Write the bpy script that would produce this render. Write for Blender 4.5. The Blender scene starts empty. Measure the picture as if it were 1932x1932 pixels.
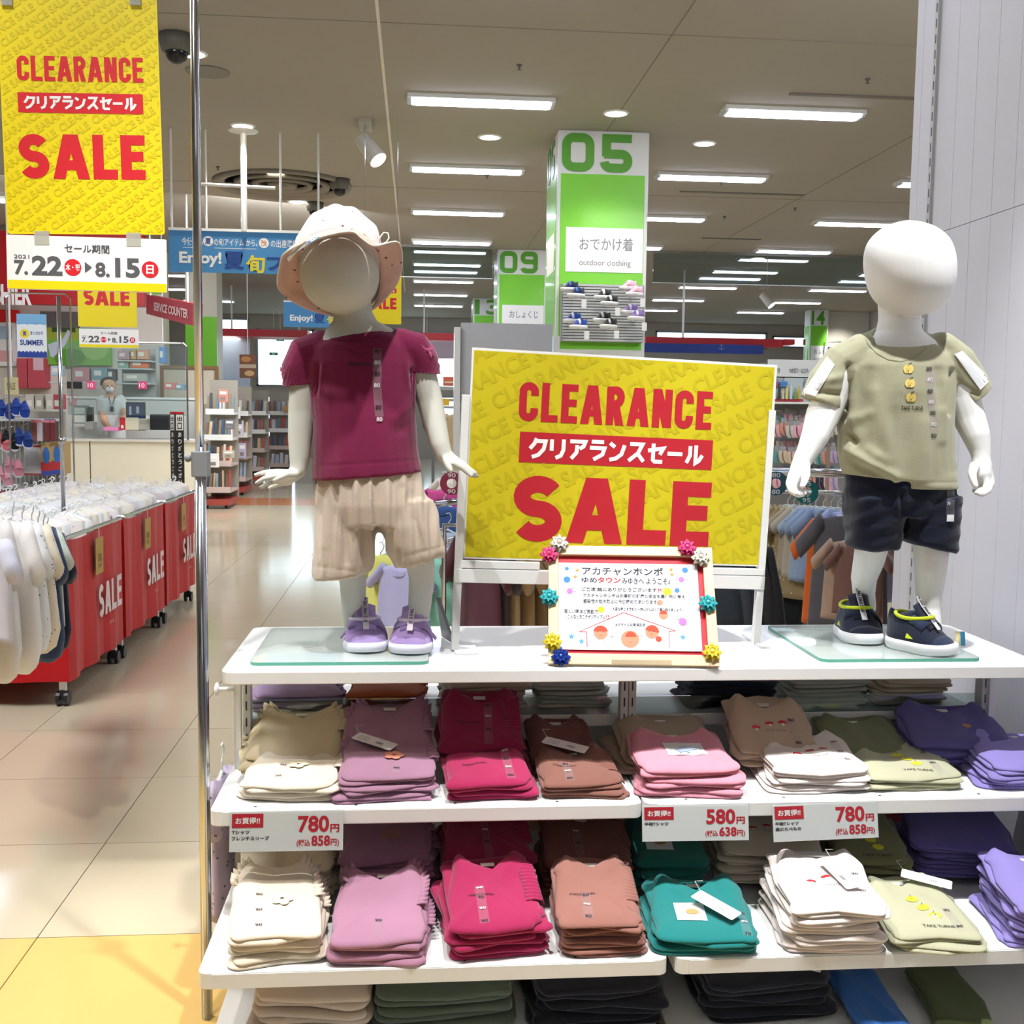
import bpy, bmesh, math, random
from mathutils import Vector as V, Matrix, noise
from mathutils.bvhtree import BVHTree
import numpy as np
S = bpy.context.scene
COL = S.collection
PI = math.pi
rnd = random.Random(7)

# ---------------------------------------------------------------- camera, world, exposure, lamps
FPX = 2083.0; HC = 1.385
yaw, pit, rol = math.radians(4.99), math.radians(5.21), math.radians(0.74)
_w = V((math.sin(yaw)*math.cos(pit), math.cos(yaw)*math.cos(pit), -math.sin(pit)))
_r = V((math.cos(yaw), -math.sin(yaw), 0)); _u = _r.cross(_w)
_R = _r*math.cos(rol) + _u*math.sin(rol); _U = -_r*math.sin(rol) + _u*math.cos(rol)
cd = bpy.data.cameras.new('camera'); cam = bpy.data.objects.new('camera', cd); COL.objects.link(cam)
cd.sensor_fit = 'HORIZONTAL'; cd.sensor_width = 36; cd.lens = 36*FPX/1932; cd.clip_end = 200; cd.clip_start = .02
cam.matrix_world = Matrix(((_R.x,_U.x,-_w.x,0),(_R.y,_U.y,-_w.y,0),(_R.z,_U.z,-_w.z,HC),(0,0,0,1)))
S.camera = cam
def ray(px, py): return _R*((px-966)/FPX) - _U*((py-966)/FPX) + _w
def at(px, py, Y):
    d = ray(px, py); return V((0,0,HC)) + d*(Y/d.y)
def onz(px, py, z):
    d = ray(px, py); return V((0,0,HC)) + d*((z-HC)/d.z)

S.view_settings.view_transform = 'Standard'; S.view_settings.look = 'None'
S.view_settings.gamma = 1; S.view_settings.use_curve_mapping = False
S.view_settings.exposure = 0.0
S.cycles.max_bounces = 6; S.cycles.diffuse_bounces = 3; S.cycles.glossy_bounces = 3
S.cycles.transmission_bounces = 4; S.cycles.transparent_max_bounces = 10
S.cycles.caustics_reflective = False; S.cycles.caustics_refractive = False
S.cycles.sample_clamp_indirect = 4; S.cycles.use_denoising = True
wd = bpy.data.worlds.new('daylight'); S.world = wd; wd.use_nodes = True
wd.node_tree.nodes['Background'].inputs[0].default_value = (.86,.93,1,1)
wd.node_tree.nodes['Background'].inputs[1].default_value = 4.5

def lamp(name, kind, loc, target, energy, color=(1,1,1), size=.1, spot=60, blend=.5, label=None):
    ld = bpy.data.lights.new(name, kind); ld.energy = energy; ld.color = color
    if kind == 'SPOT': ld.spot_size = math.radians(spot); ld.spot_blend = blend; ld.shadow_soft_size = size
    elif kind == 'AREA': ld.size = size
    o = bpy.data.objects.new(name, ld); COL.objects.link(o); o.location = loc
    o.rotation_euler = (V(target)-V(loc)).to_track_quat('-Z','Y').to_euler()
    return o
# track spotlights of the shop front, then added fill spots, out of frame above the camera
lamp('track_or_fill_spot','SPOT',(.15,1.75,3.8),(.2,2.38,.5), 330,(1,.985,.97),.035,44,.6)
lamp('track_or_fill_spot','SPOT',(1.15,1.75,3.8),(1.15,2.42,.6),440,(.98,.99,1),.035,42,.6)
lamp('track_or_fill_spot','SPOT',(-.65,1.6,3.8),(-.15,2.3,.4),240,(1,.985,.97),.035,46,.6)
lamp('track_or_fill_spot','SPOT',(1.6,2.3,3.8),(1.2,2.62,1.3),95,(.97,.98,1),.035,40,.5)
lamp('track_or_fill_spot','SPOT',(-1.5,1.2,3.8),(-1.2,2.6,0),190,(1,.93,.82),.05,56,.9)
lamp('track_or_fill_spot','SPOT',(-1.1,.9,3.8),(-.78,2.6,2.02),160,(.98,.99,1),.05,20,.5)  # added spot to brighten the hanging sale poster
lamp('track_or_fill_spot','SPOT',(.95,2.75,3.85),(1.56,2.5,2.1),22,(.92,.96,1),.3,95,1)  # added soft spot that lifts the white partition
lamp('ceiling_panel_lamp','AREA',(.3,-1.6,3.7),(.3,2.2,.9),16,(.92,.96,1),3.0)  # added fill behind the camera for upright surfaces
lamp('ceiling_panel_lamp','AREA',(-2.6,3.6,3.85),(-2.3,4.6,.6),170,(.95,.97,1),1.6)  # added fill to brighten the red bins

lamp('ceiling_panel_lamp','AREA',(-4.6,13.2,3.9),(-4.6,15.0,.8),90,(.95,.98,1),2.0)  # added fill to lift the cream cashier counter
lamp('ceiling_panel_lamp','AREA',(-1.6,14.5,3.9),(-2.6,17.0,.6),220,(.95,.98,1),2.0)  # added fill for the aisle and its magazine racks
lamp('ceiling_panel_lamp','AREA',(3.2,6.2,3.9),(3.0,7.6,.8),110,(.96,.98,1),2.0)  # added fill for the dim area around the sock display

# ---------------------------------------------------------------- helpers
def lin(h):
    h = h.lstrip('#'); c = [int(h[i:i+2],16)/255 for i in (0,2,4)]
    return tuple((x/12.92 if x <= .04045 else ((x+.055)/1.055)**2.4) for x in c)
MATS = {}
def M(hexc, rough=.5, metal=0, kind='plain', emit=0, **k):
    key = (hexc, rough, metal, kind, emit, tuple(sorted(k.items())))
    if key in MATS: return MATS[key]
    m = bpy.data.materials.new(kind+'_'+hexc.strip('#')); m.use_nodes = True
    nt = m.node_tree; N = nt.nodes; L = nt.links; b = N['Principled BSDF']
    c = lin(hexc); b.inputs['Roughness'].default_value = rough; b.inputs['Metallic'].default_value = metal
    if kind == 'emit':
        b.inputs['Base Color'].default_value = (*c,1)
        b.inputs['Emission Color'].default_value = (*c,1); b.inputs['Emission Strength'].default_value = emit
        MATS[key] = m; return m
    if kind == 'glass':      # thin sheet: mostly see-through, a share mirrors
        out = N['Material Output']; N.remove(b)
        t = N.new('ShaderNodeBsdfTransparent'); t.inputs[0].default_value = (*c,1)
        g = N.new('ShaderNodeBsdfGlossy'); g.inputs['Roughness'].default_value = rough; g.inputs[0].default_value = (.9,.95,.95,1)
        f = N.new('ShaderNodeLayerWeight'); pw_ = N.new('ShaderNodeMath'); pw_.operation = 'POWER'; pw_.inputs[1].default_value = 4; L.new(f.outputs['Facing'], pw_.inputs[0])
        a = N.new('ShaderNodeMath'); a.operation = 'MULTIPLY_ADD'; a.use_clamp = True; a.inputs[1].default_value = .8; a.inputs[2].default_value = k.get('haze',.02)
        L.new(pw_.outputs[0], a.inputs[0]); x = N.new('ShaderNodeMixShader'); L.new(a.outputs[0], x.inputs[0])
        L.new(t.outputs[0], x.inputs[1])
        if k.get('milk'):
            d = N.new('ShaderNodeBsdfDiffuse'); d.inputs[0].default_value = (*c,1)
            y = N.new('ShaderNodeMixShader'); y.inputs[0].default_value = k['milk']
            L.new(t.outputs[0], y.inputs[1]); L.new(d.outputs[0], y.inputs[2]); L.new(y.outputs[0], x.inputs[1])
        L.new(g.outputs[0], x.inputs[2]); L.new(x.outputs[0], out.inputs[0]); MATS[key] = m; return m
    tc = N.new('ShaderNodeTexCoord'); nz = N.new('ShaderNodeTexNoise'); L.new(tc.outputs['Object'], nz.inputs[0])
    sc, amt, bump, dist = {'plain':(6,.03,0,0),'fabric':(14,.10,.35,.002),'wood':(3,.18,.1,.001),'paper':(20,.02,0,0),
                     'tile':(.7,.10,.02,.001),'knit':(30,.12,.6,.002),'floral':(60,.06,.2,.001)}[kind]
    nz.inputs['Scale'].default_value = sc; nz.inputs['Detail'].default_value = 4
    if kind == 'wood':
        mp = N.new('ShaderNodeMapping'); mp.inputs['Scale'].default_value = k.get('grain',(2,30,30)); L.new(tc.outputs['Object'], mp.inputs[0]); L.new(mp.outputs[0], nz.inputs[0])
    mx = N.new('ShaderNodeMix'); mx.data_type = 'RGBA'
    L.new(nz.outputs[0], mx.inputs[0])
    mx.inputs[6].default_value = (*[x*(1-amt) for x in c],1); mx.inputs[7].default_value = (*[min(1,x*(1+amt)) for x in c],1)
    last = mx.outputs[2]
    if k.get('dots'):
        vo = N.new('ShaderNodeTexVoronoi'); vo.inputs['Scale'].default_value = k.get('dscale',30); L.new(tc.outputs['Object'], vo.inputs[0])
        lt = N.new('ShaderNodeMath'); lt.operation = 'LESS_THAN'; lt.inputs[1].default_value = k.get('dsize',.18); L.new(vo.outputs['Distance'], lt.inputs[0])
        m2 = N.new('ShaderNodeMix'); m2.data_type = 'RGBA'; L.new(lt.outputs[0], m2.inputs[0]); L.new(last, m2.inputs[6]); m2.inputs[7].default_value = (*lin(k['dots']),1)
        last = m2.outputs[2]
    L.new(last, b.inputs['Base Color'])
    if kind in ('fabric','knit','floral'):
        b.inputs['Sheen Weight'].default_value = .25; b.inputs['Specular IOR Level'].default_value = .15
        n2 = N.new('ShaderNodeTexNoise'); n2.inputs['Scale'].default_value = 450 if kind != 'knit' else 160; L.new(tc.outputs['Object'], n2.inputs[0])
        bp = N.new('ShaderNodeBump'); bp.inputs['Strength'].default_value = bump; bp.inputs['Distance'].default_value = dist
        L.new(n2.outputs[0], bp.inputs['Height']); L.new(bp.outputs[0], b.inputs['Normal'])
    if k.get('coat'): b.inputs['Coat Weight'].default_value = k['coat']; b.inputs['Coat Roughness'].default_value = .08
    if k.get('spec') is not None: b.inputs['Specular IOR Level'].default_value = k['spec']
    MATS[key] = m; return m

def tag(o, label=None, cat=None, group=None, kind=None):
    if label: o['label'] = label
    if cat: o['category'] = cat
    if group: o['group'] = group
    if kind: o['kind'] = kind
    return o
WL = {}   # world locations of unrotated things
def thing(name, label, cat, loc=(0,0,0), rotz=0, group=None):
    o = bpy.data.objects.new(name, None); COL.objects.link(o); o.empty_display_size = .05
    o.location = loc; o.rotation_euler = (0,0,rotz); tag(o, label, cat, group); WL[o.name] = V(loc); return o

class MB:
    def __init__(s): s.v = []; s.f = []
    def add(s, vs, fs, mat=None):
        n = len(s.v)
        s.v += [(mat @ V(v)) if mat else V(v) for v in vs]; s.f += [tuple(i+n for i in f) for f in fs]; return s
    def box(s, a, b, mat=None):
        x0,y0,z0 = a; x1,y1,z1 = b
        return s.add([(x0,y0,z0),(x1,y0,z0),(x1,y1,z0),(x0,y1,z0),(x0,y0,z1),(x1,y0,z1),(x1,y1,z1),(x0,y1,z1)],
              [(0,3,2,1),(4,5,6,7),(0,1,5,4),(1,2,6,5),(2,3,7,6),(3,0,4,7)], mat)
    def cbox(s, c, d, mat=None): return s.box([c[i]-d[i]/2 for i in range(3)], [c[i]+d[i]/2 for i in range(3)], mat)
    def loft(s, rings, cap=True, closed=True):
        n = len(rings[0]); b = len(s.v)
        for r in rings: s.v += [V(p) for p in r]
        for i in range(len(rings)-1):
            for j in range(n if closed else n-1):
                k = (j+1) % n
                s.f.append((b+i*n+j, b+i*n+k, b+(i+1)*n+k, b+(i+1)*n+j))
        if cap and closed:
            s.f.append(tuple(b+j for j in reversed(range(n)))); s.f.append(tuple(b+(len(rings)-1)*n+j for j in range(n)))
        return s
    def tube(s, pts, r, seg=10, closed=False):
        pts = [V(p) for p in pts]; rings = []; rr = r if isinstance(r,(list,tuple)) else [r]*len(pts)
        pu = None
        for i, p in enumerate(pts):
            if closed: t = (pts[(i+1)%len(pts)]-pts[i-1])
            else: t = (pts[min(i+1,len(pts)-1)]-pts[max(i-1,0)])
            t.normalize()
            if pu is None: pu = t.orthogonal().normalized()
            else: pu = (pu - t*pu.dot(t)); pu = pu.normalized() if pu.length > 1e-6 else t.orthogonal().normalized()
            w = t.cross(pu)
            rings.append([p + (pu*math.cos(2*PI*k/seg)+w*math.sin(2*PI*k/seg))*rr[i] for k in range(seg)])
        if closed: rings.append(rings[0]); return s.loft(rings, False)
        return s.loft(rings)
    def lathe(s, prof, c=(0,0,0), seg=24, mat=None):
        c = V(c); n = len(s.v)
        rings = [[c+V((r*math.cos(2*PI*k/seg), r*math.sin(2*PI*k/seg), z)) for k in range(seg)] for r, z in prof]
        s.loft(rings)
        if mat:
            for i in range(n, len(s.v)): s.v[i] = mat @ s.v[i]
        return s
    def prism(s, outline, z0, z1, mat=None):   # outline [(x,y)] ccw
        n = len(outline)
        return s.add([(x,y,z0) for x,y in outline]+[(x,y,z1) for x,y in outline],
            [tuple(reversed(range(n))), tuple(range(n,2*n))]+[(i,(i+1)%n,n+(i+1)%n,n+i) for i in range(n)], mat)
    def ball(s, c, r, seg=12, rg=8, mat=None):
        r = V(r) if hasattr(r,'__len__') else V((r,r,r)); c = V(c); n = len(s.v)
        rings = [[c+V((r.x*math.sin(t)*math.cos(2*PI*k/seg), r.y*math.sin(t)*math.sin(2*PI*k/seg), -r.z*math.cos(t))) for k in range(seg)]
                 for t in [PI*(i+.02)/(rg+.04) for i in range(rg+1)]]
        s.loft(rings)
        if mat:
            for i in range(n, len(s.v)): s.v[i] = mat @ s.v[i]
        return s
    def mesh(s, name):
        me = bpy.data.meshes.new(name); me.from_pydata([tuple(v) for v in s.v], [], s.f); me.update(); return me
    def build(s, name, mat, parent=None, world=True, smooth=False, bevel=0, seg=2, top=None, solid=0):
        if parent is not None and world:
            o0 = V((0,0,0)); p = parent
            while p is not None: o0 += p.location; p = p.parent
            s.v = [v-o0 for v in s.v]
        me = s.mesh(name); return link(name, me, mat, parent, smooth, bevel, seg, top, solid)
def link(name, me, mat, parent=None, smooth=False, bevel=0, seg=2, top=None, solid=0):
    for m in (mat if isinstance(mat,list) else [mat]): me.materials.append(m)
    o = bpy.data.objects.new(name, me); COL.objects.link(o)
    if parent is not None: o.parent = parent
    if smooth:
        me.polygons.foreach_set('use_smooth', [True]*len(me.polygons))
    if solid:
        md = o.modifiers.new('solid','SOLIDIFY'); md.thickness = solid; md.offset = 0
    if bevel:
        md = o.modifiers.new('bevel','BEVEL'); md.width = bevel; md.segments = seg; md.limit_method = 'ANGLE'
    if top: tag(o, *top)
    return o
def struct(name, mb, mat, parent=None, **k):
    o = mb.build(name, mat, parent, **k)
    if parent is None: o['kind'] = 'structure'
    return o
def evalmesh(me, mods, name='m'):
    o = bpy.data.objects.new(name, me); COL.objects.link(o)
    for t, kw in mods:
        md = o.modifiers.new(t, t)
        for a, v in kw.items(): setattr(md, a, v)
    bpy.context.view_layer.update()
    r = bpy.data.meshes.new_from_object(o.evaluated_get(bpy.context.evaluated_depsgraph_get()))
    bpy.data.objects.remove(o); return r

def rrect(x0,y0,x1,y1,r,n=5,corners=(1,1,1,1)):
    out = []
    for (cx,cy,a,on) in ((x1-r,y0+r,-90,corners[0]),(x1-r,y1-r,0,corners[1]),(x0+r,y1-r,90,corners[2]),(x0+r,y0+r,180,corners[3])):
        if on: out += [(cx+r*math.cos(math.radians(a+90*i/n)), cy+r*math.sin(math.radians(a+90*i/n))) for i in range(n+1)]
        else:
            out.append((cx+(r if a in (-90,0) else -r), cy+(r if a in (0,90) else -r)))
    return out

# ---------------------------------------------------------------- flat frames and print
class Frame:
    def __init__(s, o, rt, up):          # origin, point to the right, point upward
        s.o = V(o); s.r = (V(rt)-s.o).normalized(); u = V(up)-s.o; s.u = (u - s.r*u.dot(s.r)).normalized(); s.n = s.r.cross(s.u)
    def P(s, a, b, c=0): return s.o + s.r*a + s.u*b + s.n*c
    def px(s, x, y):
        d = ray(x, y); c = V((0,0,HC)); t = (s.o-c).dot(s.n)/d.dot(s.n); q = c+d*t-s.o; return q.dot(s.r), q.dot(s.u)
    def box(s, x0, y0, x1, y1):
        a0,b1 = s.px(x0,y0); a1,b0 = s.px(x1,y1); return a0,b0,a1,b1
def facing(o, ang=0): # vertical frame, facing the viewer; ang rotates right vector about z
    o = V(o); return Frame(o, o+V((math.cos(ang),math.sin(ang),0)), o+V((0,0,1)))

TXT = {}
def text_geo(body, bold=0.0, spacing=1.0, shear=0.0):
    k = (body, bold, spacing, shear)
    if k in TXT: return TXT[k]
    cu = bpy.data.curves.new('t','FONT'); cu.body = body; cu.size = 1; cu.offset = bold; cu.resolution_u = 3; cu.space_character = spacing; cu.shear = shear
    cu.fill_mode = 'FRONT'
    o = bpy.data.objects.new('t', cu); COL.objects.link(o); bpy.context.view_layer.update()
    me = bpy.data.meshes.new_from_object(o.evaluated_get(bpy.context.evaluated_depsgraph_get()))
    vs = [(v.co.x, v.co.y) for v in me.vertices]; fs = [tuple(p.vertices) for p in me.polygons]
    bpy.data.objects.remove(o); bpy.data.meshes.remove(me); bpy.data.curves.remove(cu)
    if vs:
        x0 = min(v[0] for v in vs); x1 = max(v[0] for v in vs); y0 = min(v[1] for v in vs); y1 = max(v[1] for v in vs)
        vs = [((x-x0)/(x1-x0), (y-y0)/(y1-y0)) for x,y in vs]
        TXT[k] = (vs, fs, (x1-x0)/(y1-y0))
    else: TXT[k] = ([], [], 1)
    return TXT[k]
def put_text(mb, F, body, a0, b0, a1, b1, c=.0008, bold=.0, shear=0., slant=0.):
    vs, fs, asp = text_geo(body, bold, 1.0, shear)
    if a1 is None: a1 = a0 + asp*(b1-b0)
    return mb.add([F.P(a0+x*(a1-a0), b0+y*(b1-b0)+slant*x, c) for x,y in vs], fs)
CJ = [0]
def cj(c):
    CJ[0] = (CJ[0]+1) % 8; return c+CJ[0]*.00002 if c > 0 else c
def rect(mb, F, a0, b0, a1, b1, c=.0004):
    c = cj(c); return mb.add([F.P(a0,b0,c),F.P(a1,b0,c),F.P(a1,b1,c),F.P(a0,b1,c)], [(0,1,2,3)])
def disc(mb, F, a, b, r, c=.0004, ry=None, n=24, a0=0, a1=360):
    ry = ry or r; pts = [F.P(a+r*math.cos(math.radians(a0+(a1-a0)*i/n)), b+ry*math.sin(math.radians(a0+(a1-a0)*i/n)), c) for i in range(n+(a1-a0<360))]
    return mb.add(pts, [tuple(range(len(pts)))])
def stroke(mb, F, pts, w, c=.0006, closed=False):
    c = cj(c); P = [V((x,y)) for x,y in pts]; n = len(P); Lf = []; Rt = []
    for i in range(n):
        if closed: d0 = (P[i]-P[i-1]).normalized(); d1 = (P[(i+1)%n]-P[i]).normalized()
        else:
            d1 = (P[i+1]-P[i]).normalized() if i < n-1 else None; d0 = (P[i]-P[i-1]).normalized() if i else d1
            if d1 is None: d1 = d0
        n0 = V((-d0.y,d0.x)); n1 = V((-d1.y,d1.x)); m = n0+n1
        m = m.normalized() if m.length > 1e-4 else n0
        k = w/2/max(.35, m.dot(n0)); Lf.append(P[i]+m*k); Rt.append(P[i]-m*k)
    vs = [F.P(p.x,p.y,c) for p in Lf]+[F.P(p.x,p.y,c) for p in Rt]
    mb.add(vs, [(i, n+i, n+(i+1)%n, (i+1)%n) for i in range(n if closed else n-1)]); return mb
def ell(cx, cy, rx, ry, a0, a1, n=14): return [(cx+rx*math.cos(math.radians(a0+(a1-a0)*i/n)), cy+ry*math.sin(math.radians(a0+(a1-a0)*i/n))) for i in range(n+1)]
def glyph(mb, F, ch, x, y, w, h, t, c=.0008):   # heavy display letter in the box x,y,w,h with stem t
    X = lambda u: x+u*w; Y = lambda v: y+v*h
    R = lambda a,b,a2,b2: rect(mb, F, a, b, a2, b2, c)
    def D(xa, ya, xb, yb, ww):
        c2 = cj(c); mb.add([F.P(xa-ww/2,ya,c2),F.P(xa+ww/2,ya,c2),F.P(xb+ww/2,yb,c2),F.P(xb-ww/2,yb,c2)], [(0,1,2,3)])
    q = t/2; r = w/2-q; tv = t*.92
    if ch == 'L': R(x,y,x+t,y+h); R(x,y,x+w,y+tv)
    elif ch == 'E':
        R(x,y,x+t,y+h)
        for b in (0, (h-tv)/2+h*.02, h-tv): R(x,y+b,x+w*(.93 if 0 < b < h-tv else 1),y+b+tv)
    elif ch == 'A':
        D(x+t*.55,y,x+w/2-t*.12,y+h,t*1.1); D(x+w-t*.55,y,x+w/2+t*.12,y+h,t*1.1); R(x+w*.22,y+h*.2,x+w*.78,y+h*.2+tv)
    elif ch == 'N': R(x,y,x+t,y+h); R(x+w-t,y,x+w,y+h); D(x+w-t*.6,y,x+t*.6,y+h,t*1.15)
    elif ch == 'R':
        R(x,y,x+t,y+h); rr = min(r, h*.27-q)
        stroke(mb,F,[(x+q,y+h-q)]+[(px_,py_) for px_,py_ in ell(x+w-q-rr,y+h-q-(h*.54-t)/2-0, rr,(h*.56-t)/2,90,-90,10)]+[(x+q,y+h*.44+q)],t,c)
        D(x+w-t*.55,y,x+w*.52,y+h*.5,t*1.1)
    elif ch == 'C':
        stroke(mb,F,[(x+w-q,y+h*.66)]+ell(x+q+r,y+h-q-r,r,r,0,180,10)+ell(x+q+r,y+q+r,r,r,180,360,10)+[(x+w-q,y+h*.34)],t,c)
    elif ch == 'S':
        ry = (h-t)/4; stroke(mb,F,ell(x+w/2,y+h-q-ry,r,ry,28,270,16)[:-1]+ell(x+w/2,y+q+ry,r,ry,90,-152,16),t,c)
    elif ch == '0':
        rc = r*.62; stroke(mb,F,ell(x+w-q-rc,y+h-q-rc,rc,rc,0,90,6)+ell(x+q+rc,y+h-q-rc,rc,rc,90,180,6)+ell(x+q+rc,y+q+rc,rc,rc,180,270,6)+ell(x+w-q-rc,y+q+rc,rc,rc,270,360,6),t,c,True)
    elif ch == '5':
        mid = y+h*.6; rc = min(r*.6,(h*.6-t)/2*.97); R(x+w*.06,y+h-tv,x+w*.97,y+h); R(x+w*.06,y+h*.42,x+w*.06+t,y+h)
        stroke(mb,F,[(x+w*.12,mid-q)]+ell(x+w-q-rc,mid-q-rc,rc,rc,90,0,6)+ell(x+w-q-rc,y+q+rc,rc,rc,0,-90,6)+ell(x+q+rc,y+q+rc,rc,rc,270,185,6),t,c)
    elif ch == '9':
        rc = r*.55; stroke(mb,F,ell(x+w-q-rc,y+h-q-rc,rc,rc,0,90,6)+ell(x+q+rc,y+h-q-rc,rc,rc,90,180,6)+ell(x+q+rc,y+h*.42+q+rc,rc,rc,180,270,6)+[(x+w-q,y+h*.42+q)],t,c)
        stroke(mb,F,[(x+w-q,y+h-q-rc)]+ell(x+w-q-rc,y+q+rc,rc,rc,0,-90,6)+ell(x+q+rc,y+q+rc,rc,rc,270,190,6),t,c)
def word(mb, F, s, a0, b0, a1, b1, t, gap, wide=None, c=.0008):
    wide = wide or {}; tot = sum(wide.get(ch,1) for ch in s); W = (a1-a0-gap*(len(s)-1))/tot; x = a0
    for ch in s:
        w = W*wide.get(ch,1); glyph(mb,F,ch,x,b0,w,b1-b0,t,c); x += w+gap
KANA = [ [[(.42,1),(.30,.72),(.05,.45)],[(.33,.86),(.95,.86),(.85,.45),(.55,.14),(.18,.02)]],
 [[(.15,.98),(.15,.38)],[(.84,1),(.84,.45),(.7,.15),(.4,.02)]],
 [[(.05,.92),(.95,.92),(.85,.68),(.62,.55)],[(.48,.74),(.45,.35),(.15,.02)]],
 [[(.15,.95),(.88,.95)],[(.06,.63),(.93,.63),(.82,.3),(.3,.02)]],
 [[(.08,.92),(.38,.72)],[(.95,.84),(.78,.35),(.45,.12),(.08,.05)]],
 [[(.1,.92),(.85,.92),(.6,.45),(.05,.03)],[(.55,.47),(.95,.02)]],
 [[(.35,1),(.35,.14),(.45,.05),(.92,.05)],[(.03,.62),(.95,.76),(.75,.42)]],
 [[(.05,.5),(.95,.5)]],
 [[(.25,.95),(.25,.45),(.05,.05)],[(.6,1),(.6,.06),(.8,.18),(1,.48)]] ]
def kana_sale(mb, F, a0, b0, a1, b1, t, c=.0012):
    n = 9; cw = (a1-a0)/n; hh = b1-b0
    for i, ch in enumerate(KANA):
        for st in ch: stroke(mb,F,[(a0+cw*(i+.06+.86*u), b0+hh*v) for u,v in st], t, c)
def clip_mesh(mb, F, a0, b0, a1, b1):
    bm = bmesh.new(); me = mb.mesh('c'); bm.from_mesh(me); bpy.data.meshes.remove(me)
    for co, no in ((F.P(a0,0),-F.r),(F.P(a1,0),F.r),(F.P(0,b0),-F.u),(F.P(0,b1),F.u)):
        bmesh.ops.bisect_plane(bm, geom=bm.verts[:]+bm.edges[:]+bm.faces[:], plane_co=co, plane_no=no, clear_outer=True)
    out = MB(); bm.verts.index_update(); out.v = [v.co.copy() for v in bm.verts]; out.f = [tuple(v.index for v in f.verts) for f in bm.faces]; bm.free(); return out
def ghost_print(F, a0, b0, a1, b1, size, ang=28):   # repeating tone-on-tone words, rotated
    mb = MB(); vs, fs, asp = text_geo('CLEARANCE SALE', .025); ca, sa = math.cos(math.radians(ang)), math.sin(math.radians(ang))
    w = size*asp*.92; cx, cy = (a0+a1)/2, (b0+b1)/2; rad = math.hypot(a1-a0,b1-b0)/2
    row = -int(rad/(size*1.5))-1; k = 0
    while row*size*1.5 < rad:
        yy = row*size*1.5; xx = -rad-((row*.37) % 1)*w*1.06
        while xx < rad:
            pc = V((cx+(xx+w/2)*ca-yy*sa, cy+(xx+w/2)*sa+yy*ca))
            if a0-w/2 < pc.x < a1+w/2 and b0-w/2 < pc.y < b1+w/2:
                mb.add([F.P(cx+(xx+x*w)*ca-(yy+y*size)*sa, cy+(xx+x*w)*sa+(yy+y*size)*ca, .0006) for x,y in vs], fs)
            xx += w*1.06
        row += 1
    return clip_mesh(mb, F, a0, b0, a1, b1)
def panel(F, a0, b0, a1, b1, th=.003, r=0):
    mb = MB(); o = rrect(a0,b0,a1,b1,r) if r else [(a0,b0),(a1,b0),(a1,b1),(a0,b1)]; n = len(o)
    return mb.add([F.P(x,y,0) for x,y in o]+[F.P(x,y,-th) for x,y in o], [tuple(range(n)), tuple(reversed(range(n,2*n)))]+[(n+i,n+(i+1)%n,(i+1)%n,i) for i in range(n)])
def drape(mb, bvh, d, lift=.0012, start=.5):  # project a flat print along d onto a surface
    out = []
    for v in mb.v:
        hit = bvh.ray_cast(v-d*start, d, 2)
        out.append((hit[0]-d*lift) if hit[0] is not None else v)
    mb.v = out; return mb
def bvh_of(me): return BVHTree.FromPolygons([v.co.copy() for v in me.vertices], [tuple(p.vertices) for p in me.polygons])
YEL = M('#f7e000',.45); YG = M('#e3cd00',.45); RED = M('#dd1c2a',.45); WHT = M('#f4f5f4',.4); WPR = M('#fbfbfa',.5); DK = M('#2d2d30',.5); GRY = M('#5b5c60',.5)
WMET = M('#eef0ee',.3,coat=.3); CHROME = M('#c9ccd2',.14,1); GREEN = M('#7fd636',.35,coat=.3)
# ---------------------------------------------------------------- the setting
XL, XR, YB, YF, ZC = -9.0, 11.5, -4.0, 32.0, 4.0
TS = .635; TX0 = -.98; TY0 = 2.865
fm = M('#d6c8ac',.12,kind='tile',spec=.7); fy = M('#e6bf74',.14,kind='tile',spec=.6); fo = M('#d98a52',.14,kind='tile',spec=.6)
fl = MB(); fl.box((XL,YB,-.2),(XR,YF,-.009)); floor = struct('floor', fl, M('#9b8f7c',.5), top=('glossy cream tiled shop floor',None,None,'structure'))
kx = range(-8,3); ky = range(-2,15); proto = {}
for i in kx:
    for j in ky:
        x0 = TX0+i*TS; y0 = TY0+j*TS
        col = 'y' if j < 0 else 'c'
        if col not in proto:
            mb = MB(); g = .0016; mb.prism(rrect(g,g,TS-g,TS-g,.002,1),-.008,0)
            proto[col] = mb.mesh('tile'); proto[col].materials.append(fy if col == 'y' else fm)
        o = bpy.data.objects.new('tile', proto[col]); COL.objects.link(o); o.parent = floor; o.location = (x0,y0,0)
xa, xb, ya, yb = TX0-8*TS, TX0+3*TS, TY0-2*TS, TY0+15*TS
rim = MB()
for a,b in (((XL,YB),(xa,YF)),((xb,YB),(XR,YF)),((xa,YB),(xb,ya)),((xa,yb),(xb,16.0)),((xa,17.3),(xb,YF))): rim.box((a[0],a[1],-.0089),(b[0],b[1],0))
rim.build('far_paving', fm, floor); bd = MB(); bd.box((xa,16.0,-.0089),(xb,17.3,0)); bd.build('orange_band', fo, floor)
ce = MB(); ce.box((XL,YB,ZC),(XR,YF,ZC+.15))
ceil = struct('ceiling', ce, M('#a8a296',.8), top=('flat off-white shop ceiling',None,None,'structure'))
for x,y0,y1,w in ((-.28,5.2,25,.022),(1.75,5,18,.008),(4.6,5,18,.008)):
    m = MB(); m.box((x,y0,ZC-.004),(x+w,y1,ZC-.0005)); m.build('joint_strip', M('#e9e5da',.6) if w > .01 else M('#8f887c',.8), ceil)
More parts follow.
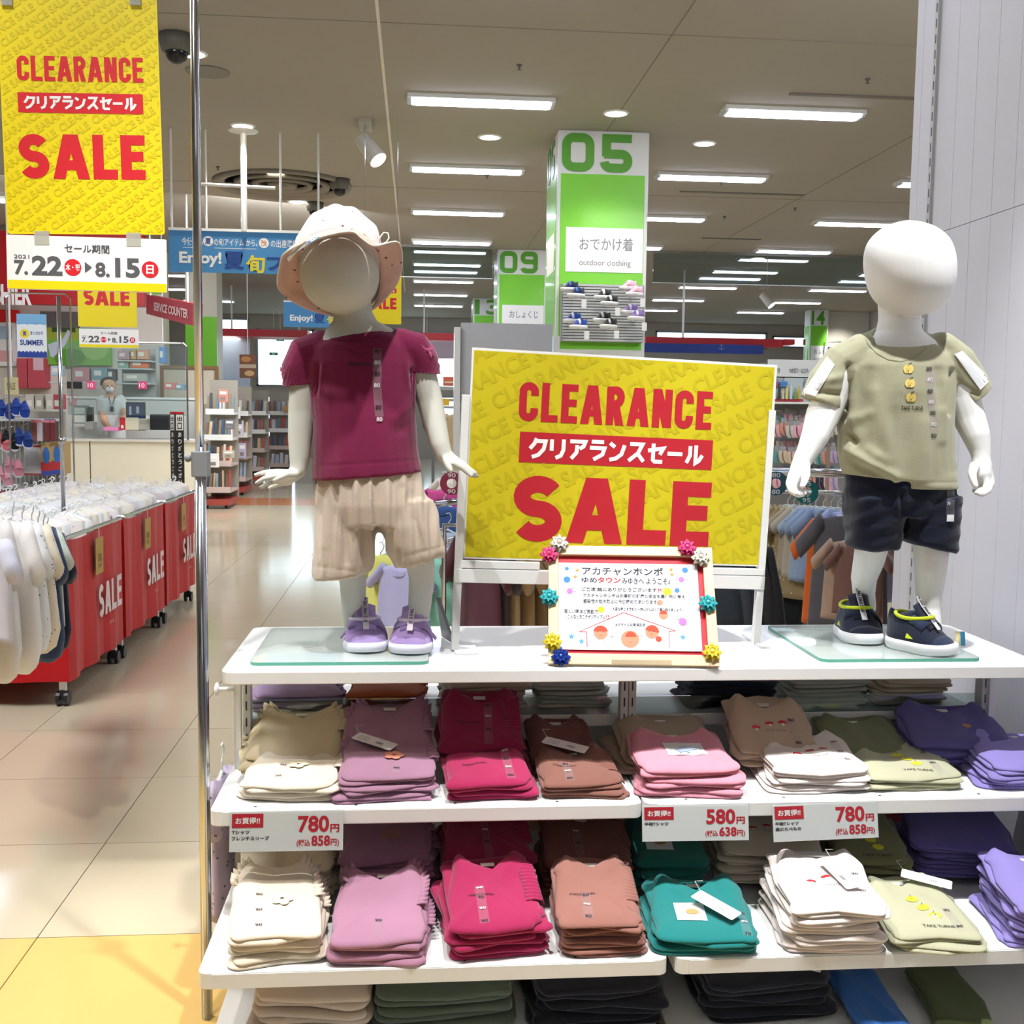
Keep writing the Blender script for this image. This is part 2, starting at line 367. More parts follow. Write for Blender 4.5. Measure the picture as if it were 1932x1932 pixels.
for y in (7.8,13.4,18.6): m = MB(); m.box((XL,y,ZC-.003),(XR,y+.008,ZC-.0005)); m.build('joint_strip', M('#8f887c',.8), ceil)
# outer walls, the far one with its windows and doors left open to daylight
wm = M('#cfc9bd',.7)
wl = MB(); wl.box((XL-.2,YB,0),(XL,YF,ZC)); struct('wall_left', wl, wm, top=('plain pale left wall',None,None,'structure'))
wb = MB(); wb.box((XL,YB-.2,0),(XR,YB,ZC)); struct('wall_back', wb, M('#e6e3dc',.8), top=('plain pale wall behind',None,None,'structure'))
wr = MB(); wr.box((XR,YB,0),(XR+.2,YF,ZC)); struct('wall_far_right', wr, wm, top=('plain pale wall far right',None,None,'structure'))
def X_at(px, Y): return at(px,700,Y).x
def Z_at(px, py, Y): return at(px,py,Y).z
holes = [(X_at(484,YF),X_at(868,YF),2.0,3.62),(X_at(492,YF),X_at(530,YF),.35,1.75),(X_at(534,YF),X_at(558,YF),.35,1.75),(X_at(798,YF),X_at(862,YF),.9,1.8),
         (X_at(372,YF),X_at(470,YF),3.55,3.9),(X_at(1235,YF),X_at(1445,YF),3.3,3.78),(X_at(1455,YF),X_at(1530,YF),3.35,3.7),(X_at(1592,YF),X_at(1640,YF),2.9,3.4)]
xs = sorted({XL,XR,*[h[0] for h in holes],*[h[1] for h in holes]}); zs = sorted({0,ZC,*[h[2] for h in holes],*[h[3] for h in holes]})
wf = MB()
for a,b in zip(xs,xs[1:]):
    for c,d in zip(zs,zs[1:]):
        if not any(h[0]-1e-6 <= a and b <= h[1]+1e-6 and h[2]-1e-6 <= c and d <= h[3]+1e-6 for h in holes): wf.box((a,YF,c),(b,YF+.2,d))
struct('wall_front', wf, M('#b9b4aa',.7), top=('far shop wall pierced by bright windows',None,None,'structure'))
for n,h in enumerate(holes):
    w = MB(); t = .05
    for a,b in (((h[0],h[2]),(h[1],h[2]+t)),((h[0],h[3]-t),(h[1],h[3])),((h[0],h[2]),(h[0]+t,h[3])),((h[1]-t,h[2]),(h[1],h[3]))): w.box((a[0],YF-.03,a[1]),(b[0],YF+.1,b[1]))
    if h[1]-h[0] > 4: 
        for q in (.27,.62): w.box((h[0]+(h[1]-h[0])*q,YF-.03,h[2]),(h[0]+(h[1]-h[0])*q+.07,YF+.1,h[3]))
    win = struct(f'window_{n+1}', w, M('#8e9296',.4,.4), top=(f'bright {"clerestory" if h[2]>2.8 else "glazed"} opening number {n+1} in the far wall',None,None,'structure'))
    p = MB(); p.box((h[0]+t,YF+.03,h[2]+t),(h[1]-t,YF+.04,h[3]-t)); p.build('pane', M('#eaf4f6',.05,kind='glass'), win)
gr = MB(); gr.box((XL-5,YF+.2,-.3),(XR+5,YF+30,-.1)); struct('ground_outside', gr, M('#b8b8b0',.9), top=('paved ground outside the far windows',None,None,'structure'))

# white panelled partition at the right, its boards part by part
wall = MB(); wall.box((1.56,-.5,0),(1.72,3.46,ZC)); wr = struct('wall_right', wall, M('#d9d9da',.5), top=('white panelled partition beside the display',None,None,'structure'))
pw = M('#dedee6',.42); y = 3.44; k = 0
while y > .9:
    w = .05 if k == 0 else .115
    b = MB(); b.box((1.548,y-w+.0012,0),(1.5605,y,1.93)); b.build('panel', pw, wr)
    b = MB(); b.box((1.548,y-w+.0012,1.932),(1.5605,y,3.98)); b.build('panel', pw, wr)
    y -= w; k += 1
st = MB(); st.box((1.538,3.28,0),(1.549,3.30,3.2)); st.build('slotted_standard', M('#c8c8ca',.4), wr)
sl = MB()
for i in range(64): sl.box((1.5375,3.286,.2+i*.045),(1.5382,3.292,.225+i*.045))
sl.build('slot', M('#55565a',.6), wr)['kind'] = 'stuff'

# ---------------------------------------------------------------- ceiling fixtures
TUBE = M('#dfe8ff',.4,kind='emit',emit=22)
lt = None
def tube_light(x, y, zc, lab):
    t = thing('ceiling_tube_light', lab, 'light', (x,y,zc), 0, 'fluorescent tube lights on the ceiling')
    m = MB(); m.prism(rrect(-.62,-.11,.62,.11,.01,2),-.035,0); m.build('housing', WMET, t, world=False)
    d = MB(); d.prism(rrect(-.585,-.085,.585,.085,.03,3),-.052,-.0352); d.build('diffuser', TUBE, t, world=False)
    for s in (-1,1): e = MB(); e.box((s*.60-.015,-.08,-.05),(s*.60+.015,.08,-.0352)); e.build('end_cap', M('#cfd3e0',.3), t, world=False)
    return t
def copy_tree(o, parent=None):
    c = o.copy(); COL.objects.link(c); c.parent = parent
    for ch in [x for x in bpy.data.objects if x.parent == o]: copy_tree(ch, c)
    return c
rows = [(.53,['middle']),(3.22,['right-hand']),(5.95,['outer right']),(8.7,['far right']),(-5.05,['left-hand'])]
ys = [4.25,6.9,9.55,12.2,14.8,17.4,20.0,22.6,25.2,27.8]
ordn = ['out of frame overhead','just out of frame overhead','nearest','second','third','fourth','fifth','sixth','seventh','farthest']
first = None
for (x,(nm,)) in rows:
    for i,y_ in enumerate(ys):
        if i == 1 and x in (3.22,5.95): continue
        lab = f'white fluorescent ceiling tube light, {ordn[i]} in the {nm} row'
        if first is None: first = tube_light(x,y_,ZC,lab)
        else:
            c = copy_tree(first); c.location = (x,y_,ZC); c['label'] = lab
def downlight(px, py, lab, r=.1):
    p = onz(px,py,ZC); t = thing('downlight', lab, 'light', p)
    m = MB(); m.lathe([(r*1.15,0),(r*1.15,-.006),(r*.95,-.012),(r*.93,-.002)],seg=24); m.build('trim_ring', WHT, t, world=False, smooth=False)
    m = MB(); m.lathe([(r*.9,-.003),(r*.9,-.009)]); m.build('lens', M('#fff3dc',.3,kind='emit',emit=10), t, world=False)
    lamp('downlight_lamp','SPOT',p-V((0,0,.02)),p-V((0,0,3)),120,(1,.93,.82),.06,100,.8)
for px,py,lab in ((362,100,'round downlight on the ceiling beside the dome camera near the pole'),(458,237,'round downlight on the ceiling above the hanging banner rods'),(520,326,'small round downlight over the ring-shaped air vent'),(562,380,'small round downlight above the sun hat, left of two domes'),(1162,213,'round downlight just in front of the 05 column'),
    (924,258,'small downlight between the first and second tube lights'),(1329,270,'small downlight right of the 05 column'),(1430,487,'small downlight in the distance above the far shelves')): downlight(px,py,lab,.1 if py < 330 else .12)
def dome(px, py, lab, s=1):
    p = onz(px,py,ZC); t = thing('dome_camera', lab, 'camera', p, 0, 'security dome cameras on the ceiling')
    m = MB(); m.lathe([(.105*s,0),(.105*s,-.05*s),(.09*s,-.1*s),(.07*s,-.105*s)]); m.build('housing', M('#66645f',.5), t, world=False, smooth=True)
    m = MB(); m.ball((0,0,-.1*s),(.072*s,.072*s,.075*s)); m.build('dome', M('#1d1d1f',.15), t, world=False, smooth=True)
dome(333,66,'dark dome security camera nearest the hanging sale poster',1.15); dome(641,338,'dome security camera right of the ring vent',1.1); dome(594,382,'dome security camera just above the sun hat',1.05)
# recessed ring vent, flat vent
p = onz(533,346,ZC); t = thing('ceiling_air_vent','round ring-shaped air vent in the ceiling above the sun hat','vent',p)
for i,(r0,r1) in enumerate(((.80,.66),(.56,.46),(.36,.28),(.18,.02))):
    m = MB(); m.lathe([(r0,0),(r0-.02,-.05),(r1,-.02+.0),(r1,0)],seg=40); m.build('ring', M('#8d867b',.6), t, world=False, smooth=True)
p = onz(392,135,ZC); t = thing('ceiling_speaker','flat round grey speaker grille on the ceiling behind the pole','speaker',p)
m = MB(); m.lathe([(.17,0),(.17,-.008),(.15,-.012)]); m.build('grille', M('#8b8880',.7), t, world=False)
# spotlight on the ceiling
def spotfix(px, py, lab, s=1, Yz=None):
    p = onz(px,py,ZC); t = thing('track_spotlight_fitting', lab, 'spotlight', p)
    m = MB(); m.box((-.05*s,-.16*s,-.03*s),(.05*s,.16*s,0)); m.tube([(0,0,-.03*s),(0,0,-.13*s)],.012*s); m.build('mount', M('#b9b4aa',.5), t, world=False)
    d = V((.55,-.35,-.75)).normalized(); a = V((-.03,.02,-.12))*s
    m = MB(); m.tube([a,a+d*.24*s],[.062*s,.075*s],16); m.build('head', M('#d8d5cc',.4), t, world=False, smooth=False)
    m = MB(); m.tube([a+d*.239*s,a+d*.245*s],.066*s,16); m.build('lens', M('#fff6e6',.3,kind='emit',emit=12), t, world=False)
spotfix(690,232,'white adjustable spotlight on the ceiling above the girl mannequin',1.15)
spotfix(1443,540,'small adjustable spotlight in the distance left of the boy mannequin',1.3)
def sprinkler(px, py, n):
    p = onz(px,py,ZC); m = MB(); m.lathe([(.04,0),(.035,-.02),(.012,-.03),(.012,-.06),(.03,-.065),(.03,-.07)],c=p,seg=12); m.v = [p+(v-p)*.55 for v in m.v]
    m.build('sprinkler_head', M('#5d5a55',.5), top=(n,'sprinkler','sprinkler heads on the ceiling'))
for px,py,n in ((980,122,'small dark sprinkler head right of the nearest middle tube light'),(1637,148,'dark sprinkler head high by the right partition'),(919,330,'dark sprinkler head beyond the second middle tube light'),(411,314,'dark sprinkler head beside the hanging rods'),(1361,343,'dark sprinkler head behind the second right tube light'),(1500,392,'dark sprinkler head left of the third outer tube light'),(1367,408,'pale smoke detector right of the 05 column')): sprinkler(px,py,n)
for px,py,w,lab in ((1625,181,1.2,'long grey slot vent in the ceiling near the right partition'),(1400,364,1.5,'long thin slot vent in the ceiling between tube rows'),(1380,450,.9,'square access hatch outline in the ceiling')):
    p = onz(px,py,ZC); m = MB(); m.cbox((p.x,p.y,ZC-.006),(w,.05,.012)); m.build('slot_vent', M('#7d766b',.7), top=(lab,'vent'))

# glass smoke curtains hanging from the ceiling
def curtain(name, x0, x1, Y, h, lab):
    t = thing(name, lab, 'glass curtain', ((x0+x1)/2,Y,ZC))
    m = MB(); m.box((x0,Y-.02,ZC-.04),(x1,Y+.02,ZC)); m.build('top_rail', M('#85837c',.5), t)
    n = max(1,round((x1-x0)/2)); w = (x1-x0)/n
    for i in range(n): m = MB(); m.box((x0+i*w+.005,Y-.004,ZC-h),(x0+(i+1)*w-.005,Y+.004,ZC-.04)); m.build('pane', M('#cfdcdc',.03,kind='glass',haze=.10), t)
    m = MB(); m.box((x0,Y-.008,ZC-h-.012),(x1,Y+.008,ZC-h)); m.build('bottom_rail', M('#b9bdbb',.4,.5), t)
curtain('smoke_curtain',-.8,1.2,17.9,.5,'clear glass smoke curtain hanging from the ceiling left of the 09 column')
curtain('smoke_curtain',3.8,9.5,17.9,.5,'clear glass smoke curtain hanging from the ceiling right of the 05 column')

# ---------------------------------------------------------------- numbered columns
def column(x0, x1, Y, yd, num, jp, en, lab, gl, wide=None):
    t = thing('column', lab, 'column', ((x0+x1)/2,Y+yd/2,0), 0, 'numbered columns')
    m = MB(); m.box((x0,Y,0),(x1,Y+yd,ZC)); m.build('shaft', M('#e9ebe9',.35), t, bevel=.01)
    W = x1-x0; top = 3.97; F = facing((x0,Y-.006,0))
    gp = MB(); gp.box((x0+.03,Y-.005,gl),(x1-.035,Y-.0001,3.60)); gp.build('green_panel', GREEN, t)
    if x0 > 0: gs = MB(); gs.box((x0-.005,Y+.06,gl-.5),(x0-.0001,Y+yd-.06,3.60)); gs.build('green_panel', GREEN, t)
    tx = MB(); a = .03*W; hh = top-3.62; cw = W*.355
    if num[0] in '0': glyph(tx,F,'0',.035,3.62,cw,hh,cw*.27)
    if num[1] in '59': glyph(tx,F,num[1],.035+cw*1.18,3.62,cw,hh,cw*.27)
    if num[0] == '1': put_text(tx,F,num,.035,3.62,.035+cw*2,top,bold=.03)
    tx.build('number_lettering', M('#58a52c',.4), t)
    if x0 > 0:
        F2 = Frame((x0-.006,Y+yd-.06,0),(x0-.006,Y,0),(x0-.006,Y+yd-.06,1)); t2 = MB()
        if num[0] == '0': glyph(t2,F2,'0',.02,3.62,cw*.85,hh,cw*.22); glyph(t2,F2,num[1],.03+cw,3.62,cw*.8,hh,cw*.22); t2.build('number_lettering', M('#58a52c',.4), t)
        b2 = MB(); rect(b2,F2,.1,2.72,yd-.2,3.08,.001); b2.build('name_plate', WPR, t)
    pb = MB(); pb.box((x0+.1*W,Y-.009,2.70),(x1-.04,Y-.005,3.11)); pb.build('name_plate', WPR, t)
    F3 = facing((x0,Y-.0095,0)); tj = MB(); put_text(tj,F3,jp,.25*W,2.90,.84*W,3.02,.0005,.012); put_text(tj,F3,en,.25*W,2.745,.82*W,2.815,.0005,.004)
    tj.build('name_lettering', M('#8b8f92',.5), t); return t
c5 = column(1.30,2.16,10.46,.87,'05','おでかけ着','outdoor clothing','white and green column numbered 05 with a shoe panel',1.98)
column(1.30,2.10,18.15,.85,'09','おしょくじ','cooking & feeding','white and green column numbered 09 behind the 05 column',2.0)
column(1.30,2.12,26.0,.85,'13','ねんね','sleeping','white and green column numbered 13, farthest behind the others',2.0)
column(X_at(1525,27),X_at(1556,27)+.05,27.0,.4,'14','おふろ','bathing','slim green and white column numbered 14 beside the right mannequin',1.6)
column(X_at(352,20),X_at(408,20),19.5,.6,'xx','','','green-fronted column behind the chrome pole',2.1) if False else None
# slatted shoe panel on the 05 column
F = facing((0,10.33,0)); a0,b0,a1,b1 = F.box(1061,534,1214,646)
t = thing('shoe_display_panel','grey slatted wall panel with toddler shoes on the 05 column','display panel',((a0+a1)/2,10.36,b0))
m = MB(); m.box((a0,10.36,b0),(a1,10.455,b1)); m.build('back_board', M('#9fa3a3',.5), t)
n = 20
for i in range(n):
    z = b0+(b1-b0)*(i+.12)/n; m = MB(); m.box((a0+.01,10.335,z),(a1-.01,10.3605,z+(b1-b0)/n*.72)); m.build('slat', M('#c2c6c6',.4), t)

# ---------------------------------------------------------------- shoes (panel shoes and mannequin shoes share the builder)
def shoe_parts(parent, mt, sole, strapm, L=.15, W=.075, lining=None, Tm=None, text=None, detail=True):
    """toe at -y, heel at +y, sole on z=0"""
    def half(s):  # half width along length 0 toe..1 heel
        return W/2*(max(0,1-abs(2*s-1)**2.6)**.5)*(1.08-.22*max(0,(s-.35))*1.0 - .10*math.exp(-((s-.6)/.15)**2))
    def h(s): return L*(.20+.36*(1/(1+math.exp(-(s-.34)*13))) - .07*math.exp(-((s-.85)/.12)**2))
    ns = 18; sec = 16
    def ring(s, z0, top, k, grow=1.0, fl=.75):
        y = (s-.5)*L; w = half(s)*grow+1e-4
        return [V((w*math.cos(a)*(1-.0*k), y, z0+(top-z0)*max(0,math.sin(a))**fl)) for a in [PI*j/(sec-1) for j in range(sec)]]
    sb = MB(); out = []
    for i in range(33):
        s_ = i/32; out.append((half(s_)*1.07+.0008,(s_-.5)*L*1.05))
    ol = [(x,y) for x,y in out]+[(-x,y) for x,y in reversed(out[1:-1])]
    zs_ = [(.92,0),(1.0,.006),(1.02,.015),(.98,.024)]
    n = len(ol); rings = [[V((x*k,y*(k*.5+.5),z*L/.15+ (.010*max(0,(-y/L*2-.55)))*(1 if z<.01 else .4))) for x,y in ol] for k,z in zs_]
    sb.loft(rings); sb.build('sole', sole, parent, world=False, smooth=True)
    ub = MB(); ub.loft([ring(.015+.97*i/(ns-1), .018*L/.15, h(i/(ns-1))*(min(1,(i+.5)/3)**.5), i) for i in range(ns)], closed=False)
    n0 = len(ub.v)
    ub.build('upper', mt, parent, world=False, smooth=True, solid=.003)
    if not detail: 
        st = MB(); st.loft([ring(s_, .03*L/.15, h(s_)+.003*L/.15, 0, 1.05) for s_ in (.40,.47,.54)], closed=False); st.build('strap', strapm, parent, world=False, smooth=True, solid=.002); return
    st = MB(); st.loft([[p+V((0,-.006*math.sin(4*j/15),0)) for j,p in enumerate(ring(s_, .022, h(s_)+.0035, 0, 1.06))][0:13] for s_ in (.36,.42,.50,.57)], closed=False)
    st.build('strap', strapm, parent, world=False, smooth=True, solid=.003)
    ts = MB(); ts.loft([ring(s_, .018, h(s_)*min(1,(s_*8)**.5)+.0015, 0, 1.03) for s_ in (.03,.08,.14,.2)], closed=False); ts.build('toe_cap', strapm, parent, world=False, smooth=True, solid=.0016)
    # collar and lining ring around the ankle, tongue
    cx = MB(); pts = [V((.029*W/.075*math.cos(a), .018*L/.15+.040*L/.15*math.sin(a), h(.62)-.013+.007*(math.cos(a-PI/2)**2)*(1 if math.sin(a)>0 else .6))) for a in [2*PI*i/20 for i in range(20)]]
    cx.tube(pts,.0045,8,True); cx.build('ankle_lining', lining or mt, parent, world=False, smooth=True)
    tg = MB(); tg.loft([[V((x*W/.075,(s_-.5)*L,h(s_)+dz-.006*(x/.02)**2)) for x in (-.02,-.01,0,.01,.02)] for s_,dz in ((.3,.004),(.4,.006),(.5,.012),(.56,.024))], closed=False)
    tg.build('tongue', mt, parent, world=False, smooth=True, solid=.003)
    tp = MB(); wv = .007; P_ = [(.24,.010),(.32,.0115),(.4,.0135),(.5,.019),(.56,.030),(.585,.037)]
    tp.loft([[V((x,(s_-.5)*L-.001,h(s_)+dz+.0012)) for x in (-wv,wv)] for s_,dz in P_], closed=False); o = tp.build('pull_tab', M('#e9e6ea',.5), parent, world=False, smooth=False, solid=.0012)
    if text:
        lt_ = MB(); 
        a = V((0,(.5-.5)*L-.004,h(.5)+.0155)); b_ = V((0,(.57-.5)*L-.004,h(.57)+.031))
        for (s0,d0),(s1,d1) in zip(P_[1:],P_[2:]):
            p0 = V((0,(s0-.5)*L-.0028,h(s0)+d0+.0022)); p1 = V((0,(s1-.5)*L-.0028,h(s1)+d1+.0022))
            F_ = Frame(p0+V((wv*.7,0,0)), p1+V((wv*.7,0,0)), p0+V((-wv,0,0))); ln = (p1-p0).length
            put_text(lt_,F_,text,ln*.06,0,ln*.94,wv*1.4,.0003,.03)
        lt_.build('lettering', M(Tm or '#2a2a3c',.5), parent, world=False)
def shoe_pair(name, px, py, Y, c, lab, acc):
    p = at(px,py,Y); t = thing(name, lab, 'shoes', p, 0, 'toddler shoes on the slatted panel')
    for k,(dx,dy,dz,rz) in enumerate(((0,0,0,1.25),(-.05,.07,.06,1.35))):
        s = bpy.data.objects.new('shoe', None); COL.objects.link(s); s.parent = t; s.location = (dx,dy-.06,dz); s.rotation_euler = (.0,-.12,-rz)
        shoe_parts(s, M(c,.6,kind='fabric'), WHT, M(acc,.5), .17,.08, detail=False)
    h = MB(); h.tube([(0,.185,.02),(0,-.05,.0)],.006); h.build('hook', CHROME, t, world=False)
    h = MB(); h.cbox((.07,-.09,-.06),(.045,.003,.075)); h.build('price_tag', WPR, t, world=False)
for px,py,c,acc,lab in ((1085,562,'#16213d','#2f62b8','navy toddler shoes, upper left pair on the slatted panel'),(1148,577,'#15201a','#e8eaea','black and white toddler shoes, upper middle pair on the slatted panel'),(1195,560,'#e7b2c6','#f5cfdc','pink toddler shoes, upper right pair on the slatted panel'),
    (1090,621,'#27469c','#dfe6f2','royal blue toddler shoes, lower left pair on the slatted panel'),(1146,620,'#1b1d1f','#c9c9c9','black toddler shoes with grey strap, lower middle pair on the panel'),(1198,605,'#8a70b4','#e9e4f2','purple toddler shoes, lower right pair on the slatted panel')):
    shoe_pair('toddler_shoes', px, py, 10.16, c, lab, acc)
# ---------------------------------------------------------------- the white display fixture
TZ = .81; X0, X1 = -.425, 1.475; YA, YM, YZ = 2.41, 2.665, 2.92; XM = .527
fx = thing('display_fixture','white metal two-bay gondola fixture stepped shelves under the mannequins','fixture',(.5,YM,0))
m = MB(); m.prism(rrect(X0,YA,X1,YZ,.03,5),TZ-.028,TZ); m.build('table_top', M('#f7f8f8',.22,coat=.5), fx, bevel=.002)
S2, S3, S4 = .53, .275, .09
for nm,z,yf,segs in (('shelf',S2,2.325,((X0-.01,.50),(.505,X1))),('shelf',S3,2.125,((X0,.518),(.534,X1))),('bottom_deck',S4,2.0,((X0+.01,.515),(.535,X1)))):
    for a,b in segs:
        r = .02; m = MB(); m.prism(rrect(a,yf,b,YM-.02,r,5,(1,0,0,1)),z-.034,z); sh = m.build(nm, M('#f5f6f5',.3,coat=.3), fx, bevel=.002)
        f = MB(); f.box((a+.028,yf-.0015,z-.031),(b-.028,yf+.003,z-.003)); f.build('front_rail', M('#f1f2f1',.35), sh)
        h = MB()
        for q in (.1,.33,.56,.8): h.lathe([(.0035,.0),(.0035,.0008)],c=(a+(b-a)*q,yf+.022,z-.0002),seg=10)
        h.build('peg_hole', DK, sh)
m = MB(); m.box((X0+.02,YM+.02,.60),(X1-.02,3.05,.63)); m.build('rear_shelf', M('#eceeed',.35), fx, bevel=.002)
m = MB(); m.box((X0+.02,YM+.022,.63),(X1-.02,YM+.026,.675)); m.build('acrylic_edge', M('#dfe6e4',.05,kind='glass',haze=.06), fx)
m = MB(); m.box((X0+.02,YM+.02,S3-.02),(X1-.02,3.05,S3)); m.build('rear_shelf', M('#eceeed',.35), fx)
for x in (X0+.012, XM-.019, XM+.001, X1-.035):
    m = MB(); m.box((x,YM-.018,0),(x+.018,YM+.018,TZ-.028)); up = m.build('upright', M('#dcdedc',.35), fx)
    s = MB(); 
    for k in range(18): s.box((x+.007,YM-.0186,.06+k*.04),(x+.0105,YM-.0175,.082+k*.04))
    s.build('slot', DK, up)['kind'] = 'stuff'
for x in (X0+.006, X1-.03):
    for y in (YM-.02,): 
        m = MB(); m.box((x-.008,y-.04,0),(x+.008,y-.022,TZ-.028)); m.build('side_post', WMET, fx)
m = MB(); m.tube([(X0-.002,2.60,.725),(X0-.035,2.60,.725)],.005); m.ball((X0-.04,2.60,.725),(.006,.016,.016)); m.build('side_knob', M('#f0f2f4',.2), fx, smooth=True)
m = MB(); m.box((X0+.02,3.04,.02),(X1-.02,3.05,.6)); m.build('back_panel', M('#dedfdc',.5), fx)

# chrome pole with grey clamp beside the fixture
t = thing('chrome_pole','tall chrome sign pole with a grey clamp at the left of the display','pole',(-.468,2.45,0))
m = MB(); m.tube([(-.468,2.45,0),(-.468,2.45,1.26)],.0125,16); m.build('lower_tube', CHROME, t, smooth=True)
m = MB(); m.tube([(-.4685,2.45,1.22),(-.4685,2.45,2.7)],.0095,16); m.build('upper_tube', CHROME, t, smooth=True)
m = MB(); m.tube([(-.4625,2.44,.0),(-.4625,2.44,1.3)],.004,8); m.build('side_rod', M('#aab4cc',.2,1), t, smooth=True)
m = MB(); m.prism(rrect(-.485,2.43,-.449,2.475,.008,4),1.235,1.29); m.ball((-.492,2.44,1.275),(.008,.008,.009)); m.build('clamp', M('#85898d',.5), t, bevel=.002)

# ---------------------------------------------------------------- hanging sale posters
def date_panel(F, a0, b0, a1, b1, parent, full=True):
    W, H = a1-a0, b1-b0
    panel(F,a0,b0,a1,b1,.0015,.03*H if full else 0).build('date_card', WPR, parent)
    y = MB(); rect(y,F,a0+.004*W,b0+.012*H,a1-.004*W,b0+.17*H,.0005); y.build('yellow_strip', YEL, parent)
    g = MB(); c = .0009; X = lambda u: a0+W*u; Y = lambda v: b0+H*v
    put_text(g,F,'セール期間',X(.36),Y(.70),X(.64),Y(.86),c,.015)
    put_text(g,F,'2021',X(.045),Y(.57),X(.14),Y(.64),c,.005)
    put_text(g,F,'7.',X(.045),Y(.27),X(.13),Y(.54),c,.03); put_text(g,F,'22',X(.155),Y(.27),X(.345),Y(.63),c,.035)
    put_text(g,F,'8.',X(.55),Y(.27),X(.64),Y(.54),c,.03); put_text(g,F,'15',X(.675),Y(.27),X(.83),Y(.63),c,.035)
    g.add([F.P(X(.485),Y(.34),c),F.P(X(.53),Y(.44),c),F.P(X(.485),Y(.54),c)],[(0,1,2)]); g.build('date_lettering', GRY, parent)
    rr = .155*H
    for ux in (.41,.895): r = MB(); disc(r,F,X(ux),Y(.43),rr,.0007); r.build('red_dot', RED, parent)
    w = MB(); put_text(w,F,'木・祝',X(.41)-rr*.85,Y(.43)-rr*.42,X(.41)+rr*.85,Y(.43)+rr*.42,.0011,.03); put_text(w,F,'日',X(.895)-rr*.45,Y(.43)-rr*.55,X(.895)+rr*.45,Y(.43)+rr*.55,.0011,.03); w.build('white_lettering', WPR, parent)
def sale_poster(F, a0, b0, a1, b1, parent, ghost=True):
    W, H = a1-a0, b1-b0; panel(F,a0,b0,a1,b1,.002,.02*W).build('poster_sheet', YEL, parent)
    if ghost: ghost_print(F,a0+.01*W,b0+.01*H,a1-.01*W,b1-.01*H,.052*W,35).build('background_print', YG, parent)
    return W, H
FP = Frame(at(14,441,2.6), at(311,443,2.6), at(2,0,2.6)); T_ = thing('hanging_sale_poster','large yellow clearance sale poster hanging at the upper left','poster',at(160,440,2.6))
a0,b0 = 0,0; a1 = (at(311,443,2.6)-at(14,441,2.6)).length; b1 = FP.px(5,-60)[1]; sale_poster(FP,a0,b0,a1,b1,T_)
u = a1/297; vpx = lambda y: FP.px(150,y)[1]; hx = lambda x,y: FP.px(x,y)[0]
r = MB(); word(r,FP,'CLEARANCE',hx(32,130),vpx(154),hx(270,130),vpx(107),a1*.028,a1*.012,{'A':1.25,'N':1.05,'L':.95,'E':.9})
rect(r,FP,hx(34,195),vpx(214),hx(270,195),vpx(176),.0008); word(r,FP,'SALE',hx(36,300),vpx(338),hx(274,300),vpx(254),a1*.068,a1*.022,{'S':1.1,'A':1.35,'L':.9,'E':.9}); r.build('red_lettering', RED, T_)
w = MB(); kana_sale(w,FP,hx(44,195),vpx(206),hx(258,195),vpx(183),a1*.016,.0014); w.build('white_lettering', WPR, T_)
F2 = Frame(at(14,545,2.595), at(315,553,2.595), at(14,443,2.595)); W2 = (at(315,553,2.595)-at(14,545,2.595)).length; date_panel(F2,0,0,W2,F2.px(160,447)[1],T_)
for x,y in ((80,447),(253,450)):
    c = MB(); A_,B_ = FP.px(x,y); c.add([FP.P(A_+dx,B_+dy,cc) for cc in (.001,.006) for dx,dy in ((-.016,-.018),(.016,-.018),(.016,.012),(-.016,.012))],[(0,1,2,3),(4,5,6,7),(0,1,5,4),(2,3,7,6)]); c.build('clear_clip', M('#e8e8de',.1,kind='glass',haze=.12,milk=.45), T_)
for x,y in ((14,8),(256,8)):
    c = MB(); A_,B_ = FP.px(x,y); c.add([FP.P(A_+dx,B_+dy,cc) for cc in (.0012,.008) for dx,dy in ((-.012,-.004),(.012,-.004),(.012,.05),(-.012,.05))],[(0,1,2,3),(4,5,6,7),(0,1,5,4),(2,3,7,6)]); c.build('clear_clip', M('#e8e8de',.1,kind='glass',haze=.12,milk=.45), T_)
m = MB(); q = FP.P(a1*.1,b1); q2 = FP.P(a1*.85,b1); m.tube([q,(q.x,q.y,ZC)],.0012,6); m.tube([q2,(q2.x,q2.y,ZC)],.0012,6); m.build('hanging_wire', CHROME, T_)

# small yellow poster far left with date card, on the cart pole
def small_poster(x0,y0,x1,y1,dx0,dy0,dx1,dy1,Y,lab,date=True):
    F = facing((0,Y,0)); t = thing('small_sale_poster', lab, 'poster', at((x0+x1)/2,y1,Y)); a0,b0,a1,b1 = F.box(x0,y0,x1,y1)
    b1 = b0+(a1-a0)*1.47
    for q in (.1,.9): m = MB(); m.tube([(a0+(a1-a0)*q,Y,b1),(a0+(a1-a0)*q,Y,ZC)],.002,5); m.build('hanging_wire', CHROME, t)
    sale_poster(F,a0,b0,a1,b1,t,False); W = a1-a0
    r = MB(); H = b1-b0
    word(r,F,'SALE',a0+W*.1,b0+H*.25,a0+W*.88,b0+H*.44,W*.07,W*.02,{'A':1.35,'L':.9,'E':.9})
    word(r,F,'CLEARANCE',a0+W*.1,b0+H*.655,a0+W*.88,b0+H*.76,W*.028,W*.012,{'A':1.25}); rect(r,F,a0+W*.1,b0+H*.52,a0+W*.88,b0+H*.6,.0008); r.build('red_lettering', RED, t)
    w = MB(); kana_sale(w,F,a0+W*.14,b0+H*.535,a0+W*.84,b0+H*.585,W*.014,.0014); w.build('white_lettering', WPR, t)
    if date: a0,b0,a1,b1 = F.box(dx0,dy0,dx1,dy1); date_panel(F,a0,b0,a1,b1,t,False)
small_poster(146,548,259,618,149,620,262,657,7.0,'small yellow sale poster with date card below the big poster')
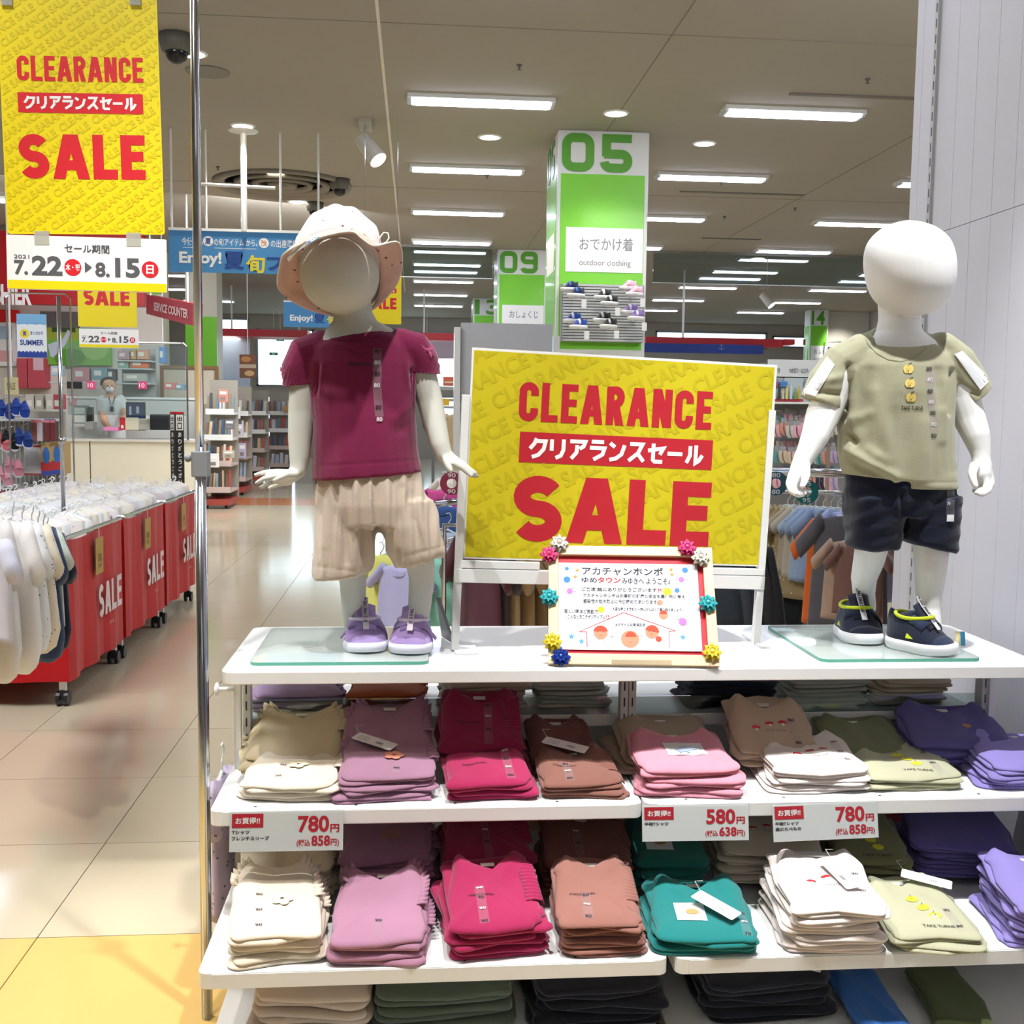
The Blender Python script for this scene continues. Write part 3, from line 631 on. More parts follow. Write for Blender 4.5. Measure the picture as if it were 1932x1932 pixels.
small_poster(681,547,757,612,0,0,0,0,10.3,'small yellow clearance poster behind the girl mannequin neck',False)

# ---------------------------------------------------------------- big clearance sign on its white stand
So = at(870,1063,2.61); Sr = at(1440,1078,2.665); FS = Frame(So, Sr, So+V((.002,0,1)))
sg = thing('clearance_sign_stand','big yellow clearance sale board on a white stand between the mannequins','sign',(.48,2.63,TZ))
a1 = (Sr-So).length; H1 = FS.px(877,668)[1]; H1r = FS.px(1450,675)[1]; Hs = (H1+H1r)/2
panel(FS,.004,.012,a1-.0,Hs,.008).build('board', M('#f2f2ee',.5), sg); m = MB(); rect(m,FS,.008,.016,a1-.006,Hs-.006,.0002); m.build('yellow_print', M('#cfc016',.5), sg)  # same print as the posters, yellow darkened to paint in the board's dimmer light
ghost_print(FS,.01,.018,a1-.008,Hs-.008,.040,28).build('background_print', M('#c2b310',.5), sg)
X = lambda x,y=900: FS.px(x,y)[0]; Y_ = lambda y,x=1150: FS.px(x,y)[1]
r = MB(); word(r,FS,'CLEARANCE',X(979,765),Y_(802),X(1344,765),Y_(729),.0185,.0075,{'A':1.25,'N':1.1,'L':.92,'E':.9,'C':1.05})
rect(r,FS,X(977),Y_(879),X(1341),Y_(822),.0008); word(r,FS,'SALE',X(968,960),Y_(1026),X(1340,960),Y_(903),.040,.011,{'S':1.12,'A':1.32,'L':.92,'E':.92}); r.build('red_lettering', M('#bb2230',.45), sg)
w = MB(); kana_sale(w,FS,X(993),Y_(869),X(1325),Y_(833),.0095,.0014); w.build('white_lettering', WPR, sg)
for (xx,h0,h1) in ((-.006,-.215,.40),(a1-.006,-.17,.40)):   # side posts
    fr = MB(); fr.add([FS.P(xx+dx,(TZ+.004-So.z) if b==0 else h1,c) for b in (0,1) for dx,c in ((-.009,-.012),(.009,-.012),(.009,.006),(-.009,.006))],[(0,1,2,3),(4,7,6,5),(0,4,5,1),(1,5,6,2),(2,6,7,3),(3,7,4,0)]); fr.build('side_post', WMET, sg, bevel=.001)
for (xa_,xb_,za,zb) in ((-.012,a1+.003,-.045,-.012),(-.0,a1*.25,-.010,.008),(a1*.72,a1,-.010,.006)):
    b = MB(); b.add([FS.P(x,z,c) for z in (za,zb) for x,c in ((xa_,-.010),(xb_,-.010),(xb_,.008),(xa_,.008))],[(0,1,2,3),(4,7,6,5),(0,4,5,1),(1,5,6,2),(2,6,7,3),(3,7,4,0)]); b.build('cross_bar', WMET, sg, bevel=.001)
for xx in (-.006,a1-.006):
    P0 = FS.P(xx,0,0); b = MB(); b.prism(rrect(P0.x-.009,P0.y-.045,P0.x+.045,P0.y+.12,.008,3),TZ+.0005,TZ+.005); b.build('foot_plate', WMET, sg)

# glass plates under the mannequins
def glass_plate(quad, lab):
    P = [onz(x,y,TZ+.008) for x,y in quad]; x0 = (P[0].x+P[3].x)/2; x1 = (P[1].x+P[2].x)/2; y0 = (P[0].y+P[1].y)/2; y1 = (P[2].y+P[3].y)/2
    t = thing('glass_base_plate', lab, 'glass plate', ((x0+x1)/2,(y0+y1)/2,TZ)); o = rrect(x0,y0,x1,y1,.02,5); m = MB(); m.prism(o,TZ+.0006,TZ+.008)
    m.build('glass', M('#f2f9f6',.02,kind='glass',haze=.05,milk=.42), t); e = MB(); n = len(o); o2 = rrect(x0-.0006,y0-.0006,x1+.0006,y1+.0006,.0206,5)
    e.loft([[V((x,y,z)) for x,y in o2] for z in (TZ+.0007,TZ+.0078)],cap=False); e.build('polished_edge', M('#4d9683',.15), t)
glass_plate([(478,1250),(790,1248),(822,1183),(507,1184)],'square glass base plate under the girl mannequin')
glass_plate([(1545,1243),(1818,1243),(1745,1180),(1446,1178)],'square glass base plate under the boy mannequin')
# ---------------------------------------------------------------- mannequins
def co_np(me):
    a = np.empty(len(me.vertices)*3); me.vertices.foreach_get('co', a); return a.reshape(-1,3)
_Rn, _Un, _Wn = np.array(_R), np.array(_U), np.array(_w)
def px_np(P):
    Q = P-np.array([0,0,HC]); d = Q@_Wn; return 966+FPX*(Q@_Rn)/d, 966-FPX*(Q@_Un)/d
def ering(pl, pr, y, Y, dy, yr=None, n=28, e=1.0, fwd=0, ft=0):
    L = at(pl, y, Y); R_ = at(pr, y if yr is None else yr, Y); c = (L+R_)/2; a = (R_-L)/2; b = V((0,dy,0)); c = c+V((0,fwd,0))
    sg = lambda t: math.copysign(abs(t)**e, t)
    return [c+a*sg(math.cos(2*PI*k/n))-b*sg(math.sin(2*PI*k/n))-V((0,0,ft*math.sin(2*PI*k/n))) for k in range(n)]
def limb(mb, pts, seg=16):     # (px,py,Y,r)
    P = [at(x,y,Y) for x,y,Y,_ in pts]; R_ = [r for *_,r in pts]
    mb.tube(P, R_, seg); mb.ball(P[0], R_[0], 14, 9); mb.ball(P[-1], R_[-1], 14, 9)
def voxel(mb, size, smooth=5, fac=.5):
    return evalmesh(mb.mesh('v'), [('REMESH',dict(mode='VOXEL',voxel_size=size)),('SMOOTH',dict(factor=fac,iterations=smooth))])
def displace(me, fn):
    P = co_np(me); n = np.empty(len(me.vertices)*3); me.vertices.foreach_get('normal', n); n = n.reshape(-1,3)
    x, y = px_np(P); P = P + n*fn(x, y, n, P)[:,None]; me.vertices.foreach_set('co', P.ravel()); me.update()
def folds(lst):
    def fn(x, y, n, P):
        out = np.zeros(len(x)); front = np.clip(-n[:,1]*1.6,0,1)
        for x0,y0,x1,y1,s,a in lst:
            dx, dy = x1-x0, y1-y0; L2 = dx*dx+dy*dy; t = np.clip(((x-x0)*dx+(y-y0)*dy)/L2,0,1)
            d = np.hypot(x-x0-t*dx, y-y0-t*dy); out += a*np.exp(-(d/s)**2)*(1-.35*np.abs(2*t-1))
        return out*front
    return fn
def local(me, o):
    P = co_np(me)-np.array(o.location); me.vertices.foreach_set('co', P.ravel()); me.update(); return me
def drape_cam(mb, bvh, lift=.0015):
    c = V((0,0,HC)); out = []; ds = []
    for v in mb.v:
        d = (v-c).normalized(); h = bvh.ray_cast(c, d, 6); out.append(h[0]-d*lift if h[0] is not None else None)
        if h[0] is not None: ds.append(h[3])
    for i,v in enumerate(mb.v):
        if out[i] is None: d = (v-c).normalized(); q = c+d*(sum(ds)/len(ds) if ds else 2.6); n_ = bvh.find_nearest(q); out[i] = n_[0]+n_[1]*lift
    mb.v = out; return mb
def grid_quad(mb, q, n=8, m=8, Y=2.4):   # px quad tl,tr,br,bl -> grid
    P = [V(p) for p in q]; b = len(mb.v)
    for j in range(m+1):
        for i in range(n+1):
            u, v = i/n, j/m; p = (P[0]*(1-u)+P[1]*u)*(1-v)+(P[3]*(1-u)+P[2]*u)*v; mb.v.append(at(p.x,p.y,Y))
    for j in range(m):
        for i in range(n): k = b+j*(n+1)+i; mb.f.append((k,k+n+1,k+n+2,k+1))
    return mb
def size_strip(root, bvh, pts, num, dark='#1d1d22', clear='#cfc9d2', alt=True):
    s = MB()
    for (x,y),(x2,y2) in zip(pts,pts[1:]): grid_quad(s,[(x-8,y-5),(x+8,y-5),(x2+8,y2-5),(x2-8,y2-5)],2,5)
    drape_cam(s,bvh,.0012).build('size_sticker', M('#fbf8fb',.2,kind='glass',haze=.02,milk=.10), root)
    a, b = MB(), MB()
    for i,(x,y) in enumerate(pts):
        F = facing(at(x,y,2.4)); m = MB(); k = 2.4/2083; put_text(m,F,num,-5.5*k,-4*k,5.5*k,4*k,0,.02); drape_cam(m,bvh,.0022); m.build('size_lettering', M('#d7d3d6' if alt and i%2 else dark,.5), root)

def head(mb, cx, y0, y1, w, Y, lean):
    def rs(P):
        o = []
        for i in range(len(P)-1):
            p0,p1,p2,p3 = P[max(i-1,0)],P[i],P[i+1],P[min(i+2,len(P)-1)]
            for j in range(4):
                t = j/4; o.append(tuple(.5*(2*b+(c-a)*t+(2*a-5*b+4*c-d)*t*t+(3*b-a-3*c+d)*t**3) for a,b,c,d in zip(p0,p1,p2,p3)))
        return o+[P[-1]]
    prof = [(0,.10),(.03,.36),(.10,.66),(.22,.90),(.38,1),(.55,1),(.70,.94),(.82,.82),(.92,.60),(.98,.34),(1,.10)]
    mb.loft([ering(cx+lean*t-w*k, cx+lean*t+w*k, y0+(y1-y0)*t, Y, w*k*Y/2083*1.12, fwd=-.012*t, n=40, e=.95) for t,k in rs(prof)])
def hand(mb, pts, fingers, thumb):
    limb(mb, pts, 12)
    for f in fingers+[thumb]: limb(mb, f, 10)
PLG = M('#c6c6bd',.75,spec=.15); PLB = M('#f1f1ef',.5,spec=.35)

# girl mannequin
def cuffs(me, lst, rad):
    P = co_np(me)
    for (cx,cy,Yc,dx,dy) in lst:
        o = np.array(at(cx,cy,Yc)); q = np.array(at(cx+dx*40,cy+dy*40,Yc))-o; q /= np.linalg.norm(q); far = (P-o)@q; side = np.linalg.norm((P-o)-far[:,None]*q,axis=1); mk = (far > 0)&(side < rad)&(far < .09)
        P[mk] -= q*(far[mk])[:,None]*.96
    me.vertices.foreach_set('co', P.ravel()); me.update()
G = thing('girl_mannequin','toddler mannequin in sun hat, magenta top and beige culottes on the left','mannequin',(at(700,900,2.58).x,2.6,TZ+.008))
b = MB(); head(b,640,410,592,77,2.57,3)
b.loft([ering(628,700,560,2.60,.046),ering(630,703,590,2.60,.046),ering(628,712,606,2.6,.048),ering(612,750,625,2.6,.055),ering(585,775,645,2.6,.062),ering(578,782,680,2.59,.068),ering(598,778,760,2.59,.07),ering(606,784,850,2.59,.075),ering(600,800,930,2.59,.078),ering(610,790,985,2.59,.07)])
limb(b,[(648,960,2.59,.055),(662,1060,2.615,.038),(666,1100,2.63,.0315),(667,1150,2.645,.0285),(668,1175,2.65,.026)])
limb(b,[(750,960,2.59,.055),(790,1040,2.585,.038),(796,1090,2.60,.031),(792,1140,2.615,.028),(789,1168,2.62,.026)])
limb(b,[(590,665,2.60,.036),(574,720,2.60,.034),(569,780,2.59,.031),(566,830,2.57,.0275),(565,868,2.55,.0225),(563,886,2.545,.0195)])
hand(b,[(564,884,2.545,.0185),(552,897,2.54,.017),(538,901,2.53,.015)],
  [[(545,893,2.53,.010),(522,890,2.52,.0075),(502,891,2.515,.0065),(482,896,2.51,.005)],[(540,900,2.52,.010),(516,899,2.51,.0075),(498,903,2.50,.0065),(484,911,2.50,.005)],
   [(542,906,2.53,.009),(520,908,2.525,.007),(504,913,2.52,.006),(492,919,2.52,.005)],[(546,909,2.545,.009),(528,913,2.545,.0065),(516,917,2.545,.0055),(508,921,2.545,.0045)]],
  [(556,896,2.525,.0095),(540,896,2.50,.008),(527,902,2.49,.0065),(517,907,2.485,.005)])
limb(b,[(778,665,2.60,.036),(800,715,2.60,.032),(812,760,2.59,.0305),(822,805,2.57,.027),(832,842,2.55,.022),(838,858,2.545,.0195)])
hand(b,[(839,858,2.545,.0185),(849,869,2.54,.0185),(862,876,2.53,.016)],
  [[(858,868,2.525,.010),(874,876,2.51,.0078),(886,886,2.50,.0068),(897,893,2.495,.0055)],[(858,874,2.515,.010),(872,882,2.50,.0078),(882,891,2.495,.0065),(889,898,2.49,.0052)],
   [(862,872,2.545,.0095),(878,879,2.54,.007),(890,889,2.54,.006),(900,898,2.54,.005)],[(864,878,2.56,.009),(878,884,2.56,.0065),(889,892,2.56,.0055),(896,900,2.56,.0045)]],
  [(842,868,2.52,.010),(845,877,2.50,.0085),(848,883,2.49,.0075),(851,888,2.485,.006)])
me = voxel(b,.0032,4); link('body', local(me,G), PLG, G, True)
s = MB()   # top
s.loft([ering(621,741,626,2.60,.056,618,ft=.010),ering(600,765,637,2.6,.064,632,ft=.006),ering(572,788,655,2.6,.070),ering(570,792,685,2.595,.076),ering(582,786,730,2.59,.080),ering(590,785,790,2.585,.083),ering(590,789,850,2.585,.087),ering(588,797,906,2.585,.09,890)])
limb(s,[(610,660,2.60,.046),(575,672,2.60,.046),(566,697,2.60,.044),(566,718,2.60,.041),(567,734,2.60,.041)])
limb(s,[(755,655,2.60,.044),(784,662,2.60,.044),(795,680,2.60,.041),(799,696,2.60,.039),(801,712,2.60,.039)])
me = voxel(s,.0040,5)
cuffs(me, ((566,726,2.60,.10,1.0),(800,704,2.60,-.02,1.0)), .05)
pl = lambda x,y,n,P: .0016*np.sin(x*.9+y*.25)*(np.exp(-((y-(722+.35*(x-565)))/17)**2)*(x<600)*.8+np.exp(-((y-(700-.6*(x-800)))/15)**2)*(x>782))
displace(me, pl)
displace(me, folds([(600,690,596,745,5,-.008),(608,690,602,740,5,.004),(775,700,782,740,5,-.007),(768,690,772,735,6,.004),(745,790,778,760,9,.004),(750,815,780,800,9,-.003),(600,760,610,900,14,.003),(650,840,640,905,18,.004),(720,820,735,890,20,.003),(590,880,797,868,2.2,-.0012),(700,630,730,640,12,.003)]))
bv = bvh_of(me); MGT = M('#751a43',.85,kind='fabric'); top = link('shirt', local(me,G), MGT, G, True)
m = MB(); 
def neck_ring(L, R_, Fp, Bp, r=.003, n=36):
    c = (L+R_)/2; A = (R_-L)/2; pts = []
    for k in range(n): a = 2*PI*k/n; s_ = math.sin(a); pts.append(c+A*math.cos(a)+((Fp-c)*s_ if s_ >= 0 else (Bp-c)*(-s_)))
    m = MB(); m.tube(pts, r, 8, True); return m
m = MB()
for (xa_,ya_),(xb_,yb_) in zip(*(lambda C:(C,C[1:]))([(612,634),(630,640),(655,643),(685,642),(715,636),(738,628),(750,618)])): grid_quad(m,[(xa_,ya_-.8),(xb_,yb_-.8),(xb_,yb_+.8),(xa_,ya_+.8)],3,1)
drape_cam(m,bv,.0012).build('neck_seam', M('#6a1239',.85,kind='fabric'), G)
F = facing(at(688,688,2.4)); k = 2.4/2083; m = MB(); put_text(m,F,'Happiness.',-31*k,-4*k,12*k,6*k,0,.008,.15); drape_cam(m,bv,.0015).build('printed_lettering', M('#1f0d18',.6), G)
size_strip(G, bv, [(712,662),(712,684),(712,705),(711,727),(714,768),(716,791)], '80', '#2a0c1a','#d8a8c0')
def bow(mb, c, r, d1):
    for a in (25,155,-50,-130):
        e = c+V((math.cos(math.radians(a)),-.2,math.sin(math.radians(a))))*r; o = V((0,0,r*.35)); mb.add([c-o*.3,e-o,e+o,c+o*.3],[(0,1,2,3)])
    mb.ball(c,r*.2,8,6)
for x,y,Y in ((541,702,2.575),(806,660,2.565)): m = MB(); bow(m,at(x,y,Y),.016,None); m.build('sleeve_bow', M('#c25f92',.4), G, solid=.0012)
# culottes
s = MB(); s.loft([ering(604,792,878,2.585,.080),ering(600,797,905,2.585,.085),ering(598,812,950,2.58,.088),ering(600,820,990,2.58,.085)])
s.loft([ering(602,715,940,2.585,.07,e=.8),ering(596,714,1000,2.585,.078,e=.8),ering(589,706,1050,2.585,.080,e=.8),ering(587,700,1080,2.585,.080,1075,e=.85),ering(590,694,1092,2.585,.078,1080,e=.85)])
s.loft([ering(700,815,940,2.58,.07,e=.8),ering(712,828,990,2.575,.078,e=.8),ering(728,838,1030,2.575,.080,1025,e=.8),ering(742,842,1062,2.575,.078,1034,e=.85),ering(748,840,1072,2.575,.074,1044,e=.85)])
me = voxel(s,.0042,6)
displace(me, lambda x,y,n,P: (.0045*np.sin((x-590-(x-700)*(y-900)/900)*.235+1.1*np.sin(x*.03))+.002*np.sin(x*.42+2))*np.clip((1105-y)/60,0,1)*np.clip((y-880)/50,.35,1))
displace(me, folds([(705,905,708,1010,5,-.008),(590,1068,700,1082,2,-.0014),(745,1055,840,1030,2,-.0014),(640,930,655,1060,6,-.004),(760,920,800,1040,6,-.004),(610,1040,600,1085,6,-.003)]))
link('culottes', local(me,G), M('#bdae9e',.9,kind='fabric'), G, True)
def mann_shoe(root, px, py, Y, rz, mats, L, W, text, Tm):
    p = at(px,py,Y)-root.location; t = bpy.data.objects.new('shoe', None); COL.objects.link(t); t.parent = root; t.location = (p.x,p.y,p.z); t.rotation_euler = (0,0,rz)
    shoe_parts(t, mats[0], mats[1], mats[2], L, W, mats[3], Tm, text); return t
PU = M('#a98fc9',.75,kind='fabric'); PD = M('#9580b4',.7,kind='fabric'); SO = M('#e6e6f4',.4)
za = onz(680,1233,TZ+.008); zb = onz(784,1236,TZ+.008)
for q,rz in ((za,.10),(zb,-.16)):
    t = bpy.data.objects.new('shoe', None); COL.objects.link(t); t.parent = G; t.location = (q.x-G.location.x+.008*(1 if rz>0 else -1), q.y+.064-G.location.y, 0); t.rotation_euler = (0,0,rz)
    shoe_parts(t, PU, SO, PD, .150, .092, M('#d9cfe4',.8,kind='fabric'), '#6c5b86', 'IFME')
    fl_ = MB(); sx = -1 if rz > 0 else 1
    fl_.loft([[V((sx*(.030+.020*i),-.008-.006*i+.022*j,.052-.012*i-.004*i*i)) for j in (0,1)] for i in (0,.5,1,1.4)], closed=False); fl_.build('strap_tab', PD, t, world=False, smooth=False, solid=.003)
# bucket hat, brim flared around the face
inn = [(655,441,2.462),(690,446,2.466),(708,468,2.475),(717,500,2.52),(716,545,2.575),(700,580,2.635),(665,600,2.68),(628,592,2.67),(596,562,2.62),(568,520,2.57),(563,488,2.51),(575,462,2.475),(612,446,2.462)]
out = [(660,439,2.38),(682,452,2.38),(706,466,2.39),(752,460,2.47),(757,510,2.555),(738,552,2.61),(690,590,2.69),(612,592,2.69),(560,574,2.66),(526,545,2.60),(528,505,2.51),(540,478,2.44),(598,452,2.39)]
def cat(P, n=6):
    N = len(P); o = []
    for i in range(N):
        p0,p1,p2,p3 = [V(P[(i+k-1)%N]) for k in range(4)]
        for j in range(n):
            t = j/n; o.append(.5*((2*p1)+(p2-p0)*t+(2*p0-5*p1+4*p2-p3)*t*t+(3*p1-p0-3*p2+p3)*t**3))
    return o
I_ = [at(*p) for p in cat(inn)]; O_ = [at(*p) for p in cat(out)]
I_ = [p for p in I_]; hm = MB(); n = len(I_); R5 = []
for t in (0,.25,.5,.75,1): R5.append([I_[i].lerp(O_[i],t)+V((0,-.006*math.sin(PI*t),.010*math.sin(PI*t)*(1 if I_[i].z > 1.66 else -.4))) for i in range(n)])
hm.loft(R5, cap=False); HAT = M('#e3d8d6',.85,kind='fabric'); HATU = M('#c9a59a',.85,kind='fabric')
hat = thing('x','x','x',(0,0,0)); bpy.data.objects.remove(hat)
brim = hm.build('hat_brim', [M('#c4a196',.85,kind='fabric',dots='#5b2f2c',dscale=38,dsize=.13)], G, smooth=True, solid=.0022)
cm = MB(); cc = at(637,470,2.575); topc = at(654,398,2.60)
prof = [(0,1.0),(.25,1.03),(.5,1.0),(.72,.86),(.88,.62),(.97,.35),(1.0,.05)]
rings = []
for t,s_ in prof:
    c_ = (sum(I_,V((0,0,0)))/n).lerp(topc, t); rings.append([c_+(p-(sum(I_,V((0,0,0)))/n))*s_*(1-.0*t)+V((0,0,0)) for p in I_])
# crown: from the opening ring up to the crown top, keeping above the head
base = sum(I_,V((0,0,0)))/n; hc = at(640,492,2.57); rings = []
for i_,t in enumerate((0,.14,.3,.47,.64,.8,.92,1.0)):
    row = []
    for p in I_:
        q = p.lerp(topc, t); d = (q-hc); Rr = V((.103,.120,.120)); e = math.sqrt((d.x/Rr.x)**2+(d.y/Rr.y)**2+(d.z/Rr.z)**2)
        q = hc+d*(max(1,1.0)/e if t > 0 and e < 1.0 else 1.0)+V((0,0,.004*math.sin(t*PI)))
        row.append(q)
    rings.append(row)
cm.loft(rings); me = cm.mesh('c'); me = evalmesh(me,[('SMOOTH',dict(factor=.5,iterations=2))])
displace(me, lambda x,y,n,P: .002*np.sin(x*.17+1)*np.clip((480-y)/60,0,1)+.0025*np.exp(-((y-408-.004*(x-640)**2)/9)**2))
link('hat_crown', local(me,G), [M('#c4bbba',.85,kind='fabric',dots='#6d4a46',dscale=38,dsize=.11)], G, True, solid=.002)
m = MB(); m.tube([p+V((0,-.001,.002)) for p in O_],.0022,6,True); m.build('hat_edge_trim', M('#d8cdc0',.8), G, smooth=True)
m = MB(); P_ = [at(x,y,2.53) for x,y in ((716,458),(717,448),(724,439),(732,440),(734,449),(729,457),(722,460))]; m.tube(P_,.0018,6); m.build('hat_loop', M('#e9e2d2',.8), G, smooth=True)
m = MB(); P_ = [at(x,y,Y) for x,y,Y in ((603,443,2.385),(598,453,2.38),(580,462,2.39),(560,475,2.40),(545,494,2.43),(541,487,2.43),(556,468,2.40),(577,455,2.39))]; m.add(P_,[tuple(range(8))]); m.build('hat_price_tag', WPR, G, solid=.001)
m = MB(); P_ = [at(x,y,Y-.003) for x,y,Y in ((601,445,2.385),(599,450,2.38),(581,460,2.39),(579,456,2.39))]; m.add(P_,[(0,1,2,3)]); m.build('tag_print', M('#7fa6d6',.5), G)

# boy mannequin
Bm = thing('boy_mannequin','bald toddler mannequin in sage T-shirt and navy shorts on the right','mannequin',(at(1705,900,2.6).x,2.6,TZ+.008))
b = MB(); head(b,1710,417,597,78,2.58,8)
b.loft([ering(1658,1730,560,2.61,.046),ering(1660,1732,600,2.61,.046),ering(1655,1738,625,2.61,.05),ering(1630,1765,645,2.61,.058),ering(1600,1790,670,2.61,.064),ering(1602,1788,700,2.6,.07),ering(1612,1788,780,2.6,.074),ering(1612,1790,860,2.6,.078),ering(1606,1796,930,2.6,.078),ering(1615,1785,970,2.6,.07)])
limb(b,[(1650,960,2.60,.055),(1645,1030,2.64,.041),(1640,1055,2.66,.0385),(1630,1090,2.70,.0325),(1630,1120,2.735,.028),(1632,1145,2.75,.028)])
limb(b,[(1752,960,2.6,.055),(1757,1040,2.585,.042),(1756,1075,2.585,.0385),(1753,1115,2.59,.033),(1752,1150,2.585,.028),(1755,1180,2.57,.027)])
limb(b,[(1592,690,2.61,.040),(1570,745,2.61,.042),(1552,785,2.60,.041),(1537,825,2.58,.033),(1522,855,2.57,.0255),(1514,868,2.565,.023)])
hand(b,[(1514,868,2.565,.022),(1509,886,2.56,.024),(1505,900,2.55,.022)],
  [[(1494,896,2.55,.010),(1489,912,2.54,.0095),(1494,926,2.52,.009),(1503,931,2.50,.0075)],[(1500,904,2.54,.010),(1496,919,2.53,.009),(1501,931,2.515,.0085),(1508,934,2.50,.007)],
   [(1506,906,2.55,.010),(1503,922,2.55,.009),(1507,932,2.54,.008),(1513,934,2.53,.0065)],[(1510,906,2.57,.009),(1509,920,2.57,.008),(1513,929,2.565,.007),(1518,931,2.555,.006)]],
  [(1519,882,2.54,.0125),(1521,896,2.52,.0105),(1518,908,2.505,.009),(1514,917,2.495,.007)])
limb(b,[(1800,690,2.61,.040),(1815,745,2.61,.040),(1829,790,2.60,.038),(1843,825,2.58,.032),(1850,852,2.57,.0245),(1851,863,2.565,.022)])
hand(b,[(1851,863,2.565,.0215),(1852,880,2.56,.0245),(1853,895,2.55,.022)],
  [[(1866,892,2.55,.010),(1870,910,2.54,.0095),(1864,926,2.52,.0088),(1854,932,2.50,.0075)],[(1858,898,2.54,.010),(1862,915,2.53,.009),(1857,928,2.515,.0085),(1849,932,2.50,.007)],
   [(1852,900,2.55,.010),(1853,917,2.55,.009),(1849,928,2.54,.008),(1843,930,2.53,.0065)],[(1847,900,2.57,.009),(1846,916,2.57,.008),(1842,924,2.565,.007),(1838,926,2.555,.006)]],
  [(1838,880,2.54,.0125),(1834,895,2.52,.0105),(1837,908,2.505,.009),(1841,917,2.495,.007)])
me = voxel(b,.0032,4); link('body', local(me,Bm), PLB, Bm, True)
s = MB()
s.loft([ering(1648,1740,634,2.61,.052,628,ft=.030),ering(1622,1770,640,2.61,.062,636,ft=.024),ering(1596,1795,658,2.61,.070,ft=.012),ering(1585,1803,690,2.605,.078),ering(1590,1800,740,2.6,.084),ering(1584,1797,800,2.6,.090),ering(1583,1799,860,2.6,.095),ering(1592,1803,894,2.6,.097,920)])
s.loft([ering(1620,1803,880,2.58,.072,895),ering(1650,1803,918,2.58,.075,922)])
limb(s,[(1625,665,2.61,.046),(1590,685,2.61,.050),(1566,722,2.61,.053),(1551,760,2.61,.054)])
limb(s,[(1775,662,2.61,.046),(1802,684,2.61,.049),(1820,716,2.61,.050),(1840,752,2.61,.049)])
c = MB()
me = voxel(s,.0040,4)
# flatten sleeve ends to a clean cuff
P = co_np(me); 
for (cx,cy,Yc,dx,dy) in ((1551,762,2.61,-.40,.92),(1838,748,2.61,.62,.78)):
    o = np.array(at(cx,cy,Yc)); q = np.array(at(cx+dx*40,cy+dy*40,Yc))-o; q /= np.linalg.norm(q); far = (P-o)@q; side = np.linalg.norm((P-o)-far[:,None]*q,axis=1); mk = (far > 0)&(side < .065)
    P[mk] -= q*(far[mk])[:,None]*.96
me.vertices.foreach_set('co', P.ravel()); me.update()
displace(me, folds([(1601,690,1594,790,6,-.0180),(1612,700,1606,800,9,.0090),(1797,700,1790,780,5,-.0150),(1786,720,1776,830,10,.0075),(1600,822,1612,835,6,-.0150),(1580,800,1640,780,10,.0060),
  (1650,740,1690,900,16,.0075),(1720,760,1700,900,18,-.0075),(1745,800,1740,905,14,.0075),(1640,700,1620,800,14,-.0075),(1770,700,1775,760,10,-.0075),(1620,880,1680,905,7,-.005),(1600,850,1690,900,9,.0135),(1640,850,1670,870,10,.0075),
  (1768,640,1790,660,8,-.0060),(1540,740,1590,745,6,-.0075),(1550,720,1590,710,8,.0060),(1555,770,1595,775,2,-.0030),(1815,730,1845,745,5,-.0075),(1660,912,1803,910,2.2,-.0019),(1700,690,1690,760,16,.0060)]))
bv = bvh_of(me); SAGE = M('#a5a388',.88,kind='fabric'); link('shirt', local(me,Bm), SAGE, Bm, True)
neck_ring(at(1647,632,2.61),at(1741,626,2.61),at(1700,664,2.548),at(1692,612,2.66),.0040).build('neckband', M('#96957b',.88,kind='knit'), Bm, smooth=True)
m = MB()
for (xa_,ya_),(xb_,yb_) in zip(*(lambda C:(C,C[1:]))([(1632,638),(1640,652),(1655,667),(1675,678),(1700,682),(1725,675),(1744,660),(1754,642),(1757,628)])): grid_quad(m,[(xa_,ya_-.9),(xb_,yb_-.9),(xb_,yb_+.9),(xa_,ya_+.9)],3,1)
drape_cam(m,bv,.0012).build('neck_seam', M('#85846b',.88,kind='fabric'), Bm)
for q in ([(1560,672),(1575,688),(1536,752),(1511,745)],[(1801,668),(1816,662),(1870,716),(1850,736)]):
    m = MB(); grid_quad(m,q,5,14); drape_cam(m,bv,.0022).build('white_sleeve_stripe', M('#eceef2',.85,kind='fabric'), Bm)
for i,(x,y) in enumerate(((1714,696),(1717,723),(1719,750))):
    F = facing(at(x,y,2.4)); k = 2.4/2083; m = MB(); disc(m,F,-3.6*k,0,6.6*k,0,8.4*k,18); drape_cam(m,bv,.002); m2 = MB(); disc(m2,F,3.6*k,0,6.6*k,0,8.4*k,18); drape_cam(m2,bv,.0023); m.add(m2.v,m2.f); m.build('printed_apple', M('#e9cf72',.8), Bm)
    m = MB(); stroke(m,F,[(0,6*k),(1*k,11*k)],1.2*k,0); m.add([F.P(1*k,9*k),F.P(4*k,8.6*k),F.P(7*k,12*k),F.P(4*k,12*k)],[(0,1,2,3)])
    for a in (-2.6,3.0): disc(m,F,a*k,0*k,.7*k,0,n=6)
    stroke(m,F,[(-4*k,-4*k),(-2*k,-6*k)],.6*k,0); disc(m,F,.3*k,-3.5*k,1.1*k,0,n=8); drape_cam(m,bv,.003).build('apple_stem_and_face', M('#3b4230',.8), Bm)
F = facing(at(1721,770,2.4)); m = MB(); put_text(m,F,'TAKE TURNS',-22*k,-4*k,22*k,4*k,0,.015); drape_cam(m,bv,.002).build('printed_lettering', M('#26261f',.8), Bm)
size_strip(Bm, bv, [(1753,696),(1755,716),(1755,738),(1757,758),(1760,779),(1762,800),(1762,822)], '80','#33342a','#c9c8b8')
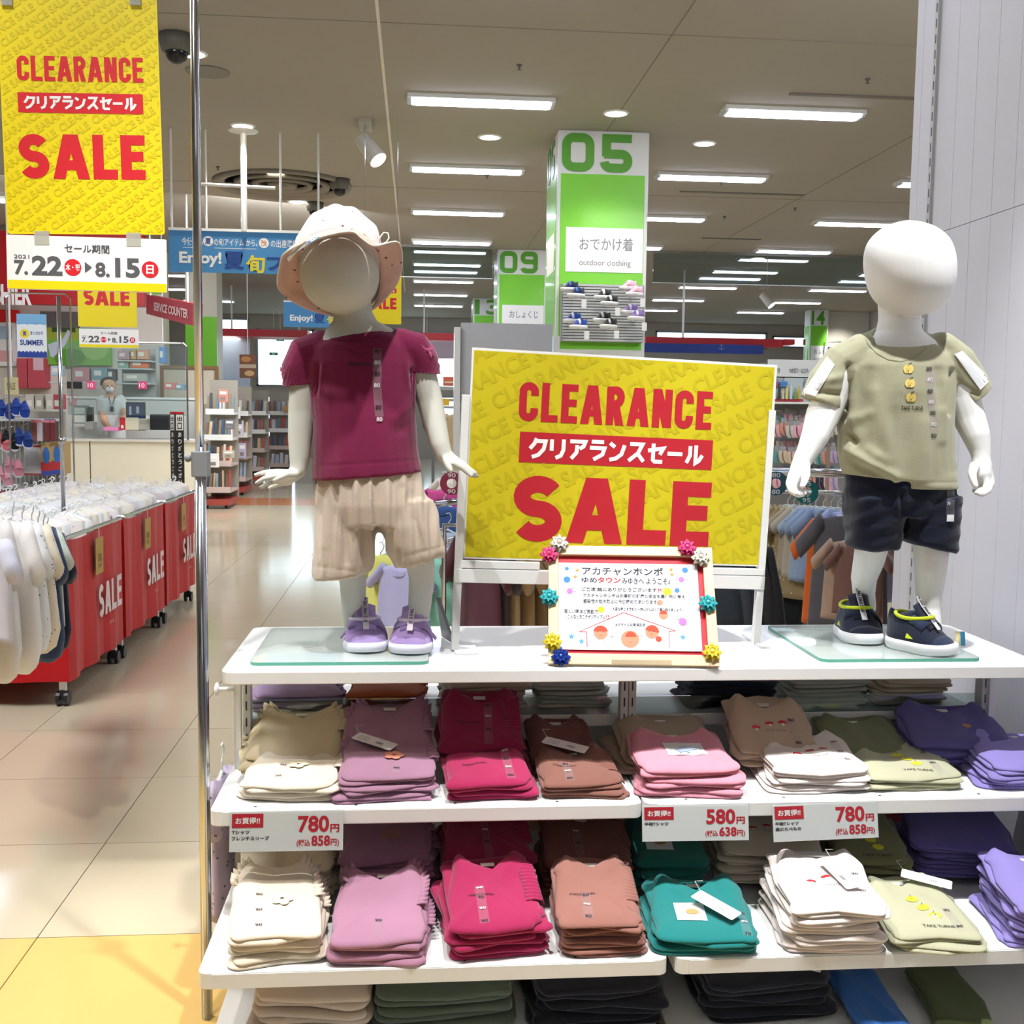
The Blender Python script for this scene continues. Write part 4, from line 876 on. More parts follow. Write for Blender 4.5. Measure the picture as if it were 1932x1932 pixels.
s = MB(); s.loft([ering(1602,1795,872,2.6,.084),ering(1597,1800,900,2.6,.088),ering(1596,1803,945,2.6,.086),ering(1612,1790,972,2.6,.075)])
s.loft([ering(1597,1704,935,2.6,.08,e=.75),ering(1597,1698,990,2.605,.074,e=.75),ering(1602,1693,1030,2.61,.068,1030,e=.8),ering(1610,1688,1036,2.61,.062,e=.8)])
s.loft([ering(1694,1803,935,2.6,.08,e=.75),ering(1706,1803,990,2.595,.074,e=.75),ering(1702,1801,1015,2.59,.070,1035,e=.8),ering(1712,1796,1024,2.59,.064,1043,e=.8)])
me = voxel(s,.0042,4); displace(me, lambda x,y,n,P: .0018*np.sin(x*.11+y*.05)+.0012*np.sin(y*.2+x*.07))
displace(me, folds([(1700,930,1704,968,5,-.008),(1600,985,1695,990,2,-.0015),(1706,985,1800,996,2,-.0015)]))
bv2 = bvh_of(me); link('shorts', local(me,Bm), M('#10162a',.85,kind='fabric'), Bm, True)
m = MB(); grid_quad(m,[(1787,925),(1801,925),(1801,975),(1785,972)],3,8); drape_cam(m,bv2,.0015).build('size_sticker', M('#e6e8f0',.2,kind='glass',haze=.04,milk=.08), Bm)
F = facing(at(1790,950,2.4)); m = MB(); put_text(m,F,'70',-3*k,-3*k,3.5*k,3*k,0,.02); drape_cam(m,bv2,.003).build('size_lettering', M('#c9cad2',.6), Bm)
m = MB(); grid_quad(m,[(1787,971),(1800,971),(1800,984),(1786,984)],3,3); drape_cam(m,bv2,.0025).build('white_care_label', M('#dfe0e2',.6), Bm)
NV = M('#1b2236',.75,kind='fabric'); ND = M('#232f4a',.7,kind='fabric'); LM = M('#c6d62a',.8,kind='fabric')
for x,y,dy,rz,rx in ((1633,1212,.042,-.02,0),(1785,1236,.052,.62,0)):
    q = onz(x,y+2,TZ+.008); t = bpy.data.objects.new('shoe', None); COL.objects.link(t); t.parent = Bm
    t.location = (q.x-Bm.location.x-(.034 if rz > .3 else 0), q.y+dy+.010-Bm.location.y, .0); t.rotation_euler = (rx,0,rz); shoe_parts(t, NV, M('#e6e8ec',.4), ND if rz > .3 else NV, .172, .096, LM, '#24242a', 'IFME')
    m = MB(); m.loft([[V((-.044-.004*i,-.006+.02*j,.045-.010*i)) for j in (0,1)] for i in (0,1)],closed=False); m.build('strap_tab', LM, t, world=False, solid=.003)
p = onz(1825,1222,TZ+.002); tg = thing('shoe_price_tag','small blue and yellow price tag lying behind the right navy shoe','price tag',p)
m = MB(); F = facing(p+V((-.012,.012,.001)),.0); F = Frame(p+V((-.02,.02,.001)),p+V((.01,.015,.001)),p+V((-.02,.03,.03)))
panel(F,0,0,.024,.036,.001).build('card', M('#e9dca6',.5), tg); m = MB(); rect(m,F,.013,0,.024,.036,.0005); m.build('blue_print', M('#3fa0cf',.5), tg)
# ---------------------------------------------------------------- handwritten notice in a wooden frame with ribbon bows
No = onz(1034,1254,TZ+.003); Nr = onz(1357,1259,TZ+.003); Nt = at(1026,1031,2.60)
FN = Frame(No, Nr, Nt); W = (Nr-No).length; H = (Nt-No).length
nt = thing('framed_notice','wooden framed handwritten greeting board with ribbon bows, on the table centre','notice board',(No+Nr)/2)
wd_ = M('#dcc6a0',.55,kind='wood'); t = .0235
for a,b,c,d in ((0,0,W,t*1.1),(0,H-t,W,H),(0,t*1.1,t,H-t),(W-t,t*1.1,W,H-t)):
    m = MB(); m.add([FN.P(x,y,z) for z in (-.006,.008) for x,y in ((a,b),(c,b),(c,d),(a,d))],[(0,3,2,1),(4,5,6,7),(0,1,5,4),(1,2,6,5),(2,3,7,6),(3,0,4,7)]); m.build('frame_rail', wd_, nt, bevel=.0015)
m = MB(); m.add([FN.P(x,y,-.002) for x,y in ((t,t),(W-t,t),(W-t,H-t),(t,H-t))],[(0,1,2,3)]); m.build('red_backing', M('#cf2233',.6), nt)
px0, py0, px1, py1 = t*1.02, t*1.55, W-t*1.55, H-t*1.8
pp = panel(FN,px0,py0,px1,py1,.0006); pp.v = [v+FN.n*.002 for v in pp.v]; pp.build('paper_sheet', M('#cdcfd6',.7), nt)
U = lambda u: px0+(px1-px0)*u; Vv = lambda v: py0+(py1-py0)*v; g = MB(); c = .0024
def ln(mb, s, u0, v0, u1, v1, bold=.018):
    q = MB() if mb is g else mb; put_text(q,FN,s,U(u0),Vv(v0),U(u1),Vv(v1),c,bold)
    if mb is g: q.build('pencil_lettering', M('#36363e',.8), nt)
ln(g,'アカチャンホンポ',.17,.855,.75,.955); ln(g,'ゆめ',.165,.765,.275,.83); ln(g,'みゆきへ ようこそ♪',.455,.755,.80,.83)
ln(g,'ご来店 誠にありがとうございます',.165,.665,.70,.715); ln(g,'アカチャンホンポはお客様の健康と安全を最優先に考え',.175,.595,.90,.64); ln(g,'感染症の拡大防止に今後務めてまいります。',.175,.525,.71,.575)
ln(g,'苦しい時ほど笑顔で',.04,.405,.28,.455); ln(g,'大変な時こそ皆様と一緒にがんばって乗り越えましょう♪',.38,.445,.88,.485); ln(g,'こんなときこそポジティブに',.065,.345,.33,.395); ln(g,'#スマイルな育児生活',.40,.27,.61,.305)

r = MB(); ln(r,'タウン',.28,.765,.445,.835,.035); ln(r,'!!',.71,.665,.735,.71,.02); ln(r,'!!',.335,.35,.355,.395,.02)
stroke(r,FN,[(U(.20),Vv(.03)),(U(.195),Vv(.20)),(U(.145),Vv(.20)),(U(.46),Vv(.425)),(U(.82),Vv(.225)),(U(.775),Vv(.22)),(U(.77),Vv(.035))],.0015,c); r.build('red_lettering', M('#b52a38',.8), nt)
def dots(name, col, lst, rr=None):
    for q in lst: m = MB(); disc(m,FN,U(q[0]),Vv(q[1]),q[2]*.0035,c+(.0002*q[3] if len(q) > 3 else 0),n=14); m.build(name, M(col,.8), nt)
dots('blue_dot','#3f7fc4',[(.06,.80,2.3),(.06,.93,1.3),(.91,.93,2),(.845,.69,1.7)]); dots('yellow_face','#d8bc20',[(.775,.675,2.8),(.30,.455,2.3)])
dots('pink_spot','#b074b4',[(.08,.665,2),(.88,.82,1.9),(.875,.33,2.6)]); dots('drawn_face','#d98a6c',[(.295,.19,4.6),(.50,.125,6.0),(.655,.205,4.4),(.74,.40,3),(.72,.545,2)])
for hu,hv,hr,ha,hb in ((.295,.195,4.8,8,172),(.505,.15,3.6,0,180),(.655,.212,4.6,-10,165),(.70,.13,2,0,360),(.74,.415,2.6,0,180)): m = MB(); disc(m,FN,U(hu),Vv(hv),hr*.0035,c+.0002,n=16,a0=ha,a1=hb); m.build('drawn_hair', M('#b8482f',.8), nt)
m = MB()
def star(u,v,s,n=5):
    pts = [FN.P(U(u)+s*(1 if i%2==0 else .45)*math.sin(PI*i/n), Vv(v)+s*(1 if i%2==0 else .45)*math.cos(PI*i/n), c) for i in range(2*n)]; m.add([FN.P(U(u),Vv(v),c)]+pts,[(0,i+1,(i+1)%(2*n)+1) for i in range(2*n)][::-1] if 0 else [(0,(i+1)%(2*n)+1,i+1) for i in range(2*n)])
for u,v in ((.135,.91),(.12,.835),(.81,.935),(.815,.875)): star(u,v,.0055)
m.build('orange_stars', M('#d08a30',.8), nt); m = MB()
for u,v in ((.09,.145),(.87,.155),(.16,.09)): star(u,v,.0075)
m.build('blue_stars', M('#4f9ccc',.8), nt)
m = MB()
for u,v in ((.275,.2),(.315,.2),(.635,.215),(.665,.215)): disc(m,FN,U(u),Vv(v),.0011,c+.0004,n=8)
for u,v,s in ((.295,.165,.004),(.65,.185,.003),(.50,.09,.003)): stroke(m,FN,[(U(u)-s,Vv(v)+.001),(U(u),Vv(v)-.001),(U(u)+s,Vv(v)+.001)],.0006,c+.0004)
for u,v,s in ((.405,.21,.006),(.375,.14,.004),(.555,.21,.0035),(.575,.15,.004)): stroke(m,FN,[(U(u),Vv(v)-s),(U(u)-s,Vv(v)+.4*s),(U(u)-.5*s,Vv(v)+s),(U(u),Vv(v)+.4*s),(U(u)+.5*s,Vv(v)+s),(U(u)+s,Vv(v)+.4*s)],.0004,c,True)
for cu,cv,n_ in ((.08,.665,10),(.88,.82,10),(.875,.33,12)):
    for i in range(n_): a = 2*PI*i/n_; stroke(m,FN,[(U(cu)+.009*math.cos(a),Vv(cv)+.009*math.sin(a)),(U(cu)+.014*math.cos(a),Vv(cv)+.014*math.sin(a))],.0006,c)
for s_ in (-1,1): stroke(m,FN,[(U(.295)+s_*.003,Vv(.12)),(U(.295)+s_*.016,Vv(.035))],.0004,c)
m.build('ink_drawing', M('#26262c',.8), nt)
m = MB(); q0 = FN.P(W*.40,-.001,.012); F2 = Frame(FN.P(W*.37,.0,.010),FN.P(W*.72,.0,.010),FN.P(W*.37,.012,.010)); panel(F2,0,0,W*.35,.011,.002).build('clear_holder', M('#ece6d8',.1,kind='glass',haze=.1,milk=.2), nt)
# easel leg behind
m = MB(); a_ = FN.P(W*.5,H*.7,-.006); m.tube([a_,(a_.x,a_.y+.06,TZ+.004)],.005,8); m.build('easel_leg', wd_, nt)
def ribbon_bow(px_, py_, col, lab, r=.021, shiny=.25):
    A_,B_ = FN.px(px_,py_); c0 = FN.P(A_,B_,.010); m = MB(); k = 0
    for ly,(cnt,rad,el) in enumerate(((8,1.0,.15),(8,.85,.7),(6,.6,1.15))):
        for i in range(cnt):
            a = 2*PI*(i+.5*ly)/cnt+.2*ly; d = (FN.r*math.cos(a)+FN.u*math.sin(a))*math.cos(el)+FN.n*math.sin(el); sd = (FN.u*math.cos(a)-FN.r*math.sin(a)); up = d.cross(sd)
            w = r*.26; L = r*rad; ring = []
            for u,h,wk in ((0,.0,.5),(.45,.30,1.0),(.85,.24,.7),(1.12,0,.10),(.8,-.14,1.0),(.4,-.1,.9),(0,0,.5)):
                p = c0+d*(L*u)+up*(L*h); ring.append([p-sd*w*wk,p+sd*w*wk])
            m.loft(ring,closed=False)
    m.ball(c0+FN.n*r*.45,r*.3,8,6); o = m.build('ribbon_bow', M(col,shiny,.35), nt); o['label'] = lab
for x,y,col,lab in ((1055,1029,'#ddd6cc','silver white ribbon bow'),(1036,1050,'#d9477f','pink ribbon bow'),(1295,1038,'#d9477f','pink ribbon bow'),(1320,1056,'#dcd9cc','silver white ribbon bow'),
    (1036,1130,'#3fb3bb','turquoise ribbon bow'),(1334,1142,'#3fb3bb','turquoise ribbon bow'),(1042,1214,'#e6d23f','yellow ribbon bow'),(1058,1243,'#1c3a94','dark blue ribbon bow'),(1342,1234,'#e9d648','yellow ribbon bow')): ribbon_bow(x,y,col,lab)
# small dark prop behind the girl's right shoe
# ---------------------------------------------------------------- price cards on the shelf edges
def price_card(quad, name1, name2, price, tax, lab):
    z0 = at(*quad[0],2.31); F = Frame(at(*quad[3],2.30), at(*quad[2],2.30), at(*quad[0],2.315)); t = thing('price_card', lab, 'price card', at(*quad[3],2.30))
    W = (at(*quad[2],2.30)-at(*quad[3],2.30)).length; H = (at(*quad[0],2.315)-at(*quad[3],2.30)).length
    panel(F,0,0,W,H,.0015).build('card', M('#e6e8e8',.5), t); m = MB(); rect(m,F,-.003,-.002,W+.003,H+.002,.002); m.build('clear_sleeve', M('#f2f4f4',.12,kind='glass',haze=.05), t)
    X = lambda u: W*u; Y = lambda v: H*v; r = MB(); rect(r,F,X(.02),Y(.60),X(.295),Y(.95),.0006)
    put_text(r,F,price,X(.60),Y(.46),X(.875),Y(.88),.0007,.03); put_text(r,F,'円',X(.885),Y(.46),X(.965),Y(.66),.0007,.03)
    put_text(r,F,'(税込',X(.59),Y(.10),X(.71),Y(.29),.0007,.02); put_text(r,F,tax,X(.72),Y(.12),X(.885),Y(.38),.0007,.03); put_text(r,F,'円)',X(.89),Y(.10),X(.965),Y(.29),.0007,.02); r.build('red_lettering', M('#c41f33',.5), t)
    w = MB(); put_text(w,F,'お買得!!',X(.05),Y(.69),X(.265),Y(.86),.001,.025); w.build('white_lettering', WPR, t)
    k = MB(); put_text(k,F,name1,X(.02),Y(.44),X(.02+.034*len(name1)+.02),Y(.54),.0007,.03)
    if name2: put_text(k,F,name2,X(.02),Y(.29),X(.02+.041*len(name2)),Y(.39),.0007,.03)
    k.build('black_lettering', DK, t)
price_card([(434,1532),(649,1529),(647,1604),(432,1608)],'Tシャツ','フレンチスリーブ','780','858','780 yen price card with two lines of text, leftmost on the shelf edge')
price_card([(1214,1520),(1415,1513),(1413,1585),(1212,1588)],'半袖Tシャツ','','580','638','580 yen price card below the pink folded shirts')
price_card([(1462,1519),(1659,1508),(1658,1580),(1460,1589)],'半袖Tシャツ','森のたべもの','780','858','780 yen price card below the white mushroom shirts')

# ---------------------------------------------------------------- folded clothes
def lobe(mb, w, d, t, z, seed, notch=0.0, front=0.0, wr=.0042, taper=.05, pleat=0, dent=0, ear=0):
    r = random.Random(seed); N = 64; ex = r.uniform(.16,.24); sk = r.uniform(-.05,.05); bu = [r.uniform(-1,1) for _ in range(3)]; ph = [r.uniform(0,6.3) for _ in range(8)]; kx_ = [r.uniform(-55,55) for _ in range(4)]; ky_ = [r.uniform(-35,35) for _ in range(4)]
    def outl(a, s):
        c_, s_ = math.cos(a), math.sin(a); x = w/2*math.copysign(abs(c_)**ex,c_); y = d/2*math.copysign(abs(s_)**ex,s_)
        x *= 1-taper*(y/d+.5); x += .0055*math.sin(y*42+ph[0])+.0025*math.sin(y*110+ph[1]); y += .0045*math.sin(x*36+ph[2])*(1 if y < 0 else 1.6)
        x += sk*y
        if y > 0: y -= notch*math.exp(-(x/(w*.25))**4)*s; y -= .030*(abs(x)/(w/2))**3*(notch > 0)
        if y < 0: y += .010*(bu[0]*x/w)+.004*math.sin(x*28+ph[6])
        if pleat and x > w*.2: x += .0035*math.sin(y*pleat+ph[3])*s
        return x*s, (y*s if s > .3 else y*s)
    def hgt(x, y, s):
        h = 0
        if dent and y > d*.12: h -= dent*math.exp(-(x/(w*.24))**4)*min(1,(y-d*.12)/(d*.2))
        for i in range(4): q = math.sin(kx_[i]*x+ky_[i]*y+ph[i+3]); h += (1-abs(q))*wr*(.6 if i else 1.2)
        h += .0035*math.sin(x*19+ph[5])*math.sin(y*17+ph[6])+.004*bu[1]*x/w
        if pleat: h += .002*math.sin(y*pleat+ph[3])*max(0,min(1,(x/w-.12)*6))
        return h*.7*min(1,(1.02-s)*5)
    rings = []
    for s in (.04,.2,.38,.56,.72,.85,.94,1.0):
        row = []
        for k in range(N):
            a = 2*PI*k/N; x, y = outl(a, s); ez = ear*math.exp(-((abs(x)-.33*w)/(.10*w))**2)*max(0,min(1,(y/d-.12)/.3))*(1-.25*bu[2]*(1 if x > 0 else -1)) if ear else 0; row.append(V((x, y+d/2-front*(y < 0)*.5, z+t*(1-.22*s**7)+hgt(x,y,s)+ez)))
        rings.append(row)
    o = rings[-1]
    for q,zz in ((.0035,.62),(.0045,.38),(.003,.12),(-.004,.0)):
        row = []
        for p in o:
            dx, dy = p.x, p.y-d/2; L = math.hypot(dx,dy); ez = max(0,p.z-z-t)*zz; row.append(V((p.x+dx/L*q, p.y+dy/L*q, z+t*zz*.8+ez)))
        rings.append(row)
    mb.loft(rings[::-1]); return rings[7]
GS = {}
def garment(x, y, z, rz, tilt, col, w, d, t, seed, lab, group, style='tee', prints=(), tagcard=None, sizes=None, flip=1, top=False):
    root = thing('folded_shirt' if style != 'pants' else 'folded_trousers', lab, 'folded clothes', (x,y,z), rz, group); root.rotation_euler = (tilt,0,rz)
    mat_ = M(col,.9,kind='fabric'); dk = M(col,.9,kind='fabric')
    mb = MB(); nt_ = .0 if style == 'pants' else (.052 if style in ('tee','puff') else .042)
    lobe(mb,w*1.0,d,t*.52,0,seed,0,.0,.002,.02,dent=t*.5*(nt_>0),pleat=260 if style in ('puff','ruffle') else 0)
    top_ = lobe(mb,w*.985,d*.985,t*.50,t*.44,seed+1,nt_,.004,.0046,.09,pleat=300 if style == 'puff' else 0,ear=(.013 if top else .003) if nt_ else 0)
    me = mb.mesh('folded_shirt_body'); bv_ = bvh_of(me); link('body', me, mat_, root, True)
    if nt_:
        pts = [p+V((0,0,.0006)) for k,p in enumerate(top_) if p.y > d*.5 and abs(p.x) < w*.27]; pts.sort(key=lambda p:p.x)
        if len(pts) > 3 and style != 'ruffle':
            c_ = MB(); c_.loft([[p+V((0,.001,.0004)), p+V((0,-.012,.0012))] for p in pts],closed=False); c_.build('neckband', M(col,.9,kind='knit'), root, world=False, solid=.0014)
        l_ = MB(); l_.cbox((0,d-nt_*.62,t*.60),(.030,.012,.0015)); l_.build('neck_label', M('#e9e6df',.6), root, world=False)
    if style == 'ruffle':
        ed = [p for p in top_]; segs = []
        A1 = [p for p in ed if p.x > w*.12 and p.y > d*.25]; A1.sort(key=lambda p:math.atan2(p.y-d/2,p.x)); A2 = [p for p in ed if p.x < -w*.12 and p.y > d*.6]; A2.sort(key=lambda p:-p.x)
        for A in (A1,A2):
            if len(A) < 4: continue
            pts = []; acc = 0
            for i in range(len(A)-1):
                L_ = (A[i+1]-A[i]).length; ns_ = max(1,int(L_/.0022+.5)); pts += [A[i].lerp(A[i+1],q/ns_) for q in range(ns_)]
            rf = MB(); rr = random.Random(seed); ring = []; dcen = V((0,d*.45,t))
            for i,p in enumerate(pts):
                o_ = (p-dcen); o_.z = 0; o_.normalize(); wv = math.sin(i*.95+rr.random()*.5); up = .006*wv
                ring.append([p-o_*.008+V((0,0,.001)), p+o_*.003+V((0,0,.004+up*.5)), p+o_*(.013+.003*wv)+V((0,0,.001+up))])
            rf.loft(ring,closed=False); rf.build('ruffle_trim', mat_, root, world=False, smooth=True, solid=.0014)
    if style == 'puff':
        rf = MB(); ring = []
        for i in range(60):
            y_ = d*(.30+.52*i/59); wv = math.sin(i*1.15); xx = w*.5*(1-.05*(y_/d))
            ring.append([V((xx-.030,y_,t*.98)),V((xx-.012,y_,t*1.06+.0022*wv)),V((xx+.004,y_,t*.86+.003*wv)),V((xx+.008+.0015*wv,y_,t*.45))])
        rf.loft(ring,closed=False); rf.build('gathered_cuff', mat_, root, world=False, smooth=True, solid=.0015)
    def put(fn, name, mt, lift=.0012):
        m_ = MB(); fn(m_); drape(m_, bv_, V((0,0,-1)), lift, .3); m_.build(name, mt, root, world=False)
    FL = Frame((0,0,.1),(1,0,.1),(0,1,.1))
    for p_ in prints:
        k_ = p_[0]
        if k_ == 'happy': put(lambda m_: put_text(m_,FL,'Happiness.',-.055,d*.36,.0,d*.36+.011,0,.004,.15), 'printed_lettering', M('#2a0f1c',.8))
        if k_ == 'mush':
            for i,(a_,b_) in enumerate(((-.035,.40),(.0,.47),(.032,.48))):
                put(lambda m_: disc(m_,FL,a_,d*b_,.0105,0,.0065,16,-15,200), 'printed_mushroom_cap', M('#c5222f',.8)); put(lambda m_: disc(m_,FL,a_+.001,d*b_-.006,.0032,0,.0052,10), 'printed_mushroom_stem', M('#efe6d6',.8), .0008)
            put(lambda m_: put_text(m_,FL,'FUNGHI',-.012,d*.33,.035,d*.33+.007,0,.0), 'printed_lettering', M('#77706a',.8))
        if k_ == 'apple':
            for i in range(3):
                a_, b_ = -.004+.012*i, .54-.13*i; put(lambda m_: disc(m_,FL,a_,d*b_,.0135,0,.0105,16), 'printed_apple', M('#e3dc3a',.8)); put(lambda m_: (stroke(m_,FL,[(a_,d*b_+.006),(a_+.002,d*b_+.014)],.0014,0), disc(m_,FL,a_,d*b_,.0012,0,n=6)), 'printed_apple_stem', M('#4a5230',.8), .002)
            put(lambda m_: put_text(m_,FL,'TAKE TURNS',-.025,d*.10,.045,d*.10+.009,0,.006), 'printed_lettering', M('#3a3a2c',.8))
        if k_ == 'bear':
            put(lambda m_: grid_flat(m_,FL,-.040,d*.26,.052,d*.56), 'printed_white_panel', M('#eef0f2',.8))
            put(lambda m_: (disc(m_,FL,.004,d*.39,.021,0,.0125,18), disc(m_,FL,.026,d*.385,.008,0,.007,12), rect(m_,FL,-.012,d*.30,-.006,d*.36,0), rect(m_,FL,.006,d*.30,.012,d*.36,0)), 'printed_animal', M('#8f9db3',.8), .0024)
        if k_ == 'logo':
            put(lambda m_: grid_flat(m_,FL,-.055,d*.22,.008,d*.52), 'printed_white_panel', M('#e9e9e6',.8)); put(lambda m_: disc(m_,FL,-.02,d*.36,.014,0,.011,14), 'printed_animal', M('#c89a62',.8), .0024)
        if k_ == 'cat': put(lambda m_: disc(m_,FL,.03,d*.4,.012,0,.008,14), 'printed_animal', M('#b98660',.8))
        if k_ == 'flower': put(lambda m_: [disc(m_,FL,.012+.014*math.cos(q),d*.42+.012*math.sin(q),.010,0,n=10) for q in (0,1.2,2.5,3.8,5)], 'corsage_flower', M(p_[1],.9,kind='fabric'), .004)
    if sizes:
        num, xs_, ys_, light = sizes
        put(lambda m_: grid_flat(m_,FL,xs_-.010,.010,xs_+.010,d*ys_[-1]+.012), 'size_sticker', M('#fcfafc',.2,kind='glass',haze=.015,milk=.06), .0016)
        for i,yv in enumerate(ys_): put(lambda m_: put_text(m_,FL,num,xs_-.007,d*yv,xs_+.007,d*yv+.007,0,.02), 'size_lettering', M('#e8e4e6' if (light and i%2) else '#2b2430',.6), .0026)
    if tagcard:
        a_, b_, ang = tagcard; h0 = max((v.co.z for v in me.vertices)); c_ = V((a_,b_,h0+.004)); rt = V((math.cos(ang),math.sin(ang),-.04)); up = V((-math.sin(ang),math.cos(ang),.02)); FT = Frame(c_,c_+rt,c_+up)
        card = panel(FT,0,0,.108,.036,.001,.004); tgo = card.build('hang_tag', WPR, root, world=False)
        k_ = MB(); 
        for i in range(12): rect(k_,FT,.060+i*.0015+(.0006*(i%3)),.010,.0608+i*.0015+(.0006*(i%3)),.019,.0005)
        for i in range(3): put_text(k_,FT,'00-000000',.012,.008+.007*i,.040,.0105+.007*i,.0005)
        k_.build('barcode_print', M('#55555c',.6), tgo, world=False)
        st_ = MB(); p0 = FT.P(.004,.030,.001); st_.tube([p0,p0+V((-.01,.02,.012)),p0+V((.01,.035,.004))],.0006,5); st_.build('tag_string', M('#d8d8d8',.4), tgo, world=False)
    return root
def grid_flat(m_, F, a0, b0, a1, b1, n=8):
    b_ = len(m_.v)
    for j in range(n+1):
        for i in range(n+1): m_.v.append(F.P(a0+(a1-a0)*i/n, b0+(b1-b0)*j/n, 0))
    for j in range(n):
        for i in range(n): k = b_+j*(n+1)+i; m_.f.append((k,k+1,k+n+2,k+n+1))
sd = [10]
ORD = {1:['single'],2:['lower','topmost'],3:['lowest','middle','topmost'],4:['lowest','second lowest','third lowest','topmost'],5:['lowest','second lowest','middle','fourth','topmost']}
def stack(px0, px1, pyf, zs, n, col, cname, where, d, style='tee', prints=(), tagc=None, sizes=None, tilt=.06, rz=0, t=.017, z0=0, yback=None):
    pc = onz((px0+px1)/2, pyf, zs) if yback is None else at((px0+px1)/2, pyf, yback); w = (px1-px0)*pc.y/2083*.97; z = zs+z0+.0008
    for i in range(n):
        sd[0] += 7; lastg = i == n-1; r_ = random.Random(sd[0]); tl = tilt*(i+1)/n
        lab = f'{cname}, {ORD[n][i]}{"" if n == 1 else " of stack"}, {where}'
        garment(pc.x+r_.uniform(-.009,.009), pc.y+.004+r_.uniform(-.004,.010), z, rz+r_.uniform(-.07,.07), tl, col, w*(1 if i else 1.04), d, t, sd[0], lab, None,
            style, prints if lastg else (), tagc if lastg else None, sizes if lastg else None, 1, lastg)
        z += t*1.0 + .0012
U2, U3 = 'front row of the upper shelf', 'front row of the lower shelf'; B2, B3 = 'back row of the upper shelf', 'back row of the lower shelf'
CR, MV, MG, BR, PK, WH, SG, LI = '#ece0cc','#a57b94','#a8194f','#7d4a40','#d68d9e','#ebe0da','#b6b699','#9488cc'
# upper shelf, back row first
bk = dict(tilt=.34, t=.018)
stack(452,640,1478,S2,2,'#d8c9a6','cream ruffled T-shirt',B2,.20,'ruffle',z0=.022,yback=2.50,**bk); stack(640,815,1478,S2,3,MV,'mauve ruffled T-shirt',B2,.20,'ruffle',z0=.016,yback=2.50,**bk)
stack(832,992,1470,S2,3,'#8a1c48','magenta gathered-sleeve T-shirt',B2,.21,'puff',(('happy',),),None,('80',.02,(.25,.45,.65),True),z0=.026,yback=2.49,tilt=.46,t=.018)
stack(1005,1132,1470,S2,2,'#6a4038','brown gathered-sleeve T-shirt',B2,.19,'puff',z0=.01,yback=2.50,tilt=.30); stack(1168,1362,1470,S2,2,'#a99c86','taupe T-shirt',B2,.19,z0=.012,yback=2.50,tilt=.32)
stack(1388,1556,1470,S2,2,'#c0a992','taupe T-shirt with red mushroom print',B2,.20,'tee',(('mush',),),None,('80',.055,(.1,.5),False),z0=.030,yback=2.48,tilt=.46,rz=-.12)
stack(1560,1735,1462,S2,2,'#74785a','olive T-shirt',B2,.18,z0=.010,yback=2.50,tilt=.30); stack(1712,1925,1458,S2,3,'#5d5790','dusky purple T-shirt',B2,.19,'tee',(('cat',),),z0=.016,yback=2.49,tilt=.30)
stack(444,632,1516,S2,2,CR,'cream ruffled T-shirt with pale flower',U2,.215,'ruffle',(('flower','#efe9c8'),),None,('70',-.022,(.12,.38),False),tilt=.10,t=.021)
stack(634,822,1515,S2,3,MV,'mauve ruffled T-shirt with orange flower',U2,.22,'ruffle',(('flower','#d68a72'),),(-.085,.165,-.62),('70',.015,(.12,),False),tilt=.14,t=.018)
stack(842,1012,1513,S2,2,'#9f2552','magenta gathered-sleeve T-shirt',U2,.20,'tee',(('happy',),),None,('80',.048,(.1,.3,.48,.66),True),tilt=.16,t=.022,rz=.06)
stack(1026,1186,1508,S2,2,'#80564b','brown gathered-sleeve T-shirt',U2,.19,'puff',(('happy',),),(-.07,.165,-.52),('80',-.025,(.08,.25,.42),True),tilt=.14,t=.018)
stack(1206,1412,1506,S2,3,PK,'pink T-shirt with white animal print panel',U2,.225,'tee',(('bear',),),tilt=.12,t=.021)
stack(1452,1652,1500,S2,3,WH,'white T-shirt with red mushroom print',U2,.215,'tee',(('mush',),),None,('80',.07,(.2,.4,.62),False),tilt=.12,rz=-.05)
stack(1634,1838,1494,S2,2,SG,'sage T-shirt with yellow apple print',U2,.215,'tee',(('apple',),),None,('80',.062,(.3,.55),False),tilt=.10,t=.016,rz=-.04)
stack(1858,2090,1492,S2,3,LI,'lilac T-shirt',U2,.22,'tee',(('cat',),),tilt=.12,rz=-.08)
# lower shelf
stack(452,630,1690,S3,3,'#e2d6bb','cream ruffled T-shirt',B3,.215,'ruffle',(),None,('80',-.01,(.3,.6),False),z0=.020,yback=2.42,tilt=.24,t=.019); stack(640,822,1690,S3,4,'#946c86','mauve ruffled T-shirt',B3,.215,'ruffle',(('flower','#a0706a'),),z0=.018,yback=2.42,tilt=.24,t=.019)
stack(836,1008,1700,S3,4,'#8a1c48','magenta gathered-sleeve T-shirt',B3,.215,'puff',(),None,('90',-.005,(.3,.5,.7),True),z0=.018,yback=2.40,tilt=.26,t=.020); stack(1020,1196,1692,S3,4,'#74483f','brown gathered-sleeve T-shirt',B3,.20,'puff',(),None,('90',-.02,(.3,.55),True),z0=.012,yback=2.41,tilt=.24,t=.018)
stack(1192,1338,1692,S3,3,'#1f6a62','teal T-shirt',B3,.20,'tee',(('logo',),),(-.045,.13,-.55),z0=.020,yback=2.41,tilt=.26,t=.019); stack(1352,1556,1692,S3,4,'#cbbca8','beige T-shirt with red mushroom print',B3,.21,'tee',(('mush',),),z0=.022,yback=2.42,tilt=.22,t=.019,rz=-.1)
stack(1580,1732,1690,S3,3,'#7d7d58','olive T-shirt with yellow apple print',B3,.20,'tee',(('apple',),),z0=.016,yback=2.42,tilt=.22,rz=-.1); stack(1724,1932,1690,S3,4,'#655b98','dusky purple T-shirt',B3,.21,z0=.020,yback=2.43,tilt=.22,rz=-.15)
